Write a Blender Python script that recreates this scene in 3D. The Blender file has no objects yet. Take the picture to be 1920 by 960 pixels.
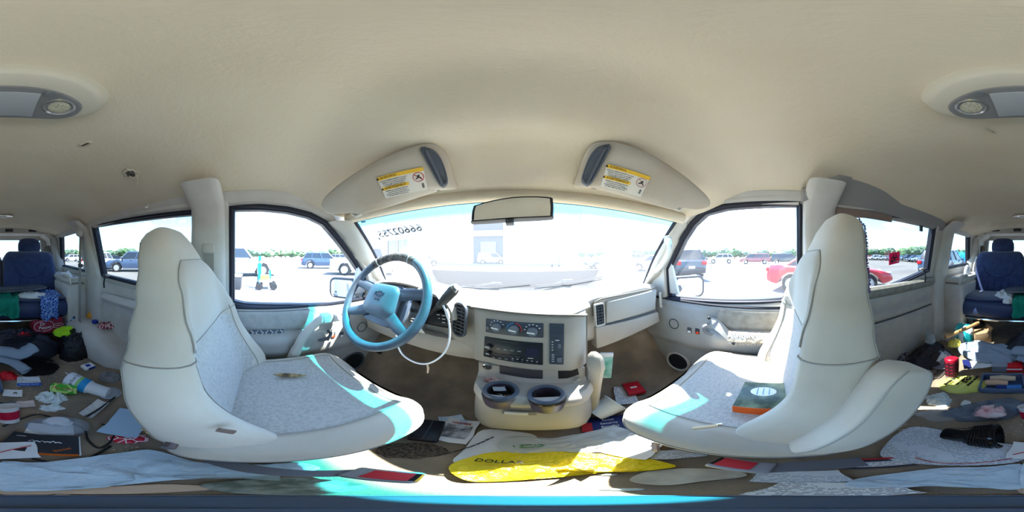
import bpy, bmesh, math, random
from mathutils import Vector, Matrix, noise, geometry
random.seed(7)
PI = math.pi
sc = bpy.context.scene
C = sc.collection

# ------------------------------------------------------------------ camera
cd = bpy.data.cameras.new('camera'); cam = bpy.data.objects.new('camera', cd); C.objects.link(cam)
cd.type = 'PANO'
try:
    cd.panorama_type = 'EQUIRECTANGULAR'
except Exception:
    cd.cycles.panorama_type = 'EQUIRECTANGULAR'
cd.clip_start = 0.01; cd.clip_end = 2000
cam.location = (0, 0, 0); cam.rotation_euler = (PI/2, 0, math.radians(1.125))
sc.camera = cam

# ------------------------------------------------------------------ sky, sun, exposure
SUN = Vector((0.42, 0.45, 1.0)).normalized()
sc.view_settings.view_transform = 'Standard'; sc.view_settings.look = 'None'
sc.view_settings.gamma = 1; sc.view_settings.use_curve_mapping = False
sc.view_settings.exposure = 2.52
sc.cycles.max_bounces = 14; sc.cycles.diffuse_bounces = 8; sc.cycles.transparent_max_bounces = 16
world = bpy.data.worlds.new('sky'); sc.world = world; world.use_nodes = True
def setup_world():
    nt = world.node_tree; nt.nodes.clear(); N = nt.nodes.new; L = nt.links.new
    out = N('ShaderNodeOutputWorld'); bg = N('ShaderNodeBackground'); bg.inputs['Strength'].default_value = 0.255
    sky = N('ShaderNodeTexSky'); sky.sky_type = 'NISHITA'; sky.sun_disc = False
    sky.sun_elevation = math.asin(SUN.z); sky.sun_rotation = math.atan2(SUN.x, SUN.y)
    sky.air_density = 1.0; sky.dust_density = 0.25; sky.ozone_density = 1.5
    tc = N('ShaderNodeTexCoord'); sep = N('ShaderNodeSeparateXYZ'); L(tc.outputs['Generated'], sep.inputs[0])
    # flat cloud deck: project the direction on a plane overhead
    zc = N('ShaderNodeMath'); zc.operation = 'MAXIMUM'; zc.inputs[1].default_value = 0.0; L(sep.outputs['Z'], zc.inputs[0])
    za = N('ShaderNodeMath'); za.operation = 'ADD'; za.inputs[1].default_value = 0.22; L(zc.outputs[0], za.inputs[0])
    dv = N('ShaderNodeVectorMath'); dv.operation = 'DIVIDE'; L(tc.outputs['Generated'], dv.inputs[0])
    cb = N('ShaderNodeCombineXYZ')
    for i in range(3): L(za.outputs[0], cb.inputs[i])
    L(cb.outputs[0], dv.inputs[1])
    nz = N('ShaderNodeTexNoise'); nz.inputs['Scale'].default_value = 2.6; nz.inputs['Detail'].default_value = 9; nz.inputs['Roughness'].default_value = 0.55
    L(dv.outputs[0], nz.inputs['Vector'])
    rp = N('ShaderNodeValToRGB'); rp.color_ramp.elements[0].position = 0.55; rp.color_ramp.elements[1].position = 0.68
    L(nz.outputs['Fac'], rp.inputs[0])
    mx = N('ShaderNodeMix'); mx.data_type = 'RGBA'; L(rp.outputs[0], mx.inputs[0])
    tint = N('ShaderNodeMix'); tint.data_type = 'RGBA'; tint.blend_type = 'MULTIPLY'; tint.inputs[0].default_value = 1
    L(sky.outputs[0], tint.inputs[6]); tint.inputs[7].default_value = (0.70, 0.89, 1.0, 1)
    L(tint.outputs[2], mx.inputs[6]); mx.inputs[7].default_value = (5.2, 5.4, 5.6, 1)
    L(mx.outputs[2], bg.inputs[0]); L(bg.outputs[0], out.inputs[0])
setup_world()
sl = bpy.data.lights.new('sun', 'SUN'); sl.energy = 6.8; sl.angle = math.radians(0.6); sl.color = (1, 0.965, 0.9)
so = bpy.data.objects.new('sun', sl); C.objects.link(so); so.rotation_euler = SUN.to_track_quat('Z', 'Y').to_euler(); so.location = (0, 0, 30)

# ------------------------------------------------------------------ where things are: photo direction -> point on a real plane
FLOOR = -0.82
GROUND = -1.30
def ray(px, py):
    lo = math.radians((px-966)*.1875); la = math.radians((480-py)*.1875)
    return Vector((math.sin(lo)*math.cos(la), math.cos(lo)*math.cos(la), math.sin(la)))
def at_z(px, py, z=FLOOR): d = ray(px, py); return d*(z/d.z)
def at_x(px, py, x): d = ray(px, py); return d*(x/d.x)
def at_y(px, py, y): d = ray(px, py); return d*(y/d.y)
def at_pl(px, py, n, c): d = ray(px, py); return d*(c/d.dot(Vector(n)))
BELT, WX, TUM = -0.22, 0.78, 0.24
def wall_x(z): return WX - TUM*max(0.0, z-BELT)
def at_wall(px, py, s):      # point on the leaning glass plane of the side s (-1 left, 1 right)
    d = ray(px, py); return d*((WX + TUM*BELT)/(s*d.x + TUM*d.z))

# ------------------------------------------------------------------ materials
MATS = {}
def lin(c): return tuple(((v/255)/12.92 if v/255 <= .04045 else ((v/255+.055)/1.055)**2.4) for v in c) + (1,)
def mat(name, rgb, rough=.6, rgb2=None, vscale=6, vlo=.4, vhi=.65, bump=0, bscale=300, metal=0, spec=.4, sheen=0, trans=0, ior=1.45, coat=0, thin=0, emit=0, bump2=0, b2scale=6):
    if name in MATS: return MATS[name]
    m = bpy.data.materials.new(name); m.use_nodes = True; nt = m.node_tree; N = nt.nodes.new; L = nt.links.new
    b = nt.nodes['Principled BSDF']; b.inputs['Base Color'].default_value = lin(rgb); b.inputs['Roughness'].default_value = rough
    b.inputs['Metallic'].default_value = metal; b.inputs['Specular IOR Level'].default_value = spec
    b.inputs['Sheen Weight'].default_value = sheen; b.inputs['Transmission Weight'].default_value = trans; b.inputs['IOR'].default_value = ior
    b.inputs['Coat Weight'].default_value = coat
    if emit: b.inputs['Emission Color'].default_value = lin(rgb); b.inputs['Emission Strength'].default_value = emit
    tc = None
    if rgb2 or bump or bump2:
        tc = N('ShaderNodeTexCoord')
    if rgb2:
        nz = N('ShaderNodeTexNoise'); nz.inputs['Scale'].default_value = vscale; nz.inputs['Detail'].default_value = 5; L(tc.outputs['Object'], nz.inputs['Vector'])
        rp = N('ShaderNodeValToRGB'); e = rp.color_ramp.elements; e[0].position = vlo; e[1].position = vhi; e[0].color = lin(rgb); e[1].color = lin(rgb2)
        L(nz.outputs['Fac'], rp.inputs[0]); L(rp.outputs[0], b.inputs['Base Color'])
    last = None
    for amt, s in ((bump2, b2scale), (bump, bscale)):
        if amt:
            n2 = N('ShaderNodeTexNoise'); n2.inputs['Scale'].default_value = s; n2.inputs['Detail'].default_value = 3; L(tc.outputs['Object'], n2.inputs['Vector'])
            bp = N('ShaderNodeBump'); bp.inputs['Strength'].default_value = amt; bp.inputs['Distance'].default_value = .002 if s > 60 else .02
            L(n2.outputs['Fac'], bp.inputs['Height'])
            if last: L(last.outputs[0], bp.inputs['Normal'])
            last = bp
    if last: L(last.outputs[0], b.inputs['Normal'])
    MATS[name] = m
    return m
def glass_mat(name, tint, dust=0.0, gloss=.05, dustcol=(.9, .92, .95, 1), band=None, edge=.55):
    """thin pane: see-through tint, a weak mirror reflection, a film of dust"""
    if name in MATS: return MATS[name]
    m = bpy.data.materials.new(name); m.use_nodes = True; nt = m.node_tree; nt.nodes.clear(); N = nt.nodes.new; L = nt.links.new
    out = N('ShaderNodeOutputMaterial'); tr = N('ShaderNodeBsdfTransparent'); tr.inputs[0].default_value = tint
    gl = N('ShaderNodeBsdfGlossy'); gl.inputs['Roughness'].default_value = .02
    lw = N('ShaderNodeLayerWeight'); lw.inputs[0].default_value = .5
    pw = N('ShaderNodeMath'); pw.operation = 'POWER'; pw.inputs[1].default_value = 5; L(lw.outputs['Facing'], pw.inputs[0])
    mf = N('ShaderNodeMath'); mf.operation = 'MULTIPLY_ADD'; mf.inputs[1].default_value = edge; mf.inputs[2].default_value = gloss; L(pw.outputs[0], mf.inputs[0]); mf.use_clamp = True
    mx = N('ShaderNodeMixShader'); L(mf.outputs[0], mx.inputs[0]); L(tr.outputs[0], mx.inputs[1]); L(gl.outputs[0], mx.inputs[2])
    res = mx
    if band:                                   # shade band along the top edge of a windshield
        tc = N('ShaderNodeTexCoord'); uv = N('ShaderNodeSeparateXYZ'); L(tc.outputs['UV'], uv.inputs[0])
        rp = N('ShaderNodeValToRGB'); e = rp.color_ramp.elements; e[0].position = band[0]; e[1].position = band[1]; e[0].color = band[2]; e[1].color = tint
        L(uv.outputs['Y'], rp.inputs[0]); L(rp.outputs[0], tr.inputs[0])
    if dust:
        df = N('ShaderNodeBsdfDiffuse'); df.inputs[0].default_value = dustcol; tl = N('ShaderNodeBsdfTranslucent'); tl.inputs[0].default_value = dustcol
        ms = N('ShaderNodeMixShader'); ms.inputs[0].default_value = .6; L(df.outputs[0], ms.inputs[1]); L(tl.outputs[0], ms.inputs[2])
        m2 = N('ShaderNodeMixShader'); m2.inputs[0].default_value = dust; L(mx.outputs[0], m2.inputs[1]); L(ms.outputs[0], m2.inputs[2]); res = m2
    L(res.outputs[0], out.inputs[0]); MATS[name] = m
    return m
def film_mat(name, rgb, alpha, rough=.15):
    """clear plastic film: partly see-through, glossy"""
    if name in MATS: return MATS[name]
    m = bpy.data.materials.new(name); m.use_nodes = True; b = m.node_tree.nodes['Principled BSDF']
    b.inputs['Base Color'].default_value = lin(rgb); b.inputs['Roughness'].default_value = rough; b.inputs['Alpha'].default_value = alpha; b.inputs['Specular IOR Level'].default_value = .6
    MATS[name] = m
    return m
def print_mat(name, paper, ink, lines=90, gap=.45, words=60, rough=.6, header=None, margin=None):
    """paper with rows of small print, in the sheet's own x/y"""
    if name in MATS: return MATS[name]
    m = bpy.data.materials.new(name); m.use_nodes = True; nt = m.node_tree; N = nt.nodes.new; L = nt.links.new
    b = nt.nodes['Principled BSDF']; b.inputs['Roughness'].default_value = rough; b.inputs['Specular IOR Level'].default_value = .25
    tc = N('ShaderNodeTexCoord'); sp = N('ShaderNodeSeparateXYZ'); L(tc.outputs['Object'], sp.inputs[0])
    def mth(op, a, bb=None, v=None):
        x = N('ShaderNodeMath'); x.operation = op; L(a, x.inputs[0])
        if bb is not None: L(bb, x.inputs[1])
        elif v is not None: x.inputs[1].default_value = v
        return x.outputs[0]
    row = mth('MULTIPLY', sp.outputs['Y'], v=lines); fr = mth('FRACT', row); on = mth('GREATER_THAN', fr, v=1-gap)
    fl_ = mth('FLOOR', row)
    cb = N('ShaderNodeCombineXYZ'); L(mth('MULTIPLY', sp.outputs['X'], v=words), cb.inputs[0]); L(mth('MULTIPLY', fl_, v=3.7), cb.inputs[1])
    nz = N('ShaderNodeTexNoise'); nz.inputs['Scale'].default_value = 1.0; nz.inputs['Detail'].default_value = 2; L(cb.outputs[0], nz.inputs['Vector'])
    w = mth('GREATER_THAN', nz.outputs['Fac'], v=.47)
    cb2 = N('ShaderNodeCombineXYZ'); L(sp.outputs['X'], cb2.inputs[0]); L(sp.outputs['Y'], cb2.inputs[1])
    n2 = N('ShaderNodeTexNoise'); n2.inputs['Scale'].default_value = 9; L(cb2.outputs[0], n2.inputs['Vector'])
    blk = mth('GREATER_THAN', n2.outputs['Fac'], v=.44)
    f = mth('MULTIPLY', mth('MULTIPLY', on, w), blk)
    mx = N('ShaderNodeMix'); mx.data_type = 'RGBA'; L(f, mx.inputs[0]); mx.inputs[6].default_value = lin(paper); mx.inputs[7].default_value = lin(ink)
    L(mx.outputs[2], b.inputs['Base Color']); MATS[name] = m
    return m
def check_mat(name, a, b2, scale, c3=None, rough=.6):
    if name in MATS: return MATS[name]
    m = bpy.data.materials.new(name); m.use_nodes = True; nt = m.node_tree; N = nt.nodes.new; L = nt.links.new
    b = nt.nodes['Principled BSDF']; b.inputs['Roughness'].default_value = rough
    tc = N('ShaderNodeTexCoord'); v = N('ShaderNodeTexVoronoi'); v.inputs['Scale'].default_value = scale; v.feature = 'DISTANCE_TO_EDGE'; L(tc.outputs['Object'], v.inputs['Vector'])
    rp = N('ShaderNodeValToRGB'); e = rp.color_ramp.elements; e[0].position = .06; e[1].position = .09; e[0].color = lin(b2); e[1].color = lin(a)
    L(v.outputs['Distance'], rp.inputs[0]); L(rp.outputs[0], b.inputs['Base Color']); MATS[name] = m
    return m
def obj_paint():
    if 'car_paint' in MATS: return MATS['car_paint']
    m = bpy.data.materials.new('car_paint'); m.use_nodes = True; nt = m.node_tree; b = nt.nodes['Principled BSDF']
    oi = nt.nodes.new('ShaderNodeObjectInfo'); nt.links.new(oi.outputs['Color'], b.inputs['Base Color'])
    b.inputs['Roughness'].default_value = .35; b.inputs['Coat Weight'].default_value = .6; b.inputs['Coat Roughness'].default_value = .05
    MATS['car_paint'] = m
    return m

# ------------------------------------------------------------------ mesh builder
MW = {}          # world matrix of each object that parents others
class G:
    def __init__(s): s.bm = bmesh.new(); s.uv = None
    def v(s, p): return s.bm.verts.new(Vector(p))
    def face(s, vs):
        try: return s.bm.faces.new(vs)
        except ValueError: return None
    def box(s, c, size, R=None, taper=None):
        c = Vector(c); hx, hy, hz = [k/2 for k in size]; vs = []
        for z in (-1, 1):
            for y in (-1, 1):
                for x in (-1, 1):
                    k = taper if (taper and z > 0) else 1
                    p = Vector((x*hx*k, y*hy*k, z*hz))
                    vs.append(s.v(c + (R @ p if R else p)))
        for f in ((0, 2, 3, 1), (4, 5, 7, 6), (0, 1, 5, 4), (2, 6, 7, 3), (0, 4, 6, 2), (1, 3, 7, 5)): s.face([vs[i] for i in f])
        return s
    def loft(s, rings, closed=True, cap=True):
        R = [[s.v(p) for p in r] for r in rings]; n = len(R[0])
        for a, b in zip(R, R[1:]):
            for i in range(n if closed else n-1):
                j = (i+1) % n; s.face((a[i], a[j], b[j], b[i]))
        if cap and closed: s.face(list(reversed(R[0]))); s.face(R[-1])
        return s
    def grid(s, f, nu, nv, uv=False):
        vs = [[s.v(f(i/nu, j/nv)) for j in range(nv+1)] for i in range(nu+1)]
        lay = s.bm.loops.layers.uv.verify() if uv else None
        for i in range(nu):
            for j in range(nv):
                fc = s.face((vs[i][j], vs[i+1][j], vs[i+1][j+1], vs[i][j+1]))
                if uv and fc:
                    for lp, (a, b) in zip(fc.loops, ((i, j), (i+1, j), (i+1, j+1), (i, j+1))): lp[lay].uv = (a/nu, b/nv)
        return s
    def tube(s, pts, r, n=8, cap=True, closed=False, flat=1.0, up=None):
        pts = [Vector(p) for p in pts]; m = len(pts); rings = []
        rad = r if isinstance(r, (list, tuple)) else [r]*m
        prev = None
        for i, p in enumerate(pts):
            if closed: t = pts[(i+1) % m] - pts[i-1]
            else: t = pts[min(i+1, m-1)] - pts[max(i-1, 0)]
            t.normalize()
            if up is not None: a = Vector(up).cross(t)
            elif prev is None: a = t.orthogonal()
            else: a = prev - t*prev.dot(t)
            if a.length < 1e-6: a = t.orthogonal()
            a.normalize(); prev = a; b = t.cross(a)
            rings.append([p + (a*math.cos(2*PI*k/n) + b*math.sin(2*PI*k/n)*flat)*rad[i] for k in range(n)])
        if closed:
            R = [[s.v(q) for q in rr] for rr in rings]
            for i in range(m):
                A, B = R[i], R[(i+1) % m]
                for k in range(n): s.face((A[k], A[(k+1) % n], B[(k+1) % n], B[k]))
        else: s.loft(rings, True, cap)
        return s
    def lathe(s, prof, n=24, M=None, sx=1, sy=1):
        """prof: (r, z) from bottom to top; r 0 ends are poles"""
        M = M or Matrix.Identity(4); rings = []
        for r, z in prof:
            if r < 1e-6: rings.append([s.v(M @ Vector((0, 0, z)))])
            else: rings.append([s.v(M @ Vector((r*sx*math.cos(2*PI*k/n), r*sy*math.sin(2*PI*k/n), z))) for k in range(n)])
        for a, b in zip(rings, rings[1:]):
            for k in range(n):
                j = (k+1) % n
                if len(a) == 1 and len(b) == 1: continue
                if len(a) == 1: s.face((a[0], b[j], b[k]))
                elif len(b) == 1: s.face((a[k], a[j], b[0]))
                else: s.face((a[k], a[j], b[j], b[k]))
        return s
    def prism(s, poly, d, M=None, hole=None):
        """poly: (x, y) outline, extruded from z=0 to z=d, then moved by M"""
        M = M or Matrix.Identity(4)
        if hole is None:
            a = [s.v(M @ Vector((x, y, 0))) for x, y in poly]; b = [s.v(M @ Vector((x, y, d))) for x, y in poly]
            s.face(list(reversed(a))); s.face(b); n = len(a)
            for i in range(n): s.face((a[i], a[(i+1) % n], b[(i+1) % n], b[i]))
        else:
            loops = [poly] + list(hole); flat = [p for l in loops for p in l]
            tris = geometry.tessellate_polygon([[Vector((x, y, 0)) for x, y in l] for l in loops])
            a = [s.v(M @ Vector((x, y, 0))) for x, y in flat]; b = [s.v(M @ Vector((x, y, d))) for x, y in flat]
            for t in tris:
                s.face([a[i] for i in t]); s.face([b[i] for i in reversed(t)])
            k = 0
            for l in loops:
                n = len(l)
                for i in range(n): s.face((a[k+i], a[k+(i+1) % n], b[k+(i+1) % n], b[k+i]))
                k += n
        return s
    def fix(s): bmesh.ops.recalc_face_normals(s.bm, faces=s.bm.faces); return s
    def solid(s, t):
        s.fix(); bmesh.ops.solidify(s.bm, geom=list(s.bm.faces), thickness=t); return s
    def mesh(s, name):
        me = bpy.data.meshes.new(name); s.bm.to_mesh(me); s.bm.free(); return me
    def build(s, name, material, parent=None, smooth=40, bevel=0, seg=2, sub=0, world=True, fix=True, loc=None, rot=None):
        if fix: s.fix()
        if bevel:
            es = [e for e in s.bm.edges if len(e.link_faces) == 2 and e.calc_face_angle(0) > math.radians(35)]
            bmesh.ops.bevel(s.bm, geom=es, offset=bevel, segments=seg, profile=.5, affect='EDGES', clamp_overlap=True)
        me = s.mesh(name)
        return link(name, me, material, parent, smooth, sub, world, loc, rot)
def link(name, me, material, parent=None, smooth=40, sub=0, world=True, loc=None, rot=None):
    if material is not None:
        if len(me.materials) == 0: me.materials.append(material)
    if smooth:
        me.polygons.foreach_set('use_smooth', [True]*len(me.polygons))
        if smooth < 180: me.set_sharp_from_angle(angle=math.radians(smooth))
    o = bpy.data.objects.new(name, me); C.objects.link(o)
    if parent is not None:
        o.parent = parent
        if world: me.transform(MW[parent.name].inverted()); MW[o.name] = MW[parent.name].copy()
        else:
            lm = Matrix.Translation(loc or (0, 0, 0))
            if rot: from_e = __import__('mathutils').Euler(rot).to_matrix().to_4x4(); lm = lm @ from_e
            o.location = loc or (0, 0, 0); o.rotation_euler = rot or (0, 0, 0)
            MW[o.name] = MW.get(parent.name, Matrix.Identity(4)) @ lm
    else:
        lm = Matrix.Translation(loc or (0, 0, 0))
        if rot: lm = lm @ __import__('mathutils').Euler(rot).to_matrix().to_4x4()
        o.location = loc or (0, 0, 0); o.rotation_euler = rot or (0, 0, 0)
        MW[o.name] = lm
    if sub:
        md = o.modifiers.new('smooth', 'SUBSURF'); md.levels = sub; md.render_levels = sub
    return o
def tag(o, label, cat, group=None, kind=None):
    if label: o['label'] = label
    if cat: o['category'] = cat
    if group: o['group'] = group
    if kind: o['kind'] = kind
    return o
def thing(name, label, cat, loc=(0, 0, 0), rotz=0, group=None, rot=None):
    o = bpy.data.objects.new(name, None); C.objects.link(o); o.empty_display_size = .05
    e = rot or (0, 0, rotz)
    o.location = loc; o.rotation_euler = e
    MW[o.name] = Matrix.Translation(loc) @ __import__('mathutils').Euler(e).to_matrix().to_4x4()
    return tag(o, label, cat, group)
def struct(o, label=None, cat=None):
    o['kind'] = 'structure'
    if label: o['label'] = label
    if cat: o['category'] = cat
    return o
def dup(root, loc, rotz, label=None, group=None, color=None):
    def cp(o, par):
        c = o.copy(); C.objects.link(c); c.parent = par
        if color is not None and o.get('paint'): c.color = color
        for ch in list(o.children): cp(ch, c)
        return c
    r = cp(root, None); r.location = loc; r.rotation_euler = (0, 0, rotz)
    if label: r['label'] = label
    if group: r['group'] = group
    return r
def text_mesh(body, size, depth=.0004, align='CENTER', bold=0):
    cu = bpy.data.curves.new('lettering', 'FONT'); cu.body = body; cu.size = size; cu.extrude = depth; cu.align_x = align; cu.align_y = 'CENTER'; cu.resolution_u = 3; cu.offset = bold
    o = bpy.data.objects.new('lettering', cu); C.objects.link(o)
    bpy.context.view_layer.update()
    dg = bpy.context.evaluated_depsgraph_get()
    me = bpy.data.meshes.new_from_object(o.evaluated_get(dg)); bpy.data.objects.remove(o); bpy.data.curves.remove(cu)
    me.materials.clear()
    return me
def lettering(body, size, material, parent, loc, rot=(0, 0, 0), depth=.0004, name='lettering', M=None, align='CENTER', sx=1, bold=0):
    """flat lettering; loc/rot in the parent's own frame, or M = world matrix"""
    me = text_mesh(body, size, depth, align, bold)
    if sx != 1: me.transform(Matrix.Scale(sx, 4, (1, 0, 0)))
    if M is not None:
        me.transform(M); return link(name, me, material, parent, smooth=0)
    return link(name, me, material, parent, smooth=0, world=False, loc=loc, rot=rot)
def frame(o, x, y):
    """matrix whose X runs along x, Y towards y, Z out"""
    x = Vector(x).normalized(); z = x.cross(Vector(y)).normalized(); y = z.cross(x)
    M = Matrix((x, y, z)).transposed().to_4x4(); M.translation = Vector(o); return M
def smooth01(t): t = max(0., min(1., t)); return t*t*(3-2*t)
def lerp(a, b, t): return a + (b-a)*t
def interp(x, pts):
    if x <= pts[0][0]: return pts[0][1]
    for (a, fa), (b, fb) in zip(pts, pts[1:]):
        if x <= b: return fa + (fb-fa)*smooth01((x-a)/(b-a))
    return pts[-1][1]
def spline(pts, n=8, closed=False):
    pts = [Vector(p) for p in pts]; out = []; m = len(pts)
    rng = m if closed else m-1
    for i in range(rng):
        if closed: p0, p1, p2, p3 = pts[i-1], pts[i], pts[(i+1) % m], pts[(i+2) % m]
        else: p0, p1, p2, p3 = pts[max(i-1, 0)], pts[i], pts[i+1], pts[min(i+2, m-1)]
        for k in range(n):
            t = k/n; out.append(.5*((2*p1) + (p2-p0)*t + (2*p0-5*p1+4*p2-p3)*t*t + (3*p1-p0-3*p2+p3)*t**3))
    if not closed: out.append(pts[-1])
    return out
def rrect(w, h, r, n=5):
    out = []
    for cx, cy, a0 in ((w/2-r, h/2-r, 0), (-w/2+r, h/2-r, 90), (-w/2+r, -h/2+r, 180), (w/2-r, -h/2+r, 270)):
        for k in range(n+1):
            a = math.radians(a0+90*k/n); out.append((cx+r*math.cos(a), cy+r*math.sin(a)))
    return out
def offset_poly(poly, d):
    """grow a 2D loop by d along its vertex normals"""
    n = len(poly); area = sum(poly[i][0]*poly[(i+1) % n][1]-poly[(i+1) % n][0]*poly[i][1] for i in range(n)); s = 1 if area > 0 else -1
    out = []
    for i in range(n):
        a, b, c = Vector(poly[i-1]), Vector(poly[i]), Vector(poly[(i+1) % n])
        e1 = (b-a).normalized(); e2 = (c-b).normalized()
        n1 = Vector((e1.y, -e1.x))*s; n2 = Vector((e2.y, -e2.x))*s; m = (n1+n2)
        m = m/max(.35, 1+n1.dot(n2)); out.append((b.x+m.x*d, b.y+m.y*d))
    return out

# ------------------------------------------------------------------ the van's own materials
headliner = mat('headliner_fabric', (220, 209, 188), .95, rgb2=(212, 199, 175), vscale=2.2, bump=.4, bscale=190, bump2=.10, b2scale=58, spec=.1)
trim_grey = mat('grey_trim_plastic', (198, 195, 189), .5, rgb2=(190, 186, 178), vscale=9, bump=.12, bscale=500)
trim_beige = mat('beige_trim_plastic', (188, 184, 175), .5, bump=.1, bscale=500)
dash_pl = mat('dashboard_plastic', (166, 160, 150), .55, rgb2=(158, 151, 140), vscale=7, bump=.15, bscale=420)
dash_dark = mat('dark_grey_plastic', (70, 74, 80), .5, bump=.1, bscale=500)
black_pl = mat('black_plastic', (28, 28, 30), .45)
rubber = mat('black_rubber_seal', (26, 30, 44), .6)
carpet = mat('floor_carpet', (134, 121, 106), .97, rgb2=(158, 141, 120), vscale=9, bump=.9, bscale=420, spec=.05)
door_pl = mat('door_plastic', (160, 159, 155), .5, rgb2=(152, 151, 146), vscale=8, bump=.12, bscale=500)
door_fab = mat('door_carpet_pad', (150, 147, 139), .95, rgb2=(134, 130, 122), vscale=30, bump=.6, bscale=500, spec=.1)
seat_fab = mat('seat_velour', (190, 180, 164), .9, rgb2=(164, 151, 131), vscale=3.2, vhi=.8, bump=.3, bscale=600, sheen=.35, spec=.15)
seat_ins = mat('seat_insert_weave', (178, 173, 164), .92, rgb2=(162, 157, 149), vscale=120, bump=.9, bscale=190, sheen=.3, spec=.15)
seam_m = mat('seat_seam', (146, 140, 130), .9)
chrome = mat('chrome', (205, 205, 205), .12, metal=1)
mirror_m = mat('mirror_silver', (235, 238, 240), .01, metal=1)
white_pl = mat('white_plastic', (228, 228, 225), .4)
red_pl = mat('red_plastic', (190, 40, 45), .35)
ink = mat('black_ink', (30, 30, 34), .6)
white_ink = mat('white_ink', (225, 226, 226), .6)
# ================================================================== THE VAN SHELL
# ---- ground outside
g = G(); g.grid(lambda u, v: (-220+440*u, -220+440*v, GROUND), 4, 4)
ground = struct(g.build('ground', mat('parking_lot_asphalt', (124, 121, 117), .95, rgb2=(108, 105, 101), vscale=.25, bump=.3, bscale=20, spec=.1), smooth=0), 'pale worn asphalt of the wide parking lot', 'ground')

# ---- floor pan with footwell ramp, front wheel humps
def floor_z(x, y):
    z = FLOOR + .003*noise.noise((x*9, y*9, 0))
    if y > .62: z += .62*smooth01((y-.62)/.42)
    hump = smooth01((abs(x)-.50)/.2)*smooth01((y-.45)/.3)*.28
    return z + hump
g = G(); g.grid(lambda u, v: (-.83+1.66*u, -2.36+3.42*v, floor_z(-.83+1.66*u, -2.36+3.42*v)), 44, 80); g.solid(-.05)
floor = struct(g.build('floor', carpet, smooth=60), 'dirty brown carpeted floor of the van', 'floor')
g = G(); g.box((0, 1.06, -.5), (1.66, .05, .8)); wf = struct(g.build('wall_front', mat('firewall_carpet', (74, 70, 66), .95), smooth=0), 'dark firewall behind the dashboard', 'wall')

# ---- ceiling
def yfront(x): return .50 - .10*(x/.62)**2
def ceil_z(x, y):
    a = min(1, abs(x)/.665); yf = yfront(x)
    crown = interp(y, ((-2.3, .33), (-1.75, .345), (-1.6, .385), (-.9, .41), (-.2, .425), (.12, .415), (.33, .315), (yf, .195)))
    edge = interp(y, ((-2.3, .25), (.05, .265), (yf, .185)))
    z = edge + (crown-edge)*(1-a**3.0)
    z += .004*math.exp(-((y+.62)/.03)**2)*(1-a) + .010*math.exp(-((y+1.68)/.04)**2)*(1-a)
    return z
g = G(); g.grid(lambda u, v: ((lambda x: (x, -2.36+(yfront(x)+2.36)*v, ceil_z(x, -2.36+(yfront(x)+2.36)*v)))(-.665+1.33*u)), 48, 90)
ceiling = struct(g.build('ceiling', headliner, smooth=180), 'beige stained fabric headliner covering the van roof', 'ceiling')
g = G(); g.grid(lambda u, v: ((lambda x: (x, -2.40+(yfront(x)+.02+2.40)*v, ceil_z(x, -2.36+(yfront(x)+2.36)*v)+.05))(-.70+1.40*u)), 20, 40)
roof = struct(g.build('roof_panel', mat('van_paint', (120, 110, 100), .35), ceiling, smooth=180))
del roof['kind']

# ---- windows in the leaning side walls
WIN = {
 'drv': (-1, [(435, 389), (487, 388), (540, 393), (581, 403), (610, 418), (633, 445), (657, 477), (680, 511), (690, 566), (546, 574), (458, 572), (435, 567)]),
 'l2': (-1, [(174, 424), (270, 408), (368, 397), (373, 547), (280, 537), (192, 516)]),
 'l3': (-1, [(112, 438), (149, 428), (165, 509), (115, 497)]),
 'pas': (1, [(1499, 380), (1420, 382), (1360, 387), (1320, 398), (1297, 420), (1280, 447), (1253, 505), (1257, 557), (1353, 565), (1430, 565), (1499, 559)]),
 'r2': (1, [(1562, 400), (1640, 403), (1755, 414), (1741, 507), (1655, 545), (1558, 562)]),
 'r3': (1, [(1781, 426), (1819, 436), (1817, 494), (1767, 503)]),
}
POLY = {k: [(lambda p: (p.y, min(p.z, .243)))(at_wall(a, b, s)) for a, b in pts] for k, (s, pts) in WIN.items()}
def on_wall(s, y, z, inn=0.0): return Vector((s*(wall_x(z)-inn), y, z))
clear = glass_mat('clear_window_glass', (.93, .96, .96, 1), dust=.035, gloss=.03)
privacy = glass_mat('tinted_privacy_glass', (.33, .36, .37, 1), dust=.003, gloss=.04)
def side_wall(s, keys, nm):
    outer = [(-2.36, -.32), (-2.36, .285), (-1, .285), (0, .275), (.34, .25), (.46, .19), (.80, -.18), (.83, -.32)]
    holes = [POLY[k] for k in keys]
    loops = [outer]+holes; flat = [p for l in loops for p in l]
    tris = geometry.tessellate_polygon([[Vector((a, b, 0)) for a, b in l] for l in loops])
    g = G()
    A = [g.v(on_wall(s, y, z, .0)) for y, z in flat]; B = [g.v(on_wall(s, y, z, -.055)) for y, z in flat]
    for t in tris: g.face([A[i] for i in t]); g.face([B[i] for i in t][::-1])
    k = 0
    for l in loops:
        n = len(l)
        for i in range(n): g.face((A[k+i], A[k+(i+1) % n], B[k+(i+1) % n], B[k+i]))
        k += n
    return g.build(nm, trim_grey, smooth=30)
WALL = {}
WALL[-1] = struct(side_wall(-1, ('drv', 'l2', 'l3'), 'wall_left'), 'grey left side wall of the van with its window openings', 'wall')
WALL[1] = struct(side_wall(1, ('pas', 'r2', 'r3'), 'wall_right'), 'grey right side wall of the van with its window openings', 'wall')
WLAB = {'drv': 'clear door window beside the steering wheel', 'l2': 'large tinted side window behind the driver seat', 'l3': 'small tinted rear side window above the foam cups',
        'pas': 'clear door window above the passenger armrest', 'r2': 'large tinted sliding door window with a pink sticker', 'r3': 'small tinted rear side window beside the white belt strap'}
WOBJ = {}
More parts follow.
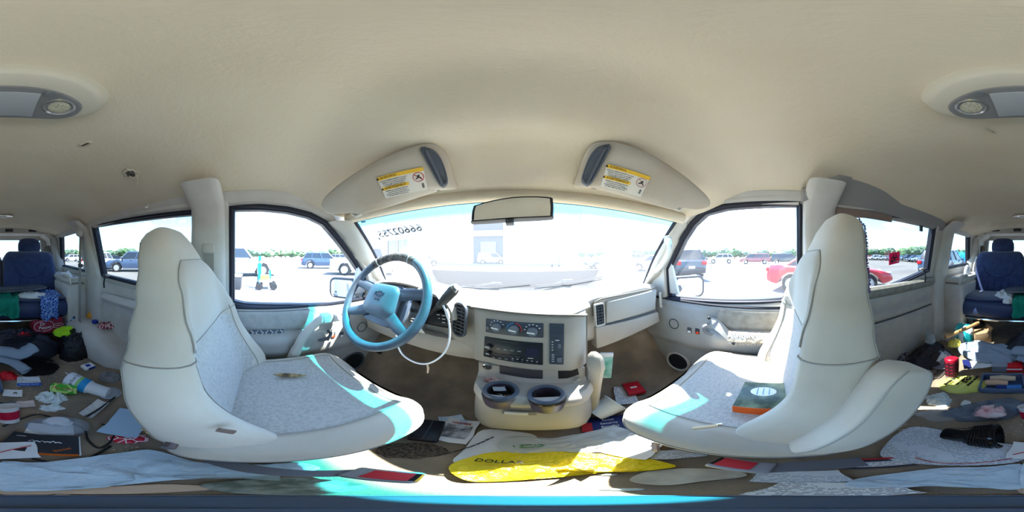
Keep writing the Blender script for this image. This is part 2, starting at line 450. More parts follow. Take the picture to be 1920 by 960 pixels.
for i, k in enumerate(('drv', 'pas', 'l2', 'r2', 'l3', 'r3')):
    s, _ = WIN[k]; P = POLY[k]; G0 = offset_poly(P, .01)
    n = G(); a = [n.v(on_wall(s, y, z, -.012)) for y, z in G0]; b = [n.v(on_wall(s, y, z, -.016)) for y, z in G0]
    n.face(a)
    w = n.build('window_%d' % (i+2), clear if i < 2 else privacy, smooth=0); n = None
    struct(w, WLAB[k], 'window'); WOBJ[k] = w
    # rubber seal
    g = G(); g.tube([on_wall(s, y, z, .002) for y, z in offset_poly(P, .004)], .0085, 8, closed=True); g.build('window_seal', rubber, w)
    # black glass run channel inside the opening
    g = G(); a_ = [g.v(on_wall(s, y, z, .004)) for y, z in offset_poly(P, .002)]; b_ = [g.v(on_wall(s, y, z, -.008)) for y, z in offset_poly(P, -.010)]; c_ = [g.v(on_wall(s, y, z, -.05)) for y, z in offset_poly(P, -.008)]; m_ = len(P)
    for r0, r1 in ((a_, b_), (b_, c_)):
        for j in range(m_): g.face((r0[j], r0[(j+1) % m_], r1[(j+1) % m_], r1[j]))
    g.build('glass_channel', rubber, w, smooth=30)
    # raised trim frame
    q0 = offset_poly(P, .010); q1 = offset_poly(P, .020); q2 = offset_poly(P, .045); q3 = offset_poly(P, .058)
    g = G(); rings = [[on_wall(s, y, z, d) for y, z in q] for q, d in ((q0, .0), (q1, .016), (q2, .014), (q3, -.004))]
    vs = [[g.v(p) for p in r] for r in rings]; m = len(P)
    for r0, r1 in zip(vs, vs[1:]):
        for j in range(m): g.face((r0[j], r0[(j+1) % m], r1[(j+1) % m], r1[j]))
    g.build('window_frame', trim_grey, w, smooth=50)

# ---- windshield
def wsh(u, v, inn=0):        # u -1..1, v 0 top..1 bottom
    tx, ty, tz = .615*u, .505-.10*u*u, .182-.022*u*u
    bx, by, bz = .765*u, .99-.25*u*u, -.235+.065*u*u
    p = Vector((lerp(tx, bx, v), lerp(ty, by, v), lerp(tz, bz, v)))
    p += Vector((0, .55, .83))*(.018*math.sin(PI*v)) - Vector((0, .7, .7))*inn
    return p
wind_m = glass_mat('windshield_glass', (.92, .97, .98, 1), dust=.075, gloss=.004, edge=.03, band=(.07, .15, (.035, .50, .58, 1)))
g = G(); g.grid(lambda u, v: wsh(2*u-1, v), 24, 16, uv=True)
w1 = struct(g.build('window_1', wind_m, smooth=180), 'large dusty windshield with a turquoise shade band along its top', 'window')
g = G(); g.tube([wsh(-.985, v/12, .006) for v in range(13)], .009, 6); g.build('windshield_seal', rubber, w1)
g = G(); g.tube([wsh(.985, v/12, .006) for v in range(13)], .009, 6); g.build('windshield_seal', rubber, w1)
g = G(); g.tube([wsh(-1+u/10, .0, .004) for u in range(21)], .007, 6); g.build('windshield_seal', rubber, w1)
grey_wax = mat('grey_marker_wax', (12, 13, 14), .8)
g = G(); g.tube([wsh(-1.04+u*2.08/24, .0, .0)+Vector((0, -.012, .014)) for u in range(25)], .024, 10); g.build('header_trim', headliner, ceiling)
# number written on the outside, so it reads mirrored from in here
def ws_hit(px, py):          # nearest windshield parameter for a direction
    d = ray(px, py); best = None
    for i in range(81):
        for j in range(41):
            p = wsh(-1+i/40, j/40); q = p.normalized().dot(d)
            if best is None or q > best[0]: best = (q, p)
    return best[1]
pa = ws_hit(706, 443); pb = ws_hit(790, 427)
M = frame((pa+pb)/2 + Vector((0, .004, .004)), pa-pb, (wsh(-.5, .1)-wsh(-.5, .6)))
lettering('66602755', (pa-pb).length*.235, grey_wax, w1, None, M=M, name='number_lettering', depth=.0005, bold=.0012)
pc = ws_hit(712, 446)
M = frame(pc + (pa-pb).normalized()*.012 + Vector((0, .004, -.004)), pa-pb, (wsh(-.5, .1)-wsh(-.5, .6)))
lettering('E', .016, grey_wax, w1, None, M=M, name='number_lettering', depth=.0005, bold=.0012)
p0 = ws_hit(684, 413); M = frame(p0-Vector((0, .004, .004)), wsh(-.8, .1)-wsh(-.9, .1), wsh(-.85, .05)-wsh(-.85, .2))
navy = mat('navy_print', (20, 40, 90), .5)
g = G()
g.prism(rrect(.026, .008, .002), .0006, M); g.build('inspection_sticker', navy, w1)

# ---- rear doors with glass
def rear_y(z): return -2.34 + .10*max(0, z+.2)
outer = [(-.80, -.84), (.80, -.84), (.80, -.2), (.69, .30), (-.69, .30), (-.80, -.2)]
hl = [[(-.57, -.18), (-.53, .235), (.55, .235), (.59, -.18)]]
g = G(); g.prism(outer, .05, frame((0, -2.33, 0), (-1, 0, 0), (0, 0, 1)), hole=[[(-x, y) for x, y in hl[0]]])
wb = struct(g.build('wall_back', trim_grey, smooth=20), 'grey rear doors of the van around the back window', 'wall')
g = G(); vs = [g.v((x, -2.35, z)) for x, z in offset_poly(hl[0], .01)]; g.face(vs)
w8 = struct(g.build('window_8', privacy, smooth=0), 'rear window behind the navy bench seat', 'window')
g = G(); g.tube([(x, -2.32, z) for x, z in hl[0]], .012, 6, closed=True); g.build('window_seal', rubber, w8)

# ---- lower side walls (behind the front doors)
def lower_wall(s):
    def f(u, v):
        y = lerp(-2.34, -.27, u); z = lerp(FLOOR-.02, BELT+.02, v)
        inn = .0 + .02*smooth01((z+.34)/.04)*1.0
        if -2.0 < y < -1.28: inn += .05*smooth01((y+2.0)/.08)*smooth01((-1.28-y)/.08)*smooth01((-z-.22)/.03)
        inn += .022*smooth01((-z-.40)/.05)*smooth01((y+1.25)/.1)
        return Vector((s*(WX+.005-inn), y, z))
    g = G(); g.grid(f, 50, 26); g.solid(-.04)
    return g
g = lower_wall(-1); lw = struct(g.build('trim_1', trim_grey, smooth=60), 'grey lower side panel behind the driver seat', 'panel')
g = lower_wall(1); rw = struct(g.build('trim_2', mat('rear_door_plastic', (176, 172, 164), .6, rgb2=(186, 180, 168), vscale=12, bump=.15, bscale=400), smooth=60), 'grey sliding door panel behind the passenger seat', 'panel')
# armrest ledge line on the left panel
g = G(); g.grid(lambda u, v: (-.755+.03*math.sin(PI*v), lerp(-1.05, -.3, u), lerp(-.36, -.30, v)), 10, 6); g.solid(.01); g.build('armrest_rail', trim_grey, lw)
# sliding door: carpeted upper roll, lower seam
g = G(); g.tube([(.765, y/20*-1, -.215+.0*y) for y in range(6, 24)], .034, 10, flat=1.3); g.build('carpet_roll', door_fab, rw)
g = G(); g.box((.741, -.72, -.405), (.012, .78, .006)); g.build('panel_seam', dash_dark, rw)
g = G(); g.box((.748, -.41, -.39), (.02, .03, .07)); g.build('latch', dash_dark, rw, bevel=.004)
for s, par in ((-1, lw), (1, rw)):
    # rear bin ledge with a cup well
    m = Matrix.Translation((s*.66, -1.62, -.245))
    g = G(); g.prism([(-.10, -.33), (.11, -.33), (.11, .30), (-.07, .30), (-.10, .22)] if s > 0 else [(-.11, -.33), (.10, -.33), (.10, .22), (.07, .30), (-.11, .30)], .045, m, hole=[[(-.055, -.16), (.06, -.16), (.06, .20), (-.055, .20)]])
    g.build('bin_ledge', trim_beige, par, bevel=.008)
    g = G(); g.box((s*.66, -1.60, -.30), (.13, .38, .012)); g.build('bin_bottom', black_pl, par)
    g = G(); g.box((s*.655, -1.62, -.53), (.2, .60, .55), taper=1.0); g.build('bin_body', trim_grey, par, bevel=.03, seg=3)
    g = G(); g.tube([(s*.58, -1.50, -.20), (s*.575, -1.46, -.185), (s*.575, -1.36, -.185), (s*.58, -1.32, -.20), (s*.58, -1.32, -.25)], .012, 8); g.build('grab_edge', trim_grey, par)
# left wheel-arch step
g = G()
g.loft([[(-.79, y, FLOOR), (-.79, y, FLOOR+h), (-.79+d*.7, y, FLOOR+h), (-.79+d, y, FLOOR+h-.05), (-.79+d, y, FLOOR)] for y, h, d in
        ((-1.95, .02, .10), (-1.8, .17, .20), (-1.6, .23, .23), (-1.3, .24, .24), (-1.0, .23, .23), (-.82, .16, .20), (-.68, .02, .12))])
g.build('wheel_arch', trim_grey, lw, smooth=70)
g = G(); g.loft([[(.79, y, FLOOR), (.79, y, FLOOR+h), (.79-d, y, FLOOR+h), (.79-d*1.2, y, FLOOR)] for y, h, d in ((-2.0, .02, .10), (-1.85, .16, .16), (-1.5, .18, .17), (-1.25, .03, .12))]); g.build('wheel_arch', trim_grey, rw, smooth=70)

# ---- pillars
def pillar(nm, s, ys, thick, label, z0=FLOOR, z1=.285, m=trim_grey):
    """ys: (y_front, y_back) at bottom and at top"""
    g = G(); rings = []
    for k in range(15):
        t = k/14; z = lerp(z0, z1, t); (f0, b0), (f1, b1) = ys; tt = smooth01((z+.3)/.6)
        yf, yb = lerp(f0, f1, tt), lerp(b0, b1, tt); x = wall_x(z) + .02; w = thick*(1 if z < -.1 else lerp(1, .8, smooth01((z+.1)/.3)))
        if z > .2: x -= .10*smooth01((z-.2)/.1); 
        c, h = (yf+yb)/2, (yf-yb)/2
        prof = [(0, h), (.5*w+.02, h), (w*.85+.02, h*.86), (w+.02, h*.6), (w+.02, -h*.6), (w*.85+.02, -h*.86), (.5*w+.02, -h), (0, -h)]
        rings.append([Vector((s*(x-a), c+b, z)) for a, b in prof])
    g.loft(rings)
    return struct(g.build(nm, m, smooth=50), label, 'pillar')
pB = {}
pB[-1] = pillar('trim_3', -1, ((-.155, -.345), (-.140, -.285)), .055, 'grey door pillar with a belt guide behind the driver window')
pB[1] = pillar('trim_4', 1, ((-.150, -.300), (-.130, -.270)), .055, 'grey door pillar behind the passenger window')
pC = {}
pC[-1] = pillar('trim_5', -1, ((-1.10, -1.34), (-1.16, -1.30)), .045, 'grey pillar between the two left rear windows')
pC[1] = pillar('trim_6', 1, ((-1.16, -1.38), (-1.18, -1.36)), .045, 'grey pillar behind the sliding door')
pillar('trim_7', -1, ((-1.97, -2.35), (-1.99, -2.33)), .09, 'grey corner pillar left of the bench seat', m=trim_grey)
pillar('trim_8', 1, ((-1.97, -2.35), (-1.99, -2.33)), .09, 'grey corner pillar right of the bench seat', m=trim_grey)
sp_m = mat('speaker_cloth', (120, 112, 102), .9, bump=.5, bscale=500)
for s, par in ((-1, bpy.data.objects['trim_7']), (1, bpy.data.objects['trim_8'])):
    M = frame((s*(.60), -2.06, .03), (0, 1, 0) if s < 0 else (0, -1, 0), (0, 0, 1)); M = frame((s*.612, -2.13, .04), (-s*-.6, s*-.0-.8*s*-1*0+(.8 if s < 0 else -.8), 0), (0, 0, 1))
    g = G(); g.prism(rrect(.15, .20, .05), .02, M); g.build('speaker_grille', sp_m, par, bevel=.006)
# A pillars
for s, nm, lb in ((-1, 'trim_9', 'slanting windshield pillar left of the steering wheel'), (1, 'trim_10', 'slanting windshield pillar with a white grab handle')):
    g = G(); rings = []
    for k in range(14):
        t = k/13; f = wsh(s*.985, t*1.02, .004)
        zz = f.z; d = on_wall(s, 0, zz, -.01)
        door = interp(zz, ((-.19, .70), (-.08, .57), (.0, .46), (.09, .385), (.15, .31), (.17, .27)) if s < 0 else ((-.19, .70), (-.08, .58), (.087, .44), (.153, .385), (.2, .33)))
        b = Vector((d.x, door, zz)); mid = (f+b)/2 + Vector((-s*.028, -.012, .0))
        o1 = f + Vector((s*.05, .02, 0)); o2 = b + Vector((s*.06, 0, 0))
        rings.append([o1, f, lerp(f, mid, .5)+Vector((-s*.010, 0, 0)), mid, lerp(b, mid, .5)+Vector((-s*.010, 0, 0)), b, o2])
    g.loft(rings); pa_ = struct(g.build(nm, trim_beige if s < 0 else trim_beige, smooth=60), lb, 'pillar')
    # black mirror-mount sail at the foot of the door window
    g = G(); pts = [on_wall(s, .52, -.02, .004), on_wall(s, .70, -.22, .004), on_wall(s, .50, -.22, .004)]
    vs = [g.v(p) for p in pts]; g.face(vs); g.solid(.02); g.build('mirror_mount', trim_grey, pa_)
    if s > 0:
        g = G(); pts = [at_pl(1231, 507, (1, -.35, .3), .47), at_pl(1240, 497, (1, -.35, .3), .43), at_pl(1252, 478, (1, -.35, .3), .42), at_pl(1256, 462, (1, -.35, .3), .425), at_pl(1251, 449, (1, -.35, .3), .46)]
        g.tube(spline(pts, 5), .010, 8, flat=1.3); g.build('grab_handle', white_pl, pa_)
        for p in (pts[0], pts[-1]):
            g = G(); g.box(p+Vector((.012, .004, 0)), (.035, .03, .035)); g.build('handle_mount', trim_beige, pa_, bevel=.008)
# rail trim over the sliding door: the loose grey cover with its bracket
g = G(); rings = []
for k in range(20):
    t = k/19; y = lerp(-.12, -1.36, t); h = interp(t, ((0, .26), (.16, .385), (.4, .345), (1, .275))); 
    inn = interp(t, ((0, .60), (.16, .535), (.45, .60), (1, .64)))
    rings.append([(.72, y, .215), (.675, y, .210), (.655, y, .235), (inn+.015, y, h-.045), (inn, y, h-.015), (inn+.02, y, h+.02), (.74, y, .30)])
g.loft(rings); rl = struct(g.build('trim_11', mat('rail_cover_plastic', (150, 149, 146), .5), smooth=60), 'grey rail cover hanging loose above the sliding door', 'trim')
g = G(); g.tube([(.64, -.27, .30), (.632, -.27, .27), (.642, -.26, .245), (.665, -.20, .22), (.67, -.17, .19), (.66, -.165, .16)], .006, 8); g.build('bracket', trim_grey, rl)
g = G(); g.lathe([(0, -.006), (.010, -.006), (.012, 0), (.008, .005), (0, .006)], 12, frame((.527, -.325, .365), (0, 1, 0), (.5, 0, .8))); g.build('bolt', chrome, rl)
g = G(); g.lathe([(0, -.006), (.008, -.006), (.009, 0), (.006, .005), (0, .006)], 12, frame((.66, -1.33, .26), (0, 1, 0), (.5, 0, .8))); g.build('bolt', chrome, rl)
g = G(); g.box((.66, -.42, .205), (.008, .36, .035)); g.build('hanging_strip', mat('brown_strip', (140, 120, 110), .7), rl)
g = G(); g.box((.655, -.86, .185), (.01, .025, .04)); g.build('clip', dash_dark, rl)
# left rail trim above the windows
g = G(); g.loft([[(-.70, y, .225), (-.675, y, .222), (-.655, y, .24), (-.645, y, .275), (-.72, y, .30)] for y in (-2.2, -1.6, -1.0, -.4, .1, .28, .36)])
struct(g.build('trim_12', trim_grey, smooth=60), 'grey roof rail above the left windows', 'trim')
g = G(); g.loft([[(.70, y, .225), (.675, y, .222), (.655, y, .24), (.645, y, .275), (.72, y, .30)] for y in (-.13, .0, .1, .28, .36)])
struct(g.build('trim_13', trim_grey, smooth=60), 'grey roof rail above the passenger window', 'trim')
g = G(); g.loft([[(.70, y, .225), (.675, y, .222), (.655, y, .24), (.645, y, .275), (.72, y, .30)] for y in (-2.2, -1.8, -1.36)])
struct(g.build('trim_14', trim_grey, smooth=60), 'grey roof rail above the right rear window', 'trim')
# ================================================================== FRONT DOORS
def door_prof(y, z):     # how far the panel stands in from the wall plane
    a = interp(z, ((-.80, .0), (-.70, .02), (-.585, .012), (-.54, .03), (-.525, .055), (-.47, .085), (-.415, .088), (-.385, .075), (-.37, .030), (-.28, .026), (-.265, .030), (-.252, .014)))
    fr = smooth01((y-.24)/.12)          # forward of the pad: one sloping plastic face
    b = interp(z, ((-.80, .0), (-.56, .02), (-.50, .045), (-.36, .050), (-.29, .035), (-.252, .014)))
    return lerp(a, b, fr)
def door(s, nm, label):
    prof = door_prof
    g = G()
    g.grid(lambda u, v: (s*(WX+.003-prof(lerp(-.16, .76, u), lerp(-.80, -.252, v))), lerp(-.16, .76, u), lerp(-.80, -.252, v)), 40, 44)
    g.solid(-.035)
    d = struct(g.build(nm, door_pl, smooth=60), label, 'door')
    # carpeted pad below the window
    g = G(); y1 = .235
    g.grid(lambda u, v: (s*(WX-.034-.008*math.sin(PI*u)**.3*math.sin(PI*v)**.3), lerp(-.135, y1-.10*v*0+.02*math.sin(3*v), u), lerp(-.362, -.268, v)), 18, 10); g.solid(.006)
    g.build('upholstered_pad', door_fab if s > 0 else mat('blue_grey_pad', (168, 169, 166), .95, rgb2=(158, 159, 156), vscale=30, bump=.6, bscale=500), d)
    return d
d1 = door(-1, 'door_1', 'driver door panel with switches and a pull strap')
d2 = door(1, 'door_2', 'passenger door panel with a worn armrest')
def dpt(px, py, s, x, off=0.0):
    """point in front of the door panel: x = .72 touches the panel, smaller stands proud"""
    d = ray(px, py); t = .35
    while t < 2 and abs((d*t).x) < WX+.003-door_prof((d*t).y, max(-.79, min(-.253, (d*t).z))): t += .002
    p = d*t; p.x -= s*max(-.02, (.722-x)*.9); return p
# driver: pull handle bar
pts = [at_x(548, 672, -.69), at_x(556, 655, -.665), at_x(570, 630, -.648), at_x(588, 610, -.642), at_x(604, 598, -.65), at_x(622, 594, -.69)]
g = G(); g.tube(spline(pts, 5), [.026]*6+[.022]*8+[.020]*12, 10, flat=.75, up=(1, 0, 0)); g.build('pull_handle', trim_grey, d1)
g = G(); g.box(at_x(612, 596, -.655), (.05, .055, .05)); g.build('handle_cap', mat('pale_blue_plastic', (178, 182, 184), .5), d1, bevel=.014, seg=3)
g = G(); g.box(at_x(627, 594, -.70), (.04, .06, .045)); g.build('handle_cap', white_pl, d1, bevel=.012, seg=3)
g = G(); p = dpt(500, 624, -1, .712); M = frame(p, (0, 1, 0), (0, 0, 1))
for i in range(7):
    for j in range(3):
        a = (1 if (i+j) % 2 else -1)*.8; c = Vector((-.066+.022*i, -.013+.0125*j, 0))
        R = Matrix.Rotation(a, 3, 'Z'); pts = [c + R @ Vector((-.009, 0, 0)), c + R @ Vector((0, .0, .003)), c + R @ Vector((.009, 0, 0))]
        g.tube([M @ q for q in pts], .0026, 5)
o = g.build('raised_tread_pattern', mat('silver_tread', (200, 202, 203), .3, metal=.4), d1); o['kind'] = 'stuff'
g = G(); M = frame(p-Vector((.002, 0, 0)), (0, 1, 0), (0, 0, 1)); g.prism(rrect(.155, .040, .005), .002, M); g.build('tread_plate', mat('tread_backing', (92, 98, 106), .5), d1)
def lever(s, d, px, py, m=dash_dark):
    p = dpt(px, py, s, .715); 
    g = G(); g.prism(rrect(.11, .05, .02), .004, frame(p+Vector((s*.012, 0, 0)), (0, 1, 0), (0, 0, 1))); g.build('handle_recess', trim_beige, d, bevel=.002)
    pts = [p+Vector((-s*.004, -.035, -.016)), p+Vector((-s*.012, -.010, -.018)), p+Vector((-s*.018, .018, -.004)), p+Vector((-s*.014, .026, .02)), p+Vector((-s*.006, .012, .03))]
    g = G(); g.tube(spline(pts, 5), .0065, 8, flat=1.4); g.build('door_lever', m, d)
    g = G(); g.box(p+Vector((-s*.004, -.045, -.018)), (.008, .03, .01)); g.build('lever_slot', black_pl, d)
lever(-1, d1, 607, 628); lever(1, d2, 1332, 618, mat('grey_lever', (120, 120, 122), .4))
def switch(s, d, px, py, col=None, x=.722):
    p = dpt(px, py, s, x)
    g = G(); g.prism(rrect(.024, .034, .003), .004, frame(p, (0, -s, 0), (0, 0, 1))); o = g.build('switch', black_pl if col else dash_dark, d, bevel=.001)
    g = G(); g.prism(rrect(.017, .012, .002), .006, frame(p+Vector((0, 0, -.008)), (0, -s, 0), (0, 0, 1))); g.build('rocker', mat('orange_rocker', (225, 70, 40), .4) if col else white_pl, o, bevel=.001)
    g = G(); g.prism(rrect(.017, .012, .002), .006, frame(p+Vector((0, 0, .007)), (0, -s, 0), (0, 0, 1))); g.build('rocker', dash_dark, o, bevel=.001)
switch(-1, d1, 624, 628, 1); switch(-1, d1, 640, 627); switch(1, d2, 1308, 621, 1); switch(1, d2, 1293, 619)
# red reflectors, tweeter rings, speakers
g = G(); p = dpt(479, 665, -1, .718); g.prism(rrect(.05, .014, .005), .006, frame(p, (0, 1, 0), (0, 0, 1))); g.build('red_reflector', red_pl, d1, bevel=.001)
g = G(); p = dpt(1459, 658, 1, .718); g.prism(rrect(.06, .016, .006), .006, frame(p, (0, -1, 0), (0, 0, 1))); g.build('red_reflector', red_pl, d2, bevel=.001)
for s, d, px, py in ((-1, d1, 678, 613), (1, d2, 1264, 607)):
    p = dpt(px, py, s, .718); g = G(); g.tube([p+Vector((0, .03*math.cos(a*PI/12), .03*math.sin(a*PI/12))) for a in range(24)], .0025, 6, closed=True); g.build('tweeter_ring', dash_dark, d)
    g = G(); g.lathe([(0, 0), (.026, 0), (.028, -.003)], 24, frame(p, (0, -s, 0), (0, 0, 1))); g.build('tweeter_cover', door_pl, d)
for s, d, px, py, cover in ((-1, d1, 661, 677, 1), (1, d2, 1272, 677, 0)):
    p = dpt(px, py, s, .716); Mx = frame(p, (0, -s, 0), (0, 0, 1))
    g = G(); g.lathe([(.060, .0), (.068, .010), (.074, .010), (.080, .0)], 28, Mx); g.build('speaker_rim', dash_dark if cover else trim_beige, d)
    g = G(); g.lathe([(0, .004), (.02, .006), (.045, .002), (.062, .004)], 28, Mx); g.build('speaker_cone', mat('speaker_black', (24, 24, 28), .7), d)
# passenger: worn armrest top and triangular pull-cup bracket
rng = random.Random(3)
g = G(); g.grid(lambda u, v: (.700-.022*math.sin(PI*v)-.004*noise.noise((u*30, v*8, 2)), lerp(-.10, .185, u), -.412+.05*v+.004*noise.noise((u*40, v*9, 0))), 30, 8); g.solid(.008)
g.build('worn_armrest', mat('worn_armrest_vinyl', (205, 201, 192), .9, rgb2=(150, 142, 128), vscale=60, vlo=.45, vhi=.6, bump=1, bscale=150), d2)
for q in (0, 1):
    g = G(); 
    for k in range(26):
        u = k/26; g.tube([(.686, lerp(-.10, .185, u)+.006*rng.random(), -.365 if q else -.412), (.678, lerp(-.10, .185, u)+.010*rng.random(), (-.358 if q else -.420)+.006*rng.random())], .0022, 4)
    o = g.build('torn_foam_fringe', mat('foam_crumb', (196, 190, 178), .95), d2); o['kind'] = 'stuff'
pts = [dpt(1334, 594, 1, .715), dpt(1350, 598, 1, .715), dpt(1373, 622, 1, .71), dpt(1384, 646, 1, .71), dpt(1374, 646, 1, .71), dpt(1352, 624, 1, .71), dpt(1334, 612, 1, .715)]
g = G(); vs = [g.v(q) for q in pts]; g.face(vs); g.solid(.014); g.build('pull_bracket', door_pl, d2, bevel=.003)
for px, py in ((1332, 594), (1377, 641)):
    p = dpt(px, py, 1, .70); g = G(); g.lathe([(0, .003), (.006, .004), (.008, 0)], 12, frame(p, (0, -1, 0), (0, 0, 1))); g.build('bolt_hole', black_pl, d2)
# seat-memory style emblem switch on the driver door
p = dpt(641, 586, -1, .716); g = G(); g.tube([p+Vector((0, -.02, .006)), p+Vector((0, -.012, -.006)), p+Vector((0, .015, -.006)), p+Vector((0, .022, .006))], .003, 5); g.build('lock_slot', ink, d1)
# window sill seals
for s, d in ((-1, d1), (1, d2)):
    g = G(); g.tube([(s*(WX-.014), y/20, -.254) for y in range(-3, 15)], .008, 6); g.build('sill_seal', rubber, d)

# ---- outside mirrors
def side_mirror(s, px, py, w, h, label):
    p = at_x(px, py, s*.98)
    t = thing('side_mirror', label, 'mirror', p)
    nrm = (Vector((-s*.68, -1, .03))).normalized(); X = Vector((0, 0, 1)).cross(nrm).normalized()
    M = frame(p, X, (0, 0, 1))
    sh = [(x*(1 if True else 1), y) for x, y in rrect(w, h, h*.28, 6)]
    M2 = M.copy()
    g = G(); rings = []
    for k, (sc_, dz) in enumerate(((.99, .0), (1.04, -.006), (1.05, -.03), (.9, -.075), (.5, -.10))): rings.append([M @ Vector((x*sc_, y*sc_, dz)) for x, y in sh])
    g.loft(rings); g.build('mirror_housing', mat('mirror_housing_black', (30, 34, 44), .45), t, smooth=50)
    g = G(); g.prism([(x*.88, y*.84) for x, y in sh], .002, M @ Matrix.Translation((0, 0, .0005))); g.build('mirror_glass', mirror_m, t, smooth=0)
    if s < 0:
        Mb = M @ Matrix.Translation((-w*.33, -h*.27, .002)); g = G(); g.lathe([(0, .010), (.012, .008), (.022, .003), (.026, 0)], 24, Mb); g.build('blind_spot_mirror', mirror_m, t)
    else:
        lettering('OBJECTS IN MIRROR ARE', .010, white_ink, t, None, M=M @ Matrix.Translation((0, -h*.31, .0035)), depth=.0002)
        lettering('CLOSER THAN THEY APPEAR', .010, white_ink, t, None, M=M @ Matrix.Translation((0, -h*.40, .0035)), depth=.0002)
    q = Vector((s*.80, p.y+.05, p.z-.02)); g = G(); g.tube([p+Vector((-s*.05, .05, 0)), q], .03, 8); g.build('mirror_arm', black_pl, t)
side_mirror(-1, 645, 541, .23, .145, 'black outside mirror with a small round mirror, beyond the driver window')
side_mirror(1, 1291, 539, .25, .155, 'black outside mirror with warning lettering, beyond the passenger window')

# ================================================================== DASHBOARD
T = thing('dashboard', 'pale grey dashboard with vents, radio and instrument cluster under the windshield', 'dashboard', (0, .75, FLOOR))
def dlip(x): return interp(x, ((-.77, .68), (-.70, .61), (-.3, .60), (-.2, .56), (-.12, .545), (.16, .535), (.24, .56), (.29, .575), (.62, .58), (.70, .60), (.77, .68)))
def dtop(x): return interp(x, ((-.77, -.20), (-.70, -.165), (-.62, -.145), (-.42, -.125), (-.26, -.150), (-.18, -.172), (.16, -.178), (.24, -.170), (.34, -.158), (.60, -.150), (.70, -.165), (.77, -.20)))
def drop(x): return interp(x, ((-.77, -.38), (.2, -.385), (.3, -.38), (.77, -.36)))
g = G(); rings = []
for k in range(78):
    x = lerp(-.77, .77, k/77); yb = 1.02-.27*(x/.77)**2; yl = dlip(x); zt = dtop(x); zb = drop(x)
    rings.append([(x, yb, -.24+.06*(x/.77)**2), (x, lerp(yl, yb, .75), lerp(zt, -.20, .75)), (x, lerp(yl, yb, .45), zt-.012), (x, yl+.07, zt), (x, yl+.03, zt+.001), (x, yl+.008, zt-.008), (x, yl-.002, zt-.024),
                  (x, yl+.006, zt-.05), (x, yl+.008, -.26), (x, yl, -.33), (x, yl+.004, zb+.02), (x, yl+.03, zb-.005), (x, yl+.12, zb-.02), (x, yb, zb)])
g.loft(rings); dash = g.build('dash_body', dash_pl, T, smooth=60)
# lower knee panel on the driver side
g = G(); rings = []
for k in range(24):
    x = lerp(-.72, -.135, k/23); yl = .575+.03*math.sin(k); yl = .575
    rings.append([(x, .60, -.335), (x, yl-.012, -.342), (x, yl-.02, -.37), (x, yl-.005, -.43), (x, yl+.06, -.445), (x, .72, -.44)])
g.loft(rings); g.build('knee_panel', dash_pl, T, smooth=60, bevel=.0)
# instrument hood: arched lip over a dark recess
CX = -.45
g = G(); rings = []
for k in range(25):
    a = PI*k/24; cx, cz = CX + .235*math.cos(a), -.235 + .118*math.sin(a)**.8
    nx, nz = math.cos(a), math.sin(a)
    rings.append([Vector((cx+nx*.022, .63, cz+nz*.016)), Vector((cx+nx*.016, .535, cz+nz*.012)), Vector((cx+nx*.004, .522, cz+nz*.004)), Vector((cx-nx*.008, .530, cz-nz*.006)), Vector((cx-nx*.006, .63, cz-nz*.004))])
g.loft(rings); g.build('cluster_hood', dash_pl, T, smooth=60)
cl_m = mat('cluster_black', (38, 36, 40), .35)
g = G(); pts = [(.228*math.cos(PI*k/20), .112*math.sin(PI*k/20)**.8) for k in range(21)] + [(-.228, -.07), (.228, -.07)]
g.prism(pts, .004, frame((CX, .598, -.235), (1, 0, 0), (0, .12, 1))); cl = g.build('instrument_cluster', cl_m, T, smooth=20)
for dx, r in ((-.12, .042), (.0, .062), (.12, .042)):
    Mg = frame((CX+dx, .592, -.20), (1, 0, 0), (0, .12, 1))
    g = G(); g.tube([Mg @ Vector((r*math.cos(2*PI*k/28), r*math.sin(2*PI*k/28), 0)) for k in range(28)], .002, 5, closed=True); d_ = g.build('gauge_ring', dash_dark, cl)
    g = G()
    for k in range(13):
        a = math.radians(220-260*k/12); g.tube([Mg @ Vector((r*.78*math.cos(a), r*.78*math.sin(a), .001)), Mg @ Vector((r*.92*math.cos(a), r*.92*math.sin(a), .001))], .0009, 4)
    g.build('gauge_ticks', white_ink, cl)
    g = G(); g.tube([Mg @ Vector((0, 0, .003)), Mg @ Vector((-r*.5, -r*.5, .003))], .0014, 4); g.build('gauge_needle', mat('orange_needle', (230, 90, 40), .5), cl)
g = G(); g.prism(rrect(.11, .055, .008), .004, frame((-.285, .583, -.262), (1, .1, 0), (0, .1, 1))); sw = g.build('light_switch_panel', cl_m, T, bevel=.001)
for j in range(3):
    for i in range(4):
        g = G(); g.box((-.32+.024*i, .579, -.245-.016*j), (.014, .002, .003)); g.build('switch_print', white_ink, sw, smooth=0)
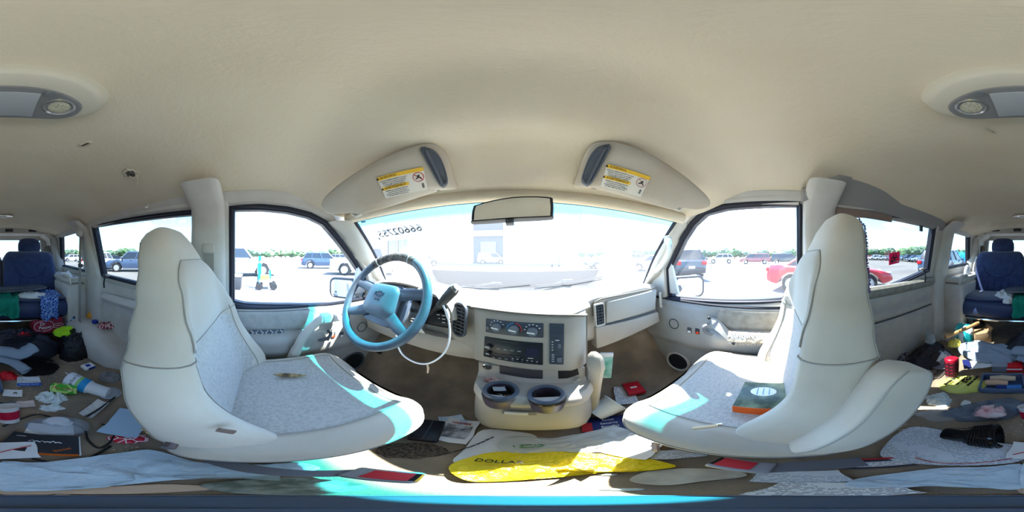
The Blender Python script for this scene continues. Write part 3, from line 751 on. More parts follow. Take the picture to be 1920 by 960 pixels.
# vents
vent_m = mat('vent_dark', (30, 32, 36), .5); slat_m = mat('vent_slat', (74, 76, 80), .4)
def vent(px, py, ypl, w, h, yaw, n, name='air_vent', rad=.02, m=slat_m):
    p = at_y(px, py, ypl); X = Vector((math.cos(yaw), math.sin(yaw), 0)); M = frame(p, X, (0, .08, 1))
    g = G(); g.prism(rrect(w, h, rad), .012, M @ Matrix.Translation((0, 0, -.006)), hole=[[(x, y) for x, y in rrect(w*.84, h*.88, rad*.7)]]); v = g.build(name, dash_dark if m is slat_m else trim_beige, T, bevel=.0015)
    g = G(); g.prism(rrect(w*.86, h*.9, rad*.7), .002, M @ Matrix.Translation((0, 0, -.004))); g.build('vent_cavity', vent_m, v)
    for i in range(n):
        yy = h*.40*(2*(i+.5)/n-1); g = G(); ww = w*.8*(1 if abs(yy) < h*.3 else .85)
        g.box(M @ Vector((0, yy, .003)), (ww, .010, .0022), R=M.to_3x3() @ Matrix.Rotation(.5, 3, 'X') @ Matrix.Rotation(PI/2*0, 3, 'X')); g.build('vent_slat', m, v, smooth=0)
    for xx in (-.2, .2):
        g = G(); g.box(M @ Vector((xx*w, 0, .004)), (.003, h*.8, .003), R=M.to_3x3()); g.build('vent_divider', m, v, smooth=0)
    return v
vent(862, 600, .535, .066, .135, -.5, 8, rad=.028)
vent(1124, 590, .555, .046, .098, .15, 6, m=mat('vent_slat_grey', (60, 64, 70), .5), rad=.008)
vent(1239, 562, .565, .030, .088, .55, 7, m=mat('vent_slat_grey', (60, 64, 70), .5), rad=.008)
vent(699, 551, .56, .045, .09, -.5, 7, rad=.012)
# glove box lid and lower panel
def quad_panel(name, pxs, ypl, d, m, par, bevel=.004, yaw=0):
    pts = [at_pl(a, b, (yaw, 1, 0), ypl) for a, b in pxs]
    g = G(); a = [g.v(p) for p in pts]; b = [g.v(p+Vector((0, d, 0))) for p in pts]; g.face(a); g.face(b[::-1]); n = len(a)
    for i in range(n): g.face((a[i], a[(i+1) % n], b[(i+1) % n], b[i]))
    return g.build(name, m, par, bevel=bevel, smooth=30)
gb = quad_panel('glove_box_lid', [(1138, 566), (1232, 543), (1229, 580), (1137, 607)], .566, .03, mat('glove_lid_plastic', (168, 166, 160), .45), T, .006)
g = G(); g.tube([at_y(1137, 609, .569), at_y(1232, 581, .569)], .003, 6); g.build('lid_gap', dash_dark, T)
g = G(); g.tube(spline([at_y(1112, 592, .57), at_y(1113, 572, .57), at_y(1122, 563, .568), at_y(1150, 556, .568), at_y(1232, 539, .568)], 5), .0035, 6); g.build('lid_lip_line', mat('panel_gap', (110, 104, 96), .8), T)  # thin darker tube following the lip above the glove box lid
quad_panel('lower_glove_panel', [(1117, 614), (1235, 585), (1238, 603), (1200, 622), (1119, 655)], .562, .05, dash_pl, T, .008)
# center stack, turned a little to the driver
def sface(x): return .500-.28*x
g = G(); rings = []
for zz, k in ((-.178, .016), (-.186, .004), (-.198, .0), (-.30, .0), (-.402, .0), (-.412, .004), (-.418, .012)):
    sec = [(-.155, .62), (-.150, sface(-.14)+.03)]
    for i in range(9): x = lerp(-.135, .165, i/8); sec.append((x, sface(x)+k))
    sec += [(.195, sface(.165)+.008+k), (.222, .478+k), (.238, .515+k), (.245, .62)]
    rings.append([(x, y, zz) for x, y in sec])
g.loft(rings); stack = g.build('center_stack', dash_pl, T, smooth=50)
g = G(); g.tube(spline([(-.150, .548, -.19), (-.135, sface(-.135)-.002, -.181), (0, sface(0)-.001, -.181), (.15, sface(.15)-.001, -.183), (.205, .458, -.192), (.232, .495, -.21), (.240, .515, -.27), (.240, .515, -.40)], 6), .0042, 6); g.build('stack_gap', mat('panel_gap', (110, 104, 96), .8), T)
# cover lip rolling down from the dash top
g = G(); rings = []
for k in range(22):
    x = lerp(-.17, .25, k/21); yb = sface(min(x, .17)) + (0 if x < .17 else (x-.17)*.6) ; 
    rings.append([(x, .60, -.168), (x, yb+.04, -.1665), (x, yb+.012, -.170), (x, yb+.001, -.179), (x, yb+.006, -.187), (x, .60, -.19)])
g.loft(rings); g.build('dash_top_lip', dash_pl, T, smooth=70)
def spt(px, py, d=0.0): p = at_pl(px, py, (.28, 1, 0), .500); return p - Vector((.28, 1, 0)).normalized()*d
def stack_panel(name, pxs, m, d=.004, par=None):
    pts = [spt(a, b, -.002) for a, b in pxs]; n_ = -Vector((.28, 1, 0)).normalized()
    g = G(); a = [g.v(p) for p in pts]; b = [g.v(p+n_*(d+.002)) for p in pts]; g.face(a[::-1]); g.face(b); k = len(a)
    for i in range(k): g.face((a[i], a[(i+1) % k], b[(i+1) % k], b[i]))
    return g.build(name, m, par or T, bevel=.0025, smooth=30)
panel_m = mat('control_panel_grey', (62, 70, 82), .4); radio_m = mat('radio_black', (34, 35, 42), .35)
cp = stack_panel('climate_panel', [(912, 597), (1019, 606), (1019, 633), (911, 622)], panel_m)
rd = stack_panel('car_radio', [(909, 630), (1018, 643), (1018, 684), (907, 667)], radio_m)
sp = stack_panel('side_switch_panel', [(1030, 606), (1058, 607), (1057, 683), (1030, 682)], panel_m)
NS = -Vector((.28, 1, 0)).normalized(); XS = Vector((1, -.28, 0)).normalized()
def knob(px, py, r, par, m=mat('knob_grey', (104, 110, 118), .4), h=.014, line=True):
    M = frame(spt(px, py, .004), XS, (0, 0, 1)); g = G(); g.lathe([(r*1.0, 0), (r, h*.6), (r*.85, h), (0, h)], 20, M); k = g.build('knob', m, par)
    if line: g = G(); g.box(M @ Vector((-r*.2, -r*.05, h)), (r*1.5, r*.28, .004), R=M.to_3x3() @ Matrix.Rotation(-.1, 3, 'Z')); g.build('knob_grip', white_pl, k, smooth=0)
for px, py in ((933, 612), (965, 616), (999, 620)): knob(px, py, .0155, cp)
knob(916, 614, .007, cp, h=.004, line=False)
for px, py, col, a0, a1 in ((965, 616, (200, 60, 70), 80, -20), (965, 616, (70, 140, 190), 190, 95)):
    M = frame(spt(px, py, .0045), XS, (0, 0, 1)); g = G(); g.tube([M @ Vector((.022*math.cos(math.radians(lerp(a0, a1, k/10))), .022*math.sin(math.radians(lerp(a0, a1, k/10))), 0)) for k in range(11)], .0018, 5)
    g.build('temperature_arc', mat('arc_%d' % col[0], col, .5), cp)
for cx, cy, rr in ((933, 612, .023), (999, 620, .024)):
    M = frame(spt(cx, cy, .0045), XS, (0, 0, 1))
    for k in range(6):
        a = math.radians(30+28*k); g = G(); g.box(M @ Vector((rr*math.cos(a), rr*math.sin(a), 0)), (.005, .003, .0006), R=M.to_3x3()); g.build('dial_mark', white_ink, cp, smooth=0)
def mark(px, py, w, h, m, par, d=.0045, nm='print_mark'):
    M = frame(spt(px, py, d), XS, (0, 0, 1)); g = G(); g.box(M @ Vector((0, 0, 0)), (w, h, .001), R=M.to_3x3()); return g.build(nm, m, par, smooth=0)
grey_ink = mat('grey_ink', (150, 156, 164), .6)
mark(952, 640, .074, .006, black_pl, rd, nm='cd_slot')
mark(998, 660, .038, .034, mat('radio_screen', (44, 46, 66), .12), rd, nm='display')
for i in range(4):
    mark(935+13*i, 653+1.6*i, .010, .003, grey_ink, rd); mark(932+13*i, 663+1.4*i, .016, .0035, dash_dark, rd, .006, 'radio_button'); mark(926+12*i, 669+1.6*i, .010, .0025, grey_ink, rd)
for i in range(6): mark(962+9*i, 674.5+1.2*i, .008, .004, dash_dark, rd, .006, 'radio_button'); mark(962+9*i, 671+1.2*i, .005, .0018, white_ink, rd)
knob(918, 648, .0105, rd, radio_m, .010); knob(918, 660, .0075, rd, black_pl, .010)
mark(995, 670.5, .016, .002, white_ink, rd)
mark(1044, 619, .036, .030, mat('blank_plate', (58, 66, 78), .35), sp, nm='blank_plate'); mark(1049, 647, .009, .018, mat('knob_grey', (104, 110, 118), .4), sp, .007, 'dimmer_wheel'); mark(1049, 673, .014, .022, mat('knob_grey', (104, 110, 118), .4), sp, .007, 'rocker_switch')
for k in range(4): mark(1036, 640+5*k, .004, .0025, white_ink, sp); mark(1037, 664+4*k, .007, .002, white_ink, sp)
mark(1045, 637, .012, .0025, white_ink, sp)
for k in range(2): g = G(); g.box(at_y(1044, 633+26*k, .4) if False else spt(1044, 633+25*k, .0046), (.036, .001, .001)); g.build('panel_seam', black_pl, sp, smooth=0)
# ---- engine cover console below the stack
E_ = thing('engine_cover_console', 'pale grey engine cover console with two cup holders and a drawer', 'console', (.05, .6, FLOOR))
def cfront(x): return .395-.12*x
def csec(k, back=.70, rx=.06):
    """outline in x/y at one height; k = how far back the front stands"""
    xs = [lerp(-.118, .215, i/12) for i in range(13)]; out = [(-.125, back)]
    for x in xs:
        e = max(0, (-.06-x)/.058) if x < -.06 else max(0, (x-.135)/.08); out.append((x, cfront(x)+k+.055*e**2.2))
    return out + [(.222, back)]
g = G(); rings = []
for z, k in ((FLOOR+.01, .12), (-.77, .07), (-.755, .03), (-.73, .008), (-.68, .0), (-.60, .002), (-.545, .012), (-.520, .018)): rings.append([(x, y, z) for x, y in csec(k)])
g.loft(rings); body = g.build('console_body', dash_pl, E_, smooth=60)
CUPS = [(at_z(939, 731, -.470), .047), (at_z(1024, 739, -.470), .046)]
g = G(); rings = []
for z, k in ((-.535, .012), (-.525, -.004), (-.500, -.012), (-.480, -.006), (-.472, .008)): rings.append([(x, y, z) for x, y in csec(k, .56)])
g.loft(rings, cap=False)
loops = [[(x, y) for x, y, z in rings[-1]]] + [[(c.x+r*.86*math.cos(2*PI*k/28), c.y+r*.86*math.sin(2*PI*k/28)) for k in range(28)] for c, r in CUPS]
flat = [p for l in loops for p in l]; vv = [g.v((x, y, -.472)) for x, y in flat]
for tr_ in geometry.tessellate_polygon([[Vector((x, y, 0)) for x, y in l] for l in loops]): g.face([vv[i] for i in tr_])
shelf = g.build('cup_shelf', dash_pl, E_, smooth=60)
g = G(); g.tube([(x, y-.004, -.536+.010*math.sin(PI*i/14)) for i, (x, y) in enumerate(csec(.012)[1:-1])], .003, 6); g.build('drawer_gap', black_pl, E_)
# upper back wall with slot, lighter and open pocket
def cback(x): return .502-.20*x
g = G(); rings = []
for z in (-.475, -.46, -.43, -.414): rings.append([(-.125, .62, z)] + [(lerp(-.12, .21, i/8), cback(lerp(-.12, .21, i/8))+(.0 if z > -.47 else -.02), z) for i in range(9)] + [(.222, .62, z)])
g.loft(rings); g.build('console_back', dash_pl, E_, smooth=60)
def cbp(px, py, d=0): p = at_pl(px, py, (.20, 1, 0), .502); return p + Vector((-.2, -1, 0)).normalized()*d
def cpanel(name, pxs, m, d, par=E_):
    pts = [cbp(a, b, -.004) for a, b in pxs]; n_ = Vector((-.2, -1, 0)).normalized(); g = G(); a = [g.v(p) for p in pts]; b = [g.v(p+n_*(d+.004)) for p in pts]; g.face(a[::-1]); g.face(b); k = len(a)
    for i in range(k): g.face((a[i], a[(i+1) % k], b[(i+1) % k], b[i]))
    return g.build(name, m, par, bevel=.002, smooth=30)
cpanel('storage_slot', [(936, 686), (1018, 694), (1018, 712), (937, 700)], mat('slot_dark', (60, 56, 60), .6), .0015)
cpanel('open_pocket', [(1046, 690), (1082, 684), (1086, 702), (1047, 714)], mat('pocket_black', (24, 22, 24), .7), .0015)
M = frame(cbp(914, 687, .002), (1, -.2, 0), (0, 0, 1)); g = G(); g.lathe([(.013, 0), (.015, .003), (.012, .004), (.0105, .0)], 20, M); lg = g.build('lighter_socket', chrome, E_)
g = G(); g.lathe([(0, .0005), (.0105, .001)], 20, M); g.build('socket_hole', black_pl, lg)
g = G(); g.tube([cbp(1047, 716, .01), cbp(1068, 716, .022), cbp(1086, 706, .01)], .006, 6); g.build('pocket_lip', dash_pl, E_)
# cup holders
for i, (c, r) in enumerate(CUPS):
    Mc = Matrix.Translation((c.x, c.y, -.474))
    g = G(); g.lathe([(r*.80, .002), (r*.84, .008), (r, .010), (r*1.06, .006), (r*1.08, .0)], 28, Mc); ch = g.build('cup_holder', mat('cup_holder_grey', (84, 92, 104), .4), E_)
    g = G(); g.lathe([(0, -.043), (r*.70, -.043), (r*.78, -.02), (r*.84, .006)], 28, Mc); g.build('cup_well', mat('well_dark', (48, 42, 44), .7), ch)
    g = G(); g.lathe([(r*.9, -.050), (r*1.02, -.02), (r*1.05, .002)], 24, Matrix.Translation((c.x, c.y-.012, -.476))); g.build('cup_holder_front', mat('cup_holder_purple', (70, 58, 72), .4), ch)
# drawer pull
p = at_pl(973, 774, (.12, 1, 0), .395); M = frame(p, (1, -.12, 0), (0, 0, 1))
g = G(); g.prism(rrect(.085, .026, .006), .004, M @ Matrix.Translation((0, 0, -.001))); g.build('latch_recess', mat('recess_grey', (110, 108, 102), .6), E_, bevel=.002)
g = G(); g.prism(rrect(.058, .018, .003), .007, M @ Matrix.Translation((-.006, 0, 0))); g.build('drawer_latch', mat('latch_plate', (186, 184, 178), .4), E_, bevel=.002)
# right hand side cheek with bolts
g = G(); g.tube(spline([at_x(1113, 660, .232), at_x(1117, 690, .232), at_x(1113, 720, .235), at_x(1106, 770, .235)], 5), [.006, .012, .016, .018, .018, .018]+[.016]*8+[.012, .006], 8, flat=1.6); g.build('side_cheek', dash_pl, E_)

# ---- steering column and wheel
WC = Vector((-.425, .415, -.168)); AX = Vector((.03, -.80, .52)).normalized()     # towards the driver
SX = Vector((1, 0, 0)) - AX*AX.x; SX.normalize(); MWh = frame(WC, SX, AX.cross(SX)); MWh = frame(WC, SX, (0, .5, .8))
COL = thing('steering_column', 'dark grey steering column with gear lever and turn stalk', 'steering column', WC - AX*.22)
g = G(); rings = []
for t, r, rz in ((.03, .050, .055), (.07, .062, .07), (.14, .068, .075), (.24, .07, .085)):
    c = WC - AX*t - Vector((0, 0, .012)); rings.append([c + (SX*math.cos(2*PI*k/20)*r + MWh.to_3x3() @ Vector((0, 1, 0))*math.sin(2*PI*k/20)*rz) for k in range(20)])
g.loft(rings); g.build('column_shroud', mat('column_grey', (112, 112, 112), .5), COL)
p = [WC - AX*.10 + Vector((.06, 0, .01)), at_y(808, 588, .50), at_y(826, 570, .47), at_y(838, 556, .46)]
g = G(); g.tube(p, [.008, .008, .009, .010], 8); g.build('gear_lever', black_pl, COL)
g = G(); g.tube([at_y(824, 573, .468), at_y(836, 559, .46), at_y(850, 544, .452), at_y(854, 541, .45)], [.013, .016, .017, .013], 10); gl = g.build('gear_lever_grip', mat('grip_grey', (70, 68, 68), .5), COL)
g = G(); g.tube([at_y(853, 541.5, .45), at_y(857, 538, .448)], [.0165, .012], 10); g.build('lever_button', chrome, gl)
g = G(); g.tube([WC - AX*.11 + Vector((-.05, 0, .03)), at_y(690, 560, .47), at_y(682, 558, .46)], [.009, .009, .012], 8); g.build('turn_stalk', black_pl, COL)
g = G(); g.lathe([(.012, 0), (.012, .02), (.006, .024), (0, .024)], 12, frame(WC-AX*.11+Vector((.072, -.02, -.02)), (0, 1, 0), (0, 0, 1))); g.build('ignition_lock', chrome, COL)
# ribbed shroud bottom
for k in range(6): g = G(); g.box(WC - AX*.115 + Vector((.078, -.0+.006*k, -.055-.008*k)), (.03, .003, .004)); g.build('shroud_rib', white_pl, COL, smooth=0)
W_ = thing('steering_wheel', 'worn blue grey four-spoke steering wheel with a bow tie emblem', 'steering wheel', WC)
wheel_m = mat('steering_wheel_vinyl', (92, 104, 118), .38, rgb2=(78, 86, 98), vscale=14, bump=.2, bscale=400)
WR = .178
def wp(a, r, h=0): return MWh @ Vector((r*math.cos(a), r*math.sin(a), h))
g = G(); g.tube([wp(2*PI*k/64, WR, .025) for k in range(64)], .0155, 12, closed=True); g.build('rim', wheel_m, W_)
# worn, cracked wrap on the top of the rim
g = G(); n = 22
pts = [wp(math.radians(lerp(132, 62, k/n)), WR, .025) for k in range(n+1)]
g.tube(pts, [.0166+.0012*noise.noise((k*.9, 3, 1)) for k in range(n+1)], 12); g.build('cracked_wrap', mat('cracked_wrap', (72, 70, 70), .7, rgb2=(120, 112, 104), vscale=60, bump=1, bscale=120), W_)
for a in (124, 70):
    g = G(); g.tube([wp(math.radians(a), WR, .025)+MWh.to_3x3() @ Vector((.0172*math.cos(b)*math.cos(math.radians(a)), .0172*math.cos(b)*math.sin(math.radians(a)), .0172*math.sin(b))) for b in [2*PI*i/14 for i in range(14)]], .0022, 5, closed=True); g.build('wrap_tie', white_pl, W_)
for a0, a1 in ((166, 155), (14, 25), (212, 222), (328, 318)):
    g = G(); pts = []
    for k in range(7):
        t = k/6; a = math.radians(lerp(a1, a0, t)); pts.append(wp(a, lerp(.06, WR-.004, t), lerp(.012, .024, t)))
    g.tube(spline(pts, 2), [lerp(.026, .017, i/12) for i in range(13)], 10, flat=.5, up=AX); g.build('spoke', wheel_m, W_)
g = G(); rings = []
for k, h in ((.80, -.02), (1.0, .0), (1.0, .018), (.94, .032), (.80, .040), (.4, .044)): rings.append([MWh @ Vector((x*k, y*k-.004, h)) for x, y in [(x, y*(1.0 if y > 0 else 1.0)) for x, y in rrect(.150, .125, .034, 5)]])
g.loft(rings); hub = g.build('airbag_cover', mat('airbag_cover_vinyl', (104, 116, 130), .42, bump=.2, bscale=400), W_, smooth=50)
g = G(); rings = []
for k, h in ((1.0, -.03), (1.03, -.012), (1.0, .008)): rings.append([MWh @ Vector((x*k, y*k-.012, h)) for x, y in rrect(.185, .155, .05, 5)])
g.loft(rings); g.build('hub', wheel_m, W_, smooth=60)
bow = [(-.5, -.08), (-.42, .14), (-.16, .14), (-.16, .24), (.20, .24), (.17, .14), (.5, .14), (.42, -.14), (.16, -.14), (.16, -.24), (-.20, -.24), (-.17, -.14), (-.5, -.14)]
g = G(); g.prism([(x*.046, y*.046) for x, y in bow], .003, MWh @ Matrix.Translation((.0, .012, .0430)), hole=[[(x*.035, y*.029) for x, y in bow]]); g.build('emblem', mat('emblem_dark', (50, 60, 78), .4), hub)
lettering('AIR BAG', .0075, mat('emblem_dark', (50, 60, 78), .4), hub, None, M=MWh @ Matrix.Translation((0, -.010, .0445)))
# white charging cable looped over the wheel
cab = spline([at_y(778, 640, .40), at_y(757, 610, .41), at_y(745, 612, .43), at_y(744, 640, .44), at_y(755, 665, .45), at_y(780, 680, .45), at_y(805, 681, .45), at_y(830, 665, .45), at_y(842, 640, .45), at_y(842, 605, .45), at_y(832, 575, .455), at_y(820, 555, .47), at_y(806, 535, .50), at_y(800, 530, .50), at_y(780, 548, .46), at_y(760, 575, .42), at_y(748, 600, .42)], 6)
g = G(); g.tube(cab[12:], .0034, 8); CB = tag(g.build('charging_cable', mat('white_cable', (236, 236, 240), .35)), 'white cable looped around the steering wheel and hanging below it', 'cable')
g = G(); g.tube([at_y(801, 682, .45), at_y(803, 690, .45), at_y(802, 699, .45)], [.003, .004, .003], 6); g.build('cable_end', mat('frayed_tip', (190, 170, 150), .6), CB)
g = G(); g.tube([at_y(836, 580, .452), at_y(839, 588, .45), at_y(841, 597, .45)], [.006, .0065, .005], 8); g.build('cable_plug', mat('white_cable', (236, 236, 240), .35), CB)
# footwell: pedal lever, bracket box, footrest
g = thing('release_handle', 'small black release handle under the dashboard by the driver door', 'handle', at_y(709, 656, .60)); GH = g
q = G(); q.box(at_y(709, 656, .60), (.05, .02, .045)); b_ = q.build('handle_body', black_pl, GH, bevel=.006)
q = G(); q.box(at_y(709, 657, .588), (.02, .004, .006)); q.build('handle_mark', white_pl, GH, smooth=0)
for dx, nm, w in ((-.36, 'brake_pedal', .11), (-.25, 'accelerator_pedal', .055)):
    t = thing(nm, 'wide black brake pedal in the driver footwell' if nm[0] == 'b' else 'narrow black accelerator pedal in the driver footwell', 'pedal', (dx, .80, -.62))
    q = G(); q.box((dx, .80, -.62), (w, .02, .07), R=Matrix.Rotation(-.6, 3, 'X')); q.build('pedal_pad', black_pl, t, bevel=.006)
    q = G(); q.tube([(dx, .81, -.60), (dx, .92, -.48), (dx, .98, -.35)], .010, 6); q.build('pedal_arm', dash_dark, t)

# ================================================================== SUN VISORS, MIRROR, ROOF CONSOLE
def visor(s, label, px):
    """px: photo outline of the visor, laid on its sloping plane"""
    pl = [at_pl(a, b, VN[s], VC[s]) for a, b in px]
    c = sum(pl, Vector())/len(pl); t = thing('sun_visor', label, 'sun visor', c)
    n_ = Vector(VN[s]).normalized(); n_ = -n_ if n_.z > 0 else n_     # towards the cabin
    loop = spline(pl, 4, True); g = G()
    cc = sum(loop, Vector())/len(loop)
    rings = [[cc+(p-cc)*k+n_*h for p in loop] for k, h in ((.90, -.016), (.985, -.012), (1.0, -.003), (.985, .006), (.95, .009), (.6, .011), (.2, .011))]
    g.loft(rings); g.build('visor_body', mat('visor_fabric', (192, 184, 170), .9, rgb2=(184, 168, 148), vscale=6, vlo=.5, vhi=.75, bump=.3, bscale=500), t, smooth=60)
    return t, n_, cc
# plane through three points: inner top, inner bottom, outer bottom
def plane3(a, b, c):
    n_ = (b-a).cross(c-a).normalized(); return tuple(n_), n_.dot(a)
VN, VC = {}, {}
VN[-1], VC[-1] = plane3(at_z(805, 268, .315), at_z(857, 352, .215), at_z(606, 390, .185))
VN[1], VC[1] = plane3(at_z(1125, 265, .315), at_z(1075, 350, .215), at_z(1329, 388, .185))
outL = [(803, 268), (770, 275), (720, 295), (670, 322), (630, 350), (606, 374), (603, 390), (618, 400), (640, 399), (662, 399), (680, 400), (740, 384), (812, 361), (824, 356), (858, 352), (850, 325), (838, 290), (822, 272)]
outR = [(1127, 265), (1160, 267), (1210, 285), (1262, 315), (1305, 348), (1329, 372), (1330, 386), (1310, 392), (1290, 391), (1275, 389), (1255, 391), (1195, 374), (1128, 356), (1110, 352), (1076, 350), (1083, 325), (1095, 290), (1110, 270)]
for s, ol, lb, mir, lab in ((-1, outL, 'folded-up beige sun visor above the steering wheel', [(790, 283), (805, 278), (822, 290), (834, 316), (838, 340), (824, 345)], [(704, 333), (787, 313), (807, 350), (729, 370)]),
                            (1, outR, 'folded-up beige sun visor on the passenger side, stained at its outer end', [(1144, 278), (1126, 274), (1110, 287), (1098, 312), (1092, 337), (1109, 342)], [(1145, 308), (1223, 332), (1197, 363), (1121, 347)])):
    t, n_, cc = visor(s, lb, ol)
    def vp(a, b, h=.0): return at_pl(a, b, VN[s], VC[s]) + n_*h
    pts = [vp(a, b, .011) for a, b in mir]; g = G(); lp = spline(pts, 3, True); c2 = sum(lp, Vector())/len(lp)
    g.loft([[c2+(p-c2)*k+n_*h for p in lp] for k, h in ((1.04, -.004), (1.04, .004), (.96, .008), (.86, .0085), (.8, .006), (.3, .006))]); mc = g.build('mirror_cover', mat('mirror_cover_grey', (84, 90, 100), .35), t, smooth=40)
    a0, a1 = (vp(798, 281, .019), vp(829, 344, .019)) if s < 0 else (vp(1136, 276, .019), vp(1103, 341, .019)); g = G(); g.tube([a0, lerp(a0, a1, .5), a1], .004, 6); g.build('cover_ridge', mat('mirror_cover_grey', (84, 90, 100), .35), mc)
    q = [vp(a, b, .0125) for a, b in lab]
    M = frame(sum(q, Vector())/4, q[1]-q[0], q[0]-q[3]); wl = ((q[1]-q[0]).length+(q[2]-q[3]).length)/2; hl_ = ((q[0]-q[3]).length+(q[1]-q[2]).length)/2
    if M.to_3x3().col[2].dot(n_) < 0: print('label flipped', s)
    g = G(); g.prism(rrect(wl, hl_, .002), .0006, M); wl_ = g.build('warning_label', mat('label_paper', (224, 220, 210), .6), t, smooth=0)
    yel = mat('label_yellow', (236, 190, 60), .6)
    g = G(); g.box(M @ Vector((0, hl_*.42, .0008)), (wl, hl_*.16, .0005), R=M.to_3x3()); g.build('yellow_band', yel, wl_, smooth=0)
    g = G(); g.box(M @ Vector((-wl*.18, -hl_*.06, .0008)), (wl*.62, hl_*.14, .0005), R=M.to_3x3()); g.build('yellow_band', yel, wl_, smooth=0)
    lettering('\u25B2 WARNING', hl_*.13, ink, wl_, None, M=M @ Matrix.Translation((-wl*.30, hl_*.42, .0013)), depth=.0002)
    lettering('\u25B2 AVERTISSEMENT', hl_*.12, ink, wl_, None, M=M @ Matrix.Translation((-wl*.22, -hl_*.06, .0013)), depth=.0002)
    for j, yy in enumerate((.27, .19, .11, .04, -.19, -.27, -.35, -.43)):
        lettering(('DEATH or SERIOUS INJURY can occur', 'children 12 and under can be killed', 'by the air bag. The BACK SEAT is', 'the SAFEST place for children', 'NEVER put a rear-facing child seat', 'in the front. Sit as far back as', 'possible from the air bag. ALWAYS', 'use SEAT BELTS and restraints')[j], hl_*.065, ink, wl_, None, M=M @ Matrix.Translation((-wl*.17, hl_*yy, .0010)), depth=.0002)
    Mr = M @ Matrix.Translation((wl*.36, hl_*.12, .0010)); rr = hl_*.20
    g = G(); g.tube([Mr @ Vector((rr*math.cos(2*PI*k/24), rr*math.sin(2*PI*k/24), 0)) for k in range(24)], rr*.10, 5, closed=True, flat=.2); g.build('prohibition_ring', red_pl, wl_)
    g = G(); g.tube([Mr @ Vector((-rr*.7, rr*.7, 0)), Mr @ Vector((rr*.7, -rr*.7, 0))], rr*.08, 4, flat=.2); g.build('prohibition_bar', red_pl, wl_)
    g = G(); g.tube([Mr @ Vector((-rr*.5, -rr*.3, 0)), Mr @ Vector((0, -rr*.1, 0)), Mr @ Vector((rr*.2, rr*.5, 0))], rr*.13, 5); g.tube([Mr @ Vector((-rr*.2, rr*.3, 0)), Mr @ Vector((rr*.5, -rr*.3, 0))], rr*.1, 5); g.build('pictogram', ink, wl_)
    for k in range(7): g = G(); g.box(M @ Vector((wl*.42, hl_*(-.18-.03*k), .0010)), (wl*.05, hl_*.014, .0005), R=M.to_3x3()); g.build('bar_code_line', ink, wl_, smooth=0)
    # clip on the headliner
    cx, cy = (822, 356) if s < 0 else (1112, 353)
    g = G(); g.lathe([(0, .012), (.008, .010), (.012, 0)], 14, frame(vp(cx, cy, -.002), (1, 0, 0), (0, .7, .7))); g.build('visor_clip', trim_beige, t)
    cx, cy = (668, 402) if s < 0 else (1272, 390)
    g = G(); g.tube([vp(cx-8, cy, -.008), vp(cx, cy+2, .004), vp(cx+8, cy, -.008)], .008, 8); g.build('visor_hinge', trim_beige, t)
# rear-view mirror
pr = at_y(960, 392, .40); MR = frame(pr, Vector((1, -.06, .035)), Vector((0, .25, 1)))
T2 = thing('rear_view_mirror', 'wide black-framed rear-view mirror hanging at the top of the windshield', 'mirror', pr)
shape = [(-.100, -.024), (-.092, -.030), (0, -.030), (.088, -.028), (.098, -.020), (.100, .020), (.090, .031), (0, .033), (-.085, .020), (-.098, .010)]
lp = [(p.x, p.y) for p in spline([(x, y, 0) for x, y in shape], 4, True)]
g = G(); g.loft([[MR @ Vector((x*k, y*k, h)) for x, y in lp] for k, h in ((.93, .004), (1.0, .006), (1.03, .0), (1.02, -.012), (.8, -.028), (.3, -.034))]); g.build('mirror_shell', mat('mirror_shell_black', (46, 46, 48), .45), T2, smooth=50)
g = G(); g.prism([(x*.94, y*.90) for x, y in lp], .001, MR @ Matrix.Translation((0, 0, .0045))); g.build('mirror_glass', mirror_m, T2, smooth=0)
g = G(); g.tube([MR @ Vector((0, .01, -.03)), MR @ Vector((0, .03, -.06)), wsh(0, .12, .01)], [.008, .007, .012], 8); g.build('mirror_stem', black_pl, T2)
g = G(); g.box(MR @ Vector((-.006, -.036, -.004)), (.020, .010, .02), R=MR.to_3x3()); g.build('dimming_tab', dash_dark, T2, bevel=.002)
# overhead console with two reading lamps
zc = .412
RC = thing('overhead_console', 'beige overhead console with two reading lamps behind the front seats', 'console', (0, -.26, zc))
lp = [(x, y) for x, y in [(.178*math.copysign(abs(math.cos(a))**.55, math.cos(a)), -.005+.082*math.copysign(abs(math.sin(a))**.75, math.sin(a))) for a in [2*PI*k/48 for k in range(48)]]]
lp = [(x*(1 if y < 0 else 1-.28*(y/.08)**2), y) for x, y in lp]
Mo = frame((0, -.255, zc), (1, 0, 0), (0, -1, 0)); Mo = Matrix.Translation((0, -.255, zc)) @ Matrix.Rotation(PI, 4, 'Y')
g = G(); g.loft([[Mo @ Vector((x*k, y*k, h)) for x, y in lp] for k, h in ((1.05, -.02), (1.0, .004), (.94, .018), (.86, .024), (.3, .025))]); g.build('console_shell', mat('console_beige', (206, 200, 184), .5, bump=.1, bscale=400), RC, smooth=60)
in_ = mat('lamp_bezel_grey', (132, 132, 134), .4)
lp2 = [(x*.80, y*.66-.020) for x, y in lp]
g = G(); g.loft([[Mo @ Vector((x*k, y, h)) for x, y in lp2] for k, h in ((1.0, .018), (1.0, .028), (.97, .032), (.5, .033))]); g.build('lamp_panel', in_, RC, smooth=40)
g = G(); g.box(Mo @ Vector((0, -.026, .034)), (.115, .085, .006)); g.build('center_door', mat('silver_door', (168, 172, 178), .35), RC, bevel=.004)
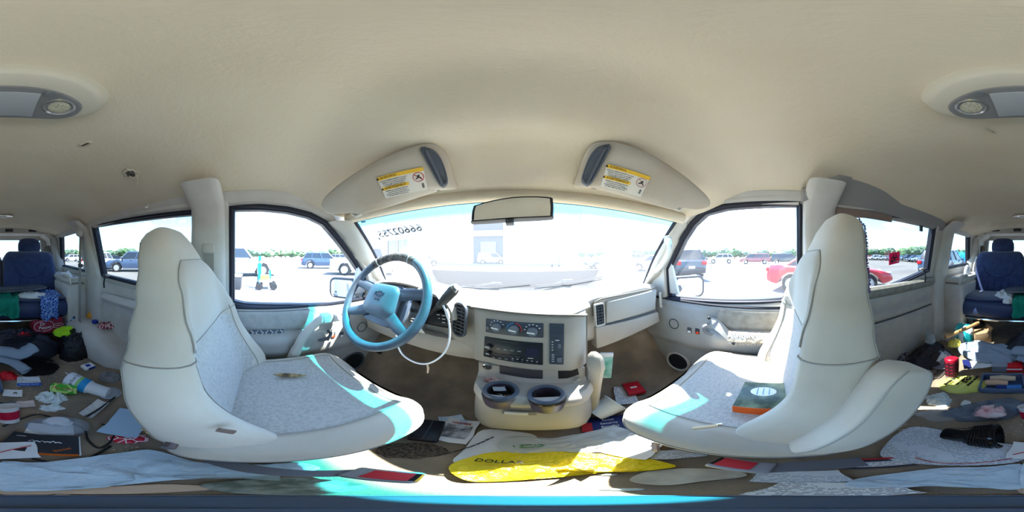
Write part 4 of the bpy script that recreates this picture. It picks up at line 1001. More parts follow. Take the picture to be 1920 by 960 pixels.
for sx in (-1, 1):
    Ml = Mo @ Matrix.Translation((sx*.098, -.022, .030))
    g = G(); g.lathe([(.030, 0), (.031, .004), (.027, .006), (.023, .002)], 26, Ml); r_ = g.build('reading_lamp', mat('lamp_ring', (160, 160, 160), .25, metal=.6), RC)
    g = G(); g.lathe([(0, .005), (.014, .004), (.023, .002)], 24, Ml); g.build('lamp_lens', mat('lamp_lens', (212, 208, 186), .25, rgb2=(170, 168, 150), vscale=240, bump=.8, bscale=320), r_)
    g = G(); g.lathe([(0, .006), (.009, .005), (.0105, 0)], 18, Mo @ Matrix.Translation((sx*.072, .018, .031))); g.build('lamp_button', mat('button_grey', (118, 122, 126), .4), RC)
# ceiling damage: torn holes showing padding, a hanging thread, an oblong hole
def hole(px, py, w, h, yaw, label, thread=False):
    p = at_z(px, py, .35); 
    for _ in range(30):
        d = ray(px, py); t_ = p.length; z = ceil_z(p.x, p.y); p = d*((t_ + (z-p.z)/d.z*.7))
    nrm = Vector(((ceil_z(p.x+.02, p.y)-ceil_z(p.x-.02, p.y))/.04, (ceil_z(p.x, p.y+.02)-ceil_z(p.x, p.y-.02))/.04, -1)).normalized()
    X = Vector((math.cos(yaw), math.sin(yaw), 0)); M = frame(p+nrm*.001, X, nrm.cross(X)); rg = random.Random(int(px))
    t = thing('torn_headliner_hole', label, 'hole', p)
    lp = [((w/2)*(1+.25*rg.uniform(-1, 1))*math.cos(2*PI*k/20), (h/2)*(1+.3*rg.uniform(-1, 1))*math.sin(2*PI*k/20)) for k in range(20)]
    g = G(); g.prism(lp, .0015, M); g.build('exposed_padding', mat('grey_padding', (112, 108, 104), .95, rgb2=(60, 56, 52), vscale=50, bump=1, bscale=90), t)
    g = G(); g.loft([[M @ Vector((x*k, y*k, hh)) for x, y in lp] for k, hh in ((.92, .002), (1.0, .007), (1.14, .004), (1.25, -.002))], cap=False); g.build('torn_edge', mat('torn_fabric', (206, 198, 180), .95), t)
    if thread:
        q = M @ Vector((w*.38, 0, .004)); g = G(); g.tube(spline([q, q+Vector((.002, .002, -.02)), q+Vector((-.002, 0, -.04)), q+Vector((.001, .0, -.056))], 4), .0022, 6); g.build('hanging_thread', mat('torn_fabric', (206, 198, 180), .95), t)
hole(247, 325, .060, .042, 2.2, 'torn hole in the headliner with a hanging thread, above the driver seat', True)
hole(160, 269, .038, .014, 2.0, 'small slit torn in the headliner near the overhead console')
hole(1858, 243, .034, .005, 1.0, 'thin rectangular slit in the headliner right of the overhead console')
# coat hook lamp on the left rail, ceiling vent rows in the rear, roof lamp
def on_ceiling(px, py):
    p = at_z(px, py, .3)
    for _ in range(40):
        d = ray(px, py); p = d*(p.length + (ceil_z(max(-.66, min(.66, p.x)), p.y)-p.z)/d.z*.5)
    return p
p = on_ceiling(277, 386); t = thing('coat_hook', 'small grey coat hook on the roof edge above the driver seat', 'hook', p)
g = G(); g.lathe([(0, .012), (.012, .010), (.020, .004), (.024, -.004)], 20, frame(p, (0, 1, 0), (.55, 0, .8)), sy=.7); g.build('hook_base', trim_beige, t)
g = G(); g.tube([p+Vector((.008, -.008, -.006)), p+Vector((.018, 0, -.014)), p+Vector((.008, .008, -.008))], .004, 6); g.build('hook_arm', white_pl, t)
RV = thing('rear_air_outlet', 'beige roof panel with a row of dark air outlets above the rear window', 'air vent', (0, -2.10, .30))
g = G(); g.loft([[(x, -1.98, .345), (x, -2.02, .285), (x, -2.06, .278), (x, -2.2, .275), (x, -2.2, .35)] for x in (-.52, -.2, .2, .52)]); g.build('outlet_panel', trim_beige, RV, smooth=40)
for px in (17, 60, 1868, 1908):
    p = at_y(px, 433 if px < 1000 else 432, -2.03); g = G(); g.box(p+Vector((0, .032, 0)), (.095, .03, .036)); v_ = g.build('outlet', vent_m, RV, bevel=.004)
    for k in range(3): g = G(); g.box(p+Vector((0, .047, -.010+.010*k)), (.08, .006, .002)); g.build('outlet_slat', slat_m, v_, smooth=0)
p = at_y(1812, 400, -1.45); t = thing('side_air_outlet', 'beige side roof vent pod above the right rear window', 'air vent', p)
g = G(); g.lathe([(0, -.03), (.09, -.026), (.11, 0), (.09, .03)], 24, Matrix.Translation(p) @ Matrix.Rotation(.0, 4, 'X'), sx=.75, sy=1.4); g.build('pod', trim_beige, t)
g = G(); g.box(p+Vector((-.035, .10, -.012)), (.07, .06, .03), R=Matrix.Rotation(.4, 3, 'Z')); g.build('outlet', vent_m, t, bevel=.004)
for px, py, lb in ((1913, 399, None),):
    p = Vector((0.02, -1.5, ceil_z(0, -1.5)-.008)); t = thing('rear_dome_lamp', 'small chrome dome lamp on the rear ceiling', 'lamp', p)
    g = G(); g.prism(rrect(.22, .07, .03), .014, Matrix.Translation(p-Vector((0, 0, .01)))); g.build('lamp_base', chrome, t, bevel=.004)
    g = G(); g.prism(rrect(.10, .05, .01), .006, Matrix.Translation(p-Vector((0, 0, .016)))); g.build('lamp_lens', white_pl, t, bevel=.003)
# ================================================================== FRONT SEATS
def bol(a): return math.exp(-((a-.85)/.19)**2)
def front_seat(name, label, cx, inner, y0, rec, back_len, head_up, zc=-.485, cl=.445):
    """inner: +1 if the van's middle lies to +x of the seat; y0: hinge; rec: lean of the back"""
    T = thing(name, label, 'seat', (cx, y0+.2, FLOOR))
    X = lambda x: cx + inner*x
    # cushion
    yb, yf = y0-.06, y0+cl
    def cush(s, a, grow=0):
        w = .248*(1-.30*max(0, (s-.72)/.28)**2.6)*(1-.10*max(0, (.12-s)/.12)**2)
        y = lerp(yb, yf, s); ca, sa = math.cos(a), math.sin(a)
        ex = .55; x = math.copysign(abs(ca)**ex, ca)*w
        top = zc + .018*math.sin(PI*min(1, s/.8)*.5) + .022*bol(abs(x)/w) - .11*max(0, (s-.76)/.24)**2.2 - .02*max(0, .15-s)/.15
        bot = zc-.135 + .05*max(0, (s-.8)/.2)**2
        mid = (top+bot)/2; h = (top-bot)/2
        z = mid + math.copysign(abs(sa)**.62, sa)*(h+grow)
        return Vector((X(x), y, z))
    g = G(); ns = 26
    g.loft([[cush(s/ns, 2*PI*k/36) for k in range(36)] for s in range(ns+1)]); g.build('seat_cushion', seat_fab, T, smooth=80)
    g = G(); g.grid(lambda u, v: cush(lerp(.07, .80, u), lerp(PI*.5-.62, PI*.5+.62, v), .0006+.004*(1-(2*u-1)**6)*(1-(2*v-1)**6)), 24, 18); g.build('cushion_insert', seat_ins, T, smooth=180)
    for e in (-.64, .64):
        g = G(); g.tube([cush(lerp(.06, .82, k/24), PI*.5+e, .003) for k in range(25)], .0015, 5); g.build('seam_piping', seam_m, T)
    g = G(); g.tube([cush(.82, lerp(PI*.5-.64, PI*.5+.64, k/20), .003) for k in range(21)], .0014, 5); g.build('seam_piping', seam_m, T)
    g = G(); g.tube([cush(lerp(.03, .97, k/30), -.12 if True else 0, .0) for k in range(31)], .0022, 5); g.build('lower_welt', seam_m, T)
    # base skirt and pedestal
    g = G(); g.loft([[(X(x*k), y0+(cl-.10)/2+y*k2, z) for x, y in rrect(.43, cl-.02, .06)] for k, k2, z in ((.95, .95, zc-.13), (1.0, 1.0, zc-.155), (.97, .97, zc-.20), (.8, .86, zc-.215))]); g.build('seat_skirt', trim_beige, T, smooth=50)
    g = G(); g.box((cx, y0+.13, (FLOOR+zc-.2)/2), (.34, .30, zc-.2-FLOOR)); g.build('pedestal', mat('pedestal_grey', (120, 112, 108), .6), T, bevel=.02)
    # backrest
    u_ = Vector((0, -math.sin(rec), math.cos(rec))); n_ = Vector((0, math.cos(rec), math.sin(rec))); B0 = Vector((cx, y0-.015, zc-.055))
    W = ((0, .225), (.12, .245), (.36, .255), (.48, .245), (.60, .205), (.72, .160), (.84, .128), (.93, .105), (.975, .075), (1.0, .02))
    D = ((0, .055), (.15, .068), (.45, .066), (.62, .058), (.9, .050), (.975, .036), (1.0, .008))
    def back(t, a, grow=0):
        w = interp(t, W); d = interp(t, D); ca, sa = math.cos(a), math.sin(a)
        x = math.copysign(abs(ca)**.62, ca)*(w+grow*.5)
        f = math.copysign(abs(sa)**.70, sa)*(d+grow)
        if sa > 0:
            f += ((.052+.05*smooth01((.42-t)/.4))*bol(abs(x)/w)*smooth01((.82-t)/.3)*smooth01((t+.03)/.1) - .016*(1-(x/w)**2)*smooth01((.6-t)/.2))*min(1, sa*2.2)
            f += .020*math.exp(-((t-.75)/.12)**2)*min(1, sa*1.5)
        return B0 + Vector((inner*x, 0, 0)) + u_*(t*back_len) + n_*f
    g = G(); nt = 34
    ts = [i/nt for i in range(nt)] + [.985, 1.0]
    g.loft([[back(t, 2*PI*k/40) for k in range(40)] for t in ts]); g.build('backrest', seat_fab, T, smooth=80)
    A0, A1 = PI*.5-.72, PI*.5+.72
    def soft(u, v, h): return h*(1-(2*u-1)**6)*(1-(2*v-1)**6)
    g = G(); g.grid(lambda u, v: back(lerp(.04, .515-.035*abs(2*v-1)**2, u), lerp(PI*.5-.60, PI*.5+.60, v), .0006+soft(u, v, .004)), 24, 18); g.build('back_insert', seat_ins, T, smooth=180)
    def dsh(u): return .80*(1-.55*max(0, (u-.45)/.55)**2.4)
    g = G(); g.grid(lambda u, v: back(lerp(.535-.03*(1-(2*v-1)**2), .815, u), PI*.5+(2*v-1)*dsh(u), .0008+soft(u, v, .011)), 22, 18); g.build('head_panel', mat('head_panel_velour', (184, 176, 163), .9, bump=.3, bscale=600, sheen=.3, spec=.15), T, smooth=180)
    edge = [back(lerp(.535, .815, u/16), PI*.5-dsh(u/16), .0012) for u in range(17)] + [back(.815, PI*.5+dsh(1)*k/8, .0012) for k in range(-7, 8)] + [back(lerp(.815, .535, u/16), PI*.5+dsh(1-u/16), .0012) for u in range(17)]
    g = G(); g.tube(edge, .0016, 5); g.build('seam_piping', seam_m, T)
    g = G(); g.tube([back(.525-.02*math.sin(a)*(1 if math.sin(a) > 0 else 0), a, .002) for a in [2*PI*k/48 for k in range(48)]], .0015, 5, closed=True); g.build('seam_piping', seam_m, T)
    for a in (PI*.5-.61, PI*.5+.61):
        g = G(); g.tube([back(lerp(.04, .53, k/24), a, .002) for k in range(25)], .0015, 5); g.build('seam_piping', seam_m, T)
    for a in (-.30, PI+.30):
        g = G(); g.tube([back(lerp(.06, .93, k/30), a, .002) for k in range(31)], .0014, 5); g.build('seam_piping', seam_m, T)
    for a in (PI*.5-.3, PI*.5+.3):
        g = G(); g.tube([back(lerp(.06, .49, k/24), a, .0025) for k in range(25)], .0012, 5); g.build('stitch_line', seam_m, T)
    return T, back, cush
S1, bk1, cu1 = front_seat('driver_seat', 'grey velour driver seat with torn side fabric, behind the steering wheel', -.425, 1, -.075, .30, .655, 0, zc=-.485)
S2, bk2, cu2 = front_seat('passenger_seat', 'grey velour passenger seat with a raised armrest and a paperback on it', .44, -1, -.055, .20, .665, 0, zc=-.475, cl=.375)
# driver: torn opening in the side with the bare armrest bracket, wear marks
p = at_x(318, 814, -.205); t_ = S1
g = G(); g.prism([(x, y) for x, y in [(-.045, .004), (-.03, .014), (.0, .012), (.03, .010), (.045, -.002), (.03, -.010), (0, -.012), (-.03, -.008)]], .003, frame(p+Vector((.014, 0, 0)), (0, 1, -.25), (0, .25, 1))); g.build('torn_opening', mat('torn_foam', (206, 176, 120), .95, rgb2=(60, 44, 40), vscale=30, vlo=.45, vhi=.55), S1)
g = G(); g.tube([p+Vector((.01, .015, -.004)), p+Vector((.032, .02, -.008)), p+Vector((.04, .022, -.008))], .010, 8); g.build('bare_bracket', mat('bracket_metal', (130, 120, 124), .35, metal=.8), S1)
p = at_z(542, 707, -.466); g = G(); g.prism([(-.05, 0), (-.02, .010), (.02, .009), (.055, 0), (.02, -.008), (-.02, -.009)], .004, frame(p+Vector((0, 0, .008)), (.25, 1, .0), (-1, .25, .1))); g.build('seat_tear', mat('tear_dark', (90, 70, 50), .95, rgb2=(190, 160, 110), vscale=40), S1)
p = at_x(412, 803, -.19); g = G(); g.prism(rrect(.022, .016, .003), .003, frame(p+Vector((.010, .01, .01)), (0, 1, -.3), (0, .3, 1))); g.build('torn_patch', mat('tear_grey', (120, 100, 90), .9), S1)
# passenger: raised armrest on the inner side
g = G(); rings = []
axis = spline([(.190, -.035, -.475), (.182, -.06, -.43), (.176, -.10, -.36), (.173, -.143, -.288), (.174, -.178, -.232), (.175, -.196, -.204)], 4)
hw = [.008, .020, .027, .031, .034, .037, .040, .043, .046, .049, .052, .055, .058, .060, .061, .061, .059, .054, .046, .033, .012]
for i, c in enumerate(axis):
    tdir = (axis[min(i+1, len(axis)-1)]-axis[max(i-1, 0)]).normalized(); nn = Vector((1, 0, 0)).cross(tdir).normalized(); w = hw[min(i, len(hw)-1)]
    rings.append([c + Vector((1, 0, 0))*(.030*min(1, w/.036))*math.copysign(abs(math.cos(a))**.38, math.cos(a)) + nn*w*math.copysign(abs(math.sin(a))**.45, math.sin(a)) for a in [2*PI*k/24 for k in range(24)]])
g.loft(rings); arm = g.build('armrest', seat_fab, S2, smooth=80)
g = G(); g.tube([r[9]+Vector((-.001, 0, .001)) for r in rings[1:-1]], .0015, 5); g.build('seam_piping', seam_m, arm)
g = G(); g.tube([r[15]+Vector((-.001, 0, 0)) for r in rings[1:-1]], .0015, 5); g.build('seam_piping', seam_m, arm)
# frayed purple-grey torn edge on the passenger headrest back
g = G(); rng = random.Random(5)
for k in range(70):
    p = bk2(lerp(.70, .985, k/70), -.55); g.tube([p, p+Vector((-.003*rng.random(), -.002-.004*rng.random(), .003*rng.random()))], .0018, 4)
o = g.build('frayed_edge', mat('frayed_thread', (96, 84, 110), .95), S2); o['kind'] = 'stuff'

# ---- seat belts
belt_m = mat('belt_webbing', (150, 147, 140), .8, bump=.6, bscale=400); buck_m = mat('buckle_shell', (150, 150, 156), .4)
def strap(pts, w, parent, m=belt_m, nm='webbing', side=(0, 1, 0), n=6):
    P = spline(pts, n); g = G(); s_ = Vector(side).normalized()*w/2; rings = []
    for p in P: rings.append([p-s_, p+s_])
    g.loft(rings, closed=False, cap=False); g.solid(.002); return g.build(nm, m, parent)
def pillar_belt(s, label, top, bot, guide=True, gsz=1.0):
    t = thing('seat_belt', label, 'seat belt', bot)
    strap([top, lerp(top, bot, .5)+Vector((-s*.004, 0, 0)), bot], .046, t)
    g = G(); g.box(top+Vector((0, 0, .012)), (.022, .06, .045)); g.build('belt_guide', trim_beige, t, bevel=.008, seg=3)
    return t
t = pillar_belt(-1, 'grey seat belt running down the pillar behind the driver window', Vector((-.672, -.215, .02)), Vector((-.705, -.225, -.70)))
g = G(); g.prism(rrect(.022, .10, .010), .006, frame((-.668, -.215, .105), (0, 1, .0), (.2, 0, 1))); g.build('height_slot', dash_dark, t, bevel=.002)
g = G(); g.box((-.675, -.17, -.16), (.01, .02, .015)); g.build('belt_stop', white_pl, t, bevel=.002)
t = pillar_belt(-1, 'pale grey seat belt hanging from the pillar between the left rear windows', Vector((-.635, -1.235, .175)), Vector((-.62, -1.22, -.70)))
g = G(); g.lathe([(0, .03), (.03, .026), (.042, 0), (.03, -.03), (0, -.034)], 18, frame((-.63, -1.235, .20), (0, 1, 0), (0, 0, 1))); g.build('belt_cover', trim_grey, t)
g = G(); g.box((-.628, -1.225, -.08), (.02, .055, .03)); g.build('latch_tongue', dash_dark, t, bevel=.003)
t = thing('seat_belt', 'dark grey rear seat belt crossing the left rear window corner', 'seat belt', (-.66, -1.9, -.2))
strap([(-.60, -2.02, .235), (-.615, -1.96, .0), (-.63, -1.86, -.19)], .04, t, mat('dark_webbing', (110, 104, 100), .8)); g = G(); g.box((-.60, -2.02, .25), (.03, .06, .05)); g.build('belt_guide', trim_grey, t, bevel=.006)
t = thing('seat_belt', 'pale rear seat belt with a white knot beside the right rear window', 'seat belt', (.66, -1.9, -.2))
strap([(.60, -2.02, .235), (.61, -1.95, .0), (.62, -1.84, -.19)], .03, t, mat('dark_webbing', (110, 104, 100), .8)); g = G(); g.box((.60, -2.02, .25), (.03, .06, .05)); g.build('belt_guide', trim_grey, t, bevel=.006)
g = G(); g.tube(spline([(.598, -1.99, .24), (.60, -1.98, .05), (.585, -1.95, -.08), (.59, -1.93, -.12), (.58, -1.90, -.25), (.57, -1.85, -.42)], 4), .010, 6, flat=.4); g.build('pale_strap', white_pl, t)
# front buckles on stalks, red buttons
def buckle(px, py, z, yaw, label, back_to):
    p = at_z(px, py, z); t = thing('belt_buckle', label, 'buckle', p); R = Matrix.Rotation(yaw, 3, 'Z') @ Matrix.Rotation(-.25, 3, 'Y')
    g = G(); g.box(p, (.075, .046, .022), R=R); g.build('buckle_body', buck_m, t, bevel=.006, seg=3)
    g = G(); g.box(p+R @ Vector((.010, 0, .012)), (.046, .032, .004), R=R); g.build('release_button', mat('buckle_red', (206, 56, 66), .35), t, bevel=.001)
    g = G(); g.box(p+R @ Vector((.036, 0, .008)), (.006, .030, .008), R=R); g.build('tongue_slot', black_pl, t)
    strap([p - R @ Vector((.03, 0, 0)), lerp(p, Vector(back_to), .5)+Vector((0, 0, .01)), Vector(back_to)], .042, t, mat('stalk_grey', (112, 112, 118), .6), 'stalk', side=R @ Vector((0, 1, 0)))
buckle(716, 892, -.66, .15+0.2, 'grey belt buckle with a red button on the floor by the driver seat', (-.22, -.06, -.70))
buckle(1390, 873, -.64, 1.35, 'grey belt buckle with a pink red button beside the passenger seat cushion', (.19, -.12, -.70))

# ================================================================== REAR BENCH
navy_fab = mat('navy_velour', (48, 62, 100), .9, rgb2=(40, 52, 88), vscale=20, bump=.4, bscale=500, sheen=.5, spec=.15)
navy_vin = mat('navy_vinyl', (52, 66, 100), .42, bump=.1, bscale=300)
RB = thing('rear_bench_seat', 'navy blue rear bench seat with two headrests at the back of the van', 'bench seat', (0, -1.65, FLOOR))
g = G(); rings = []
for i in range(29):
    x = lerp(-.64, .64, i/28); e = max(0, (abs(x)-.54)/.10); k = math.sqrt(max(.0, 1-e*e)) if e < 1 else 0; k = max(k, .12)
    ring = []
    for a in [2*PI*q/24 for q in range(24)]:
        yy = -1.60 + .27*k**.5*math.copysign(abs(math.cos(a))**.55, math.cos(a)); zz = -.485 + .088*k*math.copysign(abs(math.sin(a))**.6, math.sin(a)) + (.012*math.sin(a) if True else 0)
        ring.append(Vector((x, yy, zz)))
    rings.append(ring)
g.loft(rings); g.build('bench_cushion', navy_vin, RB, smooth=80)
g = G(); g.grid(lambda u, v: (lerp(-.56, .56, u), lerp(-1.80, -1.37, v), -.383 - .018*max(0, (v-.8)/.2)**2 + .004*math.sin(u*20)), 30, 10); g.solid(.01); g.build('cushion_top', navy_fab, RB, smooth=80)
def bback(x0, x1):
    g = G(); rings = []
    for i in range(25):
        x = lerp(x0, x1, i/24); e = abs(2*i/24-1); top = .055 - .10*max(0, (e-.7)/.3)**2.4; k = math.sqrt(max(.02, 1-max(0, (e-.9)/.1)**2)); ring = []
        for a in [2*PI*q/28 for q in range(28)]:
            s_ = math.copysign(abs(math.sin(a))**.45, math.sin(a)); t = (s_+1)/2; z = lerp(-.45, top, t); y = -1.72 - .15*t + .065*k*math.copysign(abs(math.cos(a))**.7, math.cos(a)) 
            ring.append(Vector((x, y, z)))
        rings.append(ring)
    g.loft(rings); o = g.build('bench_backrest', navy_fab, RB, smooth=80)
    c = (x0+x1)/2
    for q in (-.15, -.05, .05, .15):
        g = G(); g.tube([(c+q*(x1-x0)*1.3, -1.655-.15*t, lerp(-.40, -.12, t/.6) if False else lerp(-.42, .0, t)) for t in (0, .2, .4, .6, .75)], .0028, 5); g.build('back_pleat', mat('navy_seam', (34, 46, 78), .9), o)
    g = G(); g.tube(spline([(c+.17*math.cos(a), -1.655-.15*(.62+.22*math.sin(a)), lerp(-.45, .05, .68+.24*math.sin(a))) for a in [PI*k/10-PI for k in range(11)]], 2), .003, 5); g.build('shoulder_seam', mat('navy_seam', (34, 46, 78), .9), o)
    return o
bback(.02, .60); bback(-.60, .01)
for cx in (.285, -.305):
    g = G(); g.loft([[Vector((cx+.135*k*math.copysign(abs(math.cos(a))**.6, math.cos(a)), -1.90+.055*k2*math.copysign(abs(math.sin(a))**.7, math.sin(a)), z)) for a in [2*PI*q/24 for q in range(24)]] for k, k2, z in ((.7, .6, .035), (.95, .95, .05), (1, 1, .09), (.98, 1, .14), (.85, .85, .185), (.55, .5, .205), (.1, .1, .21))]); g.build('bench_headrest', navy_fab, RB, smooth=80)
    for q in (-.05, .05): g = G(); g.tube([(cx+q, -1.9, .02), (cx+q, -1.9, .06)], .007, 6); g.build('headrest_post', chrome, RB)
# inner arm of the bench (right end), side trim strip, frame rail, legs
g = G(); g.loft([[Vector((.655+.03*k*math.cos(a), -1.70+.075*k*math.sin(a), z)) for a in [2*PI*q/16 for q in range(16)]] for k, z in ((.5, -.40), (.9, -.37), (1, -.28), (1, -.17), (.7, -.12), (.2, -.10))]); g.build('bench_armrest', mat('arm_blue_white', (190, 196, 210), .7), RB, smooth=80)
g = G(); g.tube([(.59, -1.66, -.40), (.60, -1.72, -.25), (.60, -1.76, -.12), (.575, -1.80, -.01)], .010, 6); g.build('side_piping', white_pl, RB)
g = G(); g.tube([(-.58, -1.38, -.585), (.58, -1.38, -.585)], .012, 8); g.build('frame_rail', chrome, RB)
for x in (-.5, .5):
    for y in (-1.40, -1.78): g = G(); g.box((x, y, (FLOOR-.57)/2), (.04, .04, -.57-FLOOR)); g.build('bench_leg', dash_dark, RB)
# ================================================================== CLUTTER
def yaw_to(p): return math.atan2(p.y, p.x) - PI/2          # local +y points away from the middle of the van
def sheet(name, label, cat, px, py, w, h, m, dyaw=0, z=.006, curl=.012, seed=1, n=10, thick=.0012, loc=None, yaw=None, tilt=0, group=None, outline=None):
    p = Vector(loc) if loc else at_z(px, py, FLOOR+z); 
    if not loc: p.z = FLOOR+z
    yw = (yaw_to(p) if yaw is None else yaw)+dyaw; rg = random.Random(seed)
    ph = [rg.uniform(0, 9) for _ in range(4)]
    def f(u, v):
        x, y = (u-.5)*w, (v-.5)*h
        zz = curl*(.5+.5*noise.noise((x*9+ph[0], y*9+ph[1], seed))) + curl*.7*((u-.5)*2)**2*math.cos(ph[2])**2 + tilt*(y+h/2)
        return (x+.006*noise.noise((y*20, seed, 0)), y+.006*noise.noise((x*20, 0, seed)), max(0, zz))
    g = G(); g.grid(f, n, n); g.solid(-thick)
    o = g.build(name, m, None, smooth=60, loc=p, rot=(0, 0, yw))
    return tag(o, label, cat, group)
def heap_mesh(sx, sy, h, seed, fold=.35, freq=5, nr=18, na=56, sharp=1.0, edge=.22, stretch=(1, 1), flat=.62):
    g = G(); rings = []
    for i in range(nr+1):
        r = (i/nr); ring = []
        for k in range(na):
            a = 2*PI*k/na; ca, sa = math.cos(a), math.sin(a)
            R = 1 + edge*noise.noise((ca*1.7+seed, sa*1.7, seed*.7)) + edge*.4*noise.noise((ca*5, sa*5+seed, 3))
            x, y = ca*r*R*sx/2, sa*r*R*sy/2
            q = Vector((x*freq*stretch[0]+seed*3.1, y*freq*stretch[1], seed))
            f = max(0, 1-abs(noise.noise(q)*2)); f2 = 1-abs(noise.noise(q*2.3+Vector((5, 1, 0)))*2)
            zz = h*((1-r*r)**flat)*(1-fold*.7+fold*(f**sharp*.9 + f2*.35 - .3)) if r < 1 else 0
            dx = .25*h*fold*noise.noise(q*1.4+Vector((9, 9, 9)))*math.sin(PI*r)
            ring.append(Vector((x+dx, y+dx*.6, max(0.0, zz)+.002)))
        rings.append(ring)
    vs = [[g.v(p) for p in ring] for ring in rings[1:]]; c = g.v(rings[0][0])
    for k in range(na): g.face((c, vs[0][k], vs[0][(k+1) % na]))
    for a, b in zip(vs, vs[1:]):
        for k in range(na): g.face((a[k], b[k], b[(k+1) % na], a[(k+1) % na]))
    bt = [g.v(Vector((p.co.x, p.co.y, 0))) for p in vs[-1]]
    for k in range(na): g.face((vs[-1][k], bt[k], bt[(k+1) % na], vs[-1][(k+1) % na]))
    g.face(bt)
    return g
def heap(name, label, cat, loc, sx, sy, h, m, seed=1, yaw=None, dyaw=0, group=None, tg=True, **k):
    loc = Vector(loc); yw = (yaw_to(loc) if yaw is None else yaw)+dyaw
    o = heap_mesh(sx, sy, h, seed, **k).build(name, m, None, smooth=75, loc=loc, rot=(0, 0, yw))
    return tag(o, label, cat, group)
def fl(px, py, z=0.0, up=None): p = at_z(px, py, FLOOR+z); p.z = FLOOR + (z if up is None else up); return p
def cardbox(name, label, cat, px, py, w, d, h, m, dyaw=0, z=.004, loc=None, tilt=(0, 0), bevel=.0015, group=None):
    p = Vector(loc) if loc else fl(px, py, h)
    if not loc: p.z = FLOOR+z
    t = thing(name, label, cat, p, group=group, rot=(tilt[0], tilt[1], yaw_to(p)+dyaw))
    g = G(); g.box((0, 0, h/2), (w, d, h)); b = g.build('body', m, t, world=False, bevel=bevel, smooth=30)
    return t, b
def lpart(g, nm, m, par, **k): return g.build(nm, m, par, world=False, **k)
def wrap_text(body, size, m, par, M, r, nm='lettering'):
    me = text_mesh(body, size, .0003)
    for v in me.vertices:
        x, y, z = v.co; a = x/r; v.co = M @ Vector(((r+z+.0008)*math.sin(a), y, (r+z+.0008)*math.cos(a)))
    return link(nm, me, m, par, smooth=0)
def drape(name, label, cat, x0, x1, y0, y1, zt, zl, m, seed, fold=.012, edge_y=-1.318, group=None):
    """cloth lying on the bench and hanging over its front edge"""
    p0 = Vector(((x0+x1)/2, edge_y, zt)); L = (edge_y-y0); H = zt-zl; tot = abs(L)+H
    def f(u, v):
        x = lerp(x0, x1, u)+.02*noise.noise((v*4, seed, 1)); s = v*tot; k = fold*(noise.noise((u*7+seed, v*3, 0)) + .6*noise.noise((u*15, v*6, seed)))
        if s < abs(L): return Vector((x, y0+s, zt+.012+k*1.2+abs(k)))-p0
        d = s-abs(L); c = min(1, d/.06)
        return Vector((x+.01*noise.noise((u*9, v*9, seed)), edge_y+.022*math.sin(c*PI/2)+k*1.4+.004, zt+.012-.03*(1-math.cos(c*PI/2))-max(0, d-.03)*(1-.12*math.sin(u*9+seed))))-p0
    g = G(); g.grid(f, 26, 30); g.solid(-.004); o = g.build(name, m, None, smooth=75, loc=p0)
    return tag(o, label, cat, group)
paper = mat('white_paper', (232, 232, 230), .7); print_w = print_mat('printed_paper', (230, 232, 232), (110, 114, 124), 170, .42, 220)
news = print_mat('newsprint', (214, 222, 228), (140, 150, 162), 150, .35, 160); receipt_m = print_mat('pink_receipt', (226, 206, 198), (160, 140, 138), 220, .4, 260)
maroon = mat('maroon_card', (140, 28, 52), .45); lime_m = mat('lime_cloth', (172, 226, 40), .85, bump=.3, bscale=300)
black_bag = mat('black_bin_liner', (26, 28, 32), .22, bump=.5, bscale=60, bump2=.6, b2scale=18); coat_m = mat('black_nylon', (38, 38, 48), .5, bump=.3, bscale=120)
grey_knit = mat('grey_knit', (142, 156, 170), .95, bump=.6, bscale=350); dark_knit = mat('dark_hoodie_knit', (62, 56, 60), .95, bump=.6, bscale=350)
teal_m = mat('teal_jersey', (10, 128, 104), .85, bump=.3, bscale=300); towel = mat('white_towel', (220, 222, 220), .95, bump=.7, bscale=300)
paisley = check_mat('blue_paisley', (28, 72, 160), (150, 190, 230), 42); navy_pat = check_mat('navy_pattern', (22, 44, 88), (130, 170, 200), 26)
clear_f = film_mat('clear_film', (205, 212, 220), .28, .12); grey_film = film_mat('grey_film', (110, 128, 150), .62, .18); film_w = mat('white_poly_sheet', (190, 212, 226), .32, rgb2=(206, 224, 236), vscale=8, bump=.5, bscale=40, bump2=.8, b2scale=12)

# ---- behind the driver seat
coat = heap('puffer_coat', 'black puffer coat with a fur hood heaped before the bench seat', 'coat', (-.11, -1.24, FLOOR), .62, .46, .20, coat_m, 3, yaw=.1, fold=.55, freq=9, stretch=(.5, 1.6), sharp=.8)
g = G(); rg = random.Random(4)
for k in range(1500):
    a = rg.uniform(0, 2*PI); r = math.sqrt(rg.random()); b = Vector((-.205+.12*r*math.cos(a), -.96+.085*r*math.sin(a), FLOOR+.02+.055*(1-r*r)+.01)); d = Vector((rg.gauss(0, .6), rg.gauss(-.1, .6), rg.random()*.9)).normalized()*.035
    s_ = d.orthogonal().normalized()*.0016; v1, v2, v3 = g.v(b-s_), g.v(b+s_), g.v(b+d); g.face((v1, v2, v3))
fur = g.build('fur_trim', mat('black_fur', (24, 20, 20), .9), coat, smooth=0, fix=False); fur['kind'] = 'stuff'
g = heap_mesh(.24, .17, .075, 8, fold=.3); g.bm.transform(Matrix.Translation((-.205, -.96, FLOOR))); g.build('hood', mat('black_fur', (24, 20, 20), .9), coat)
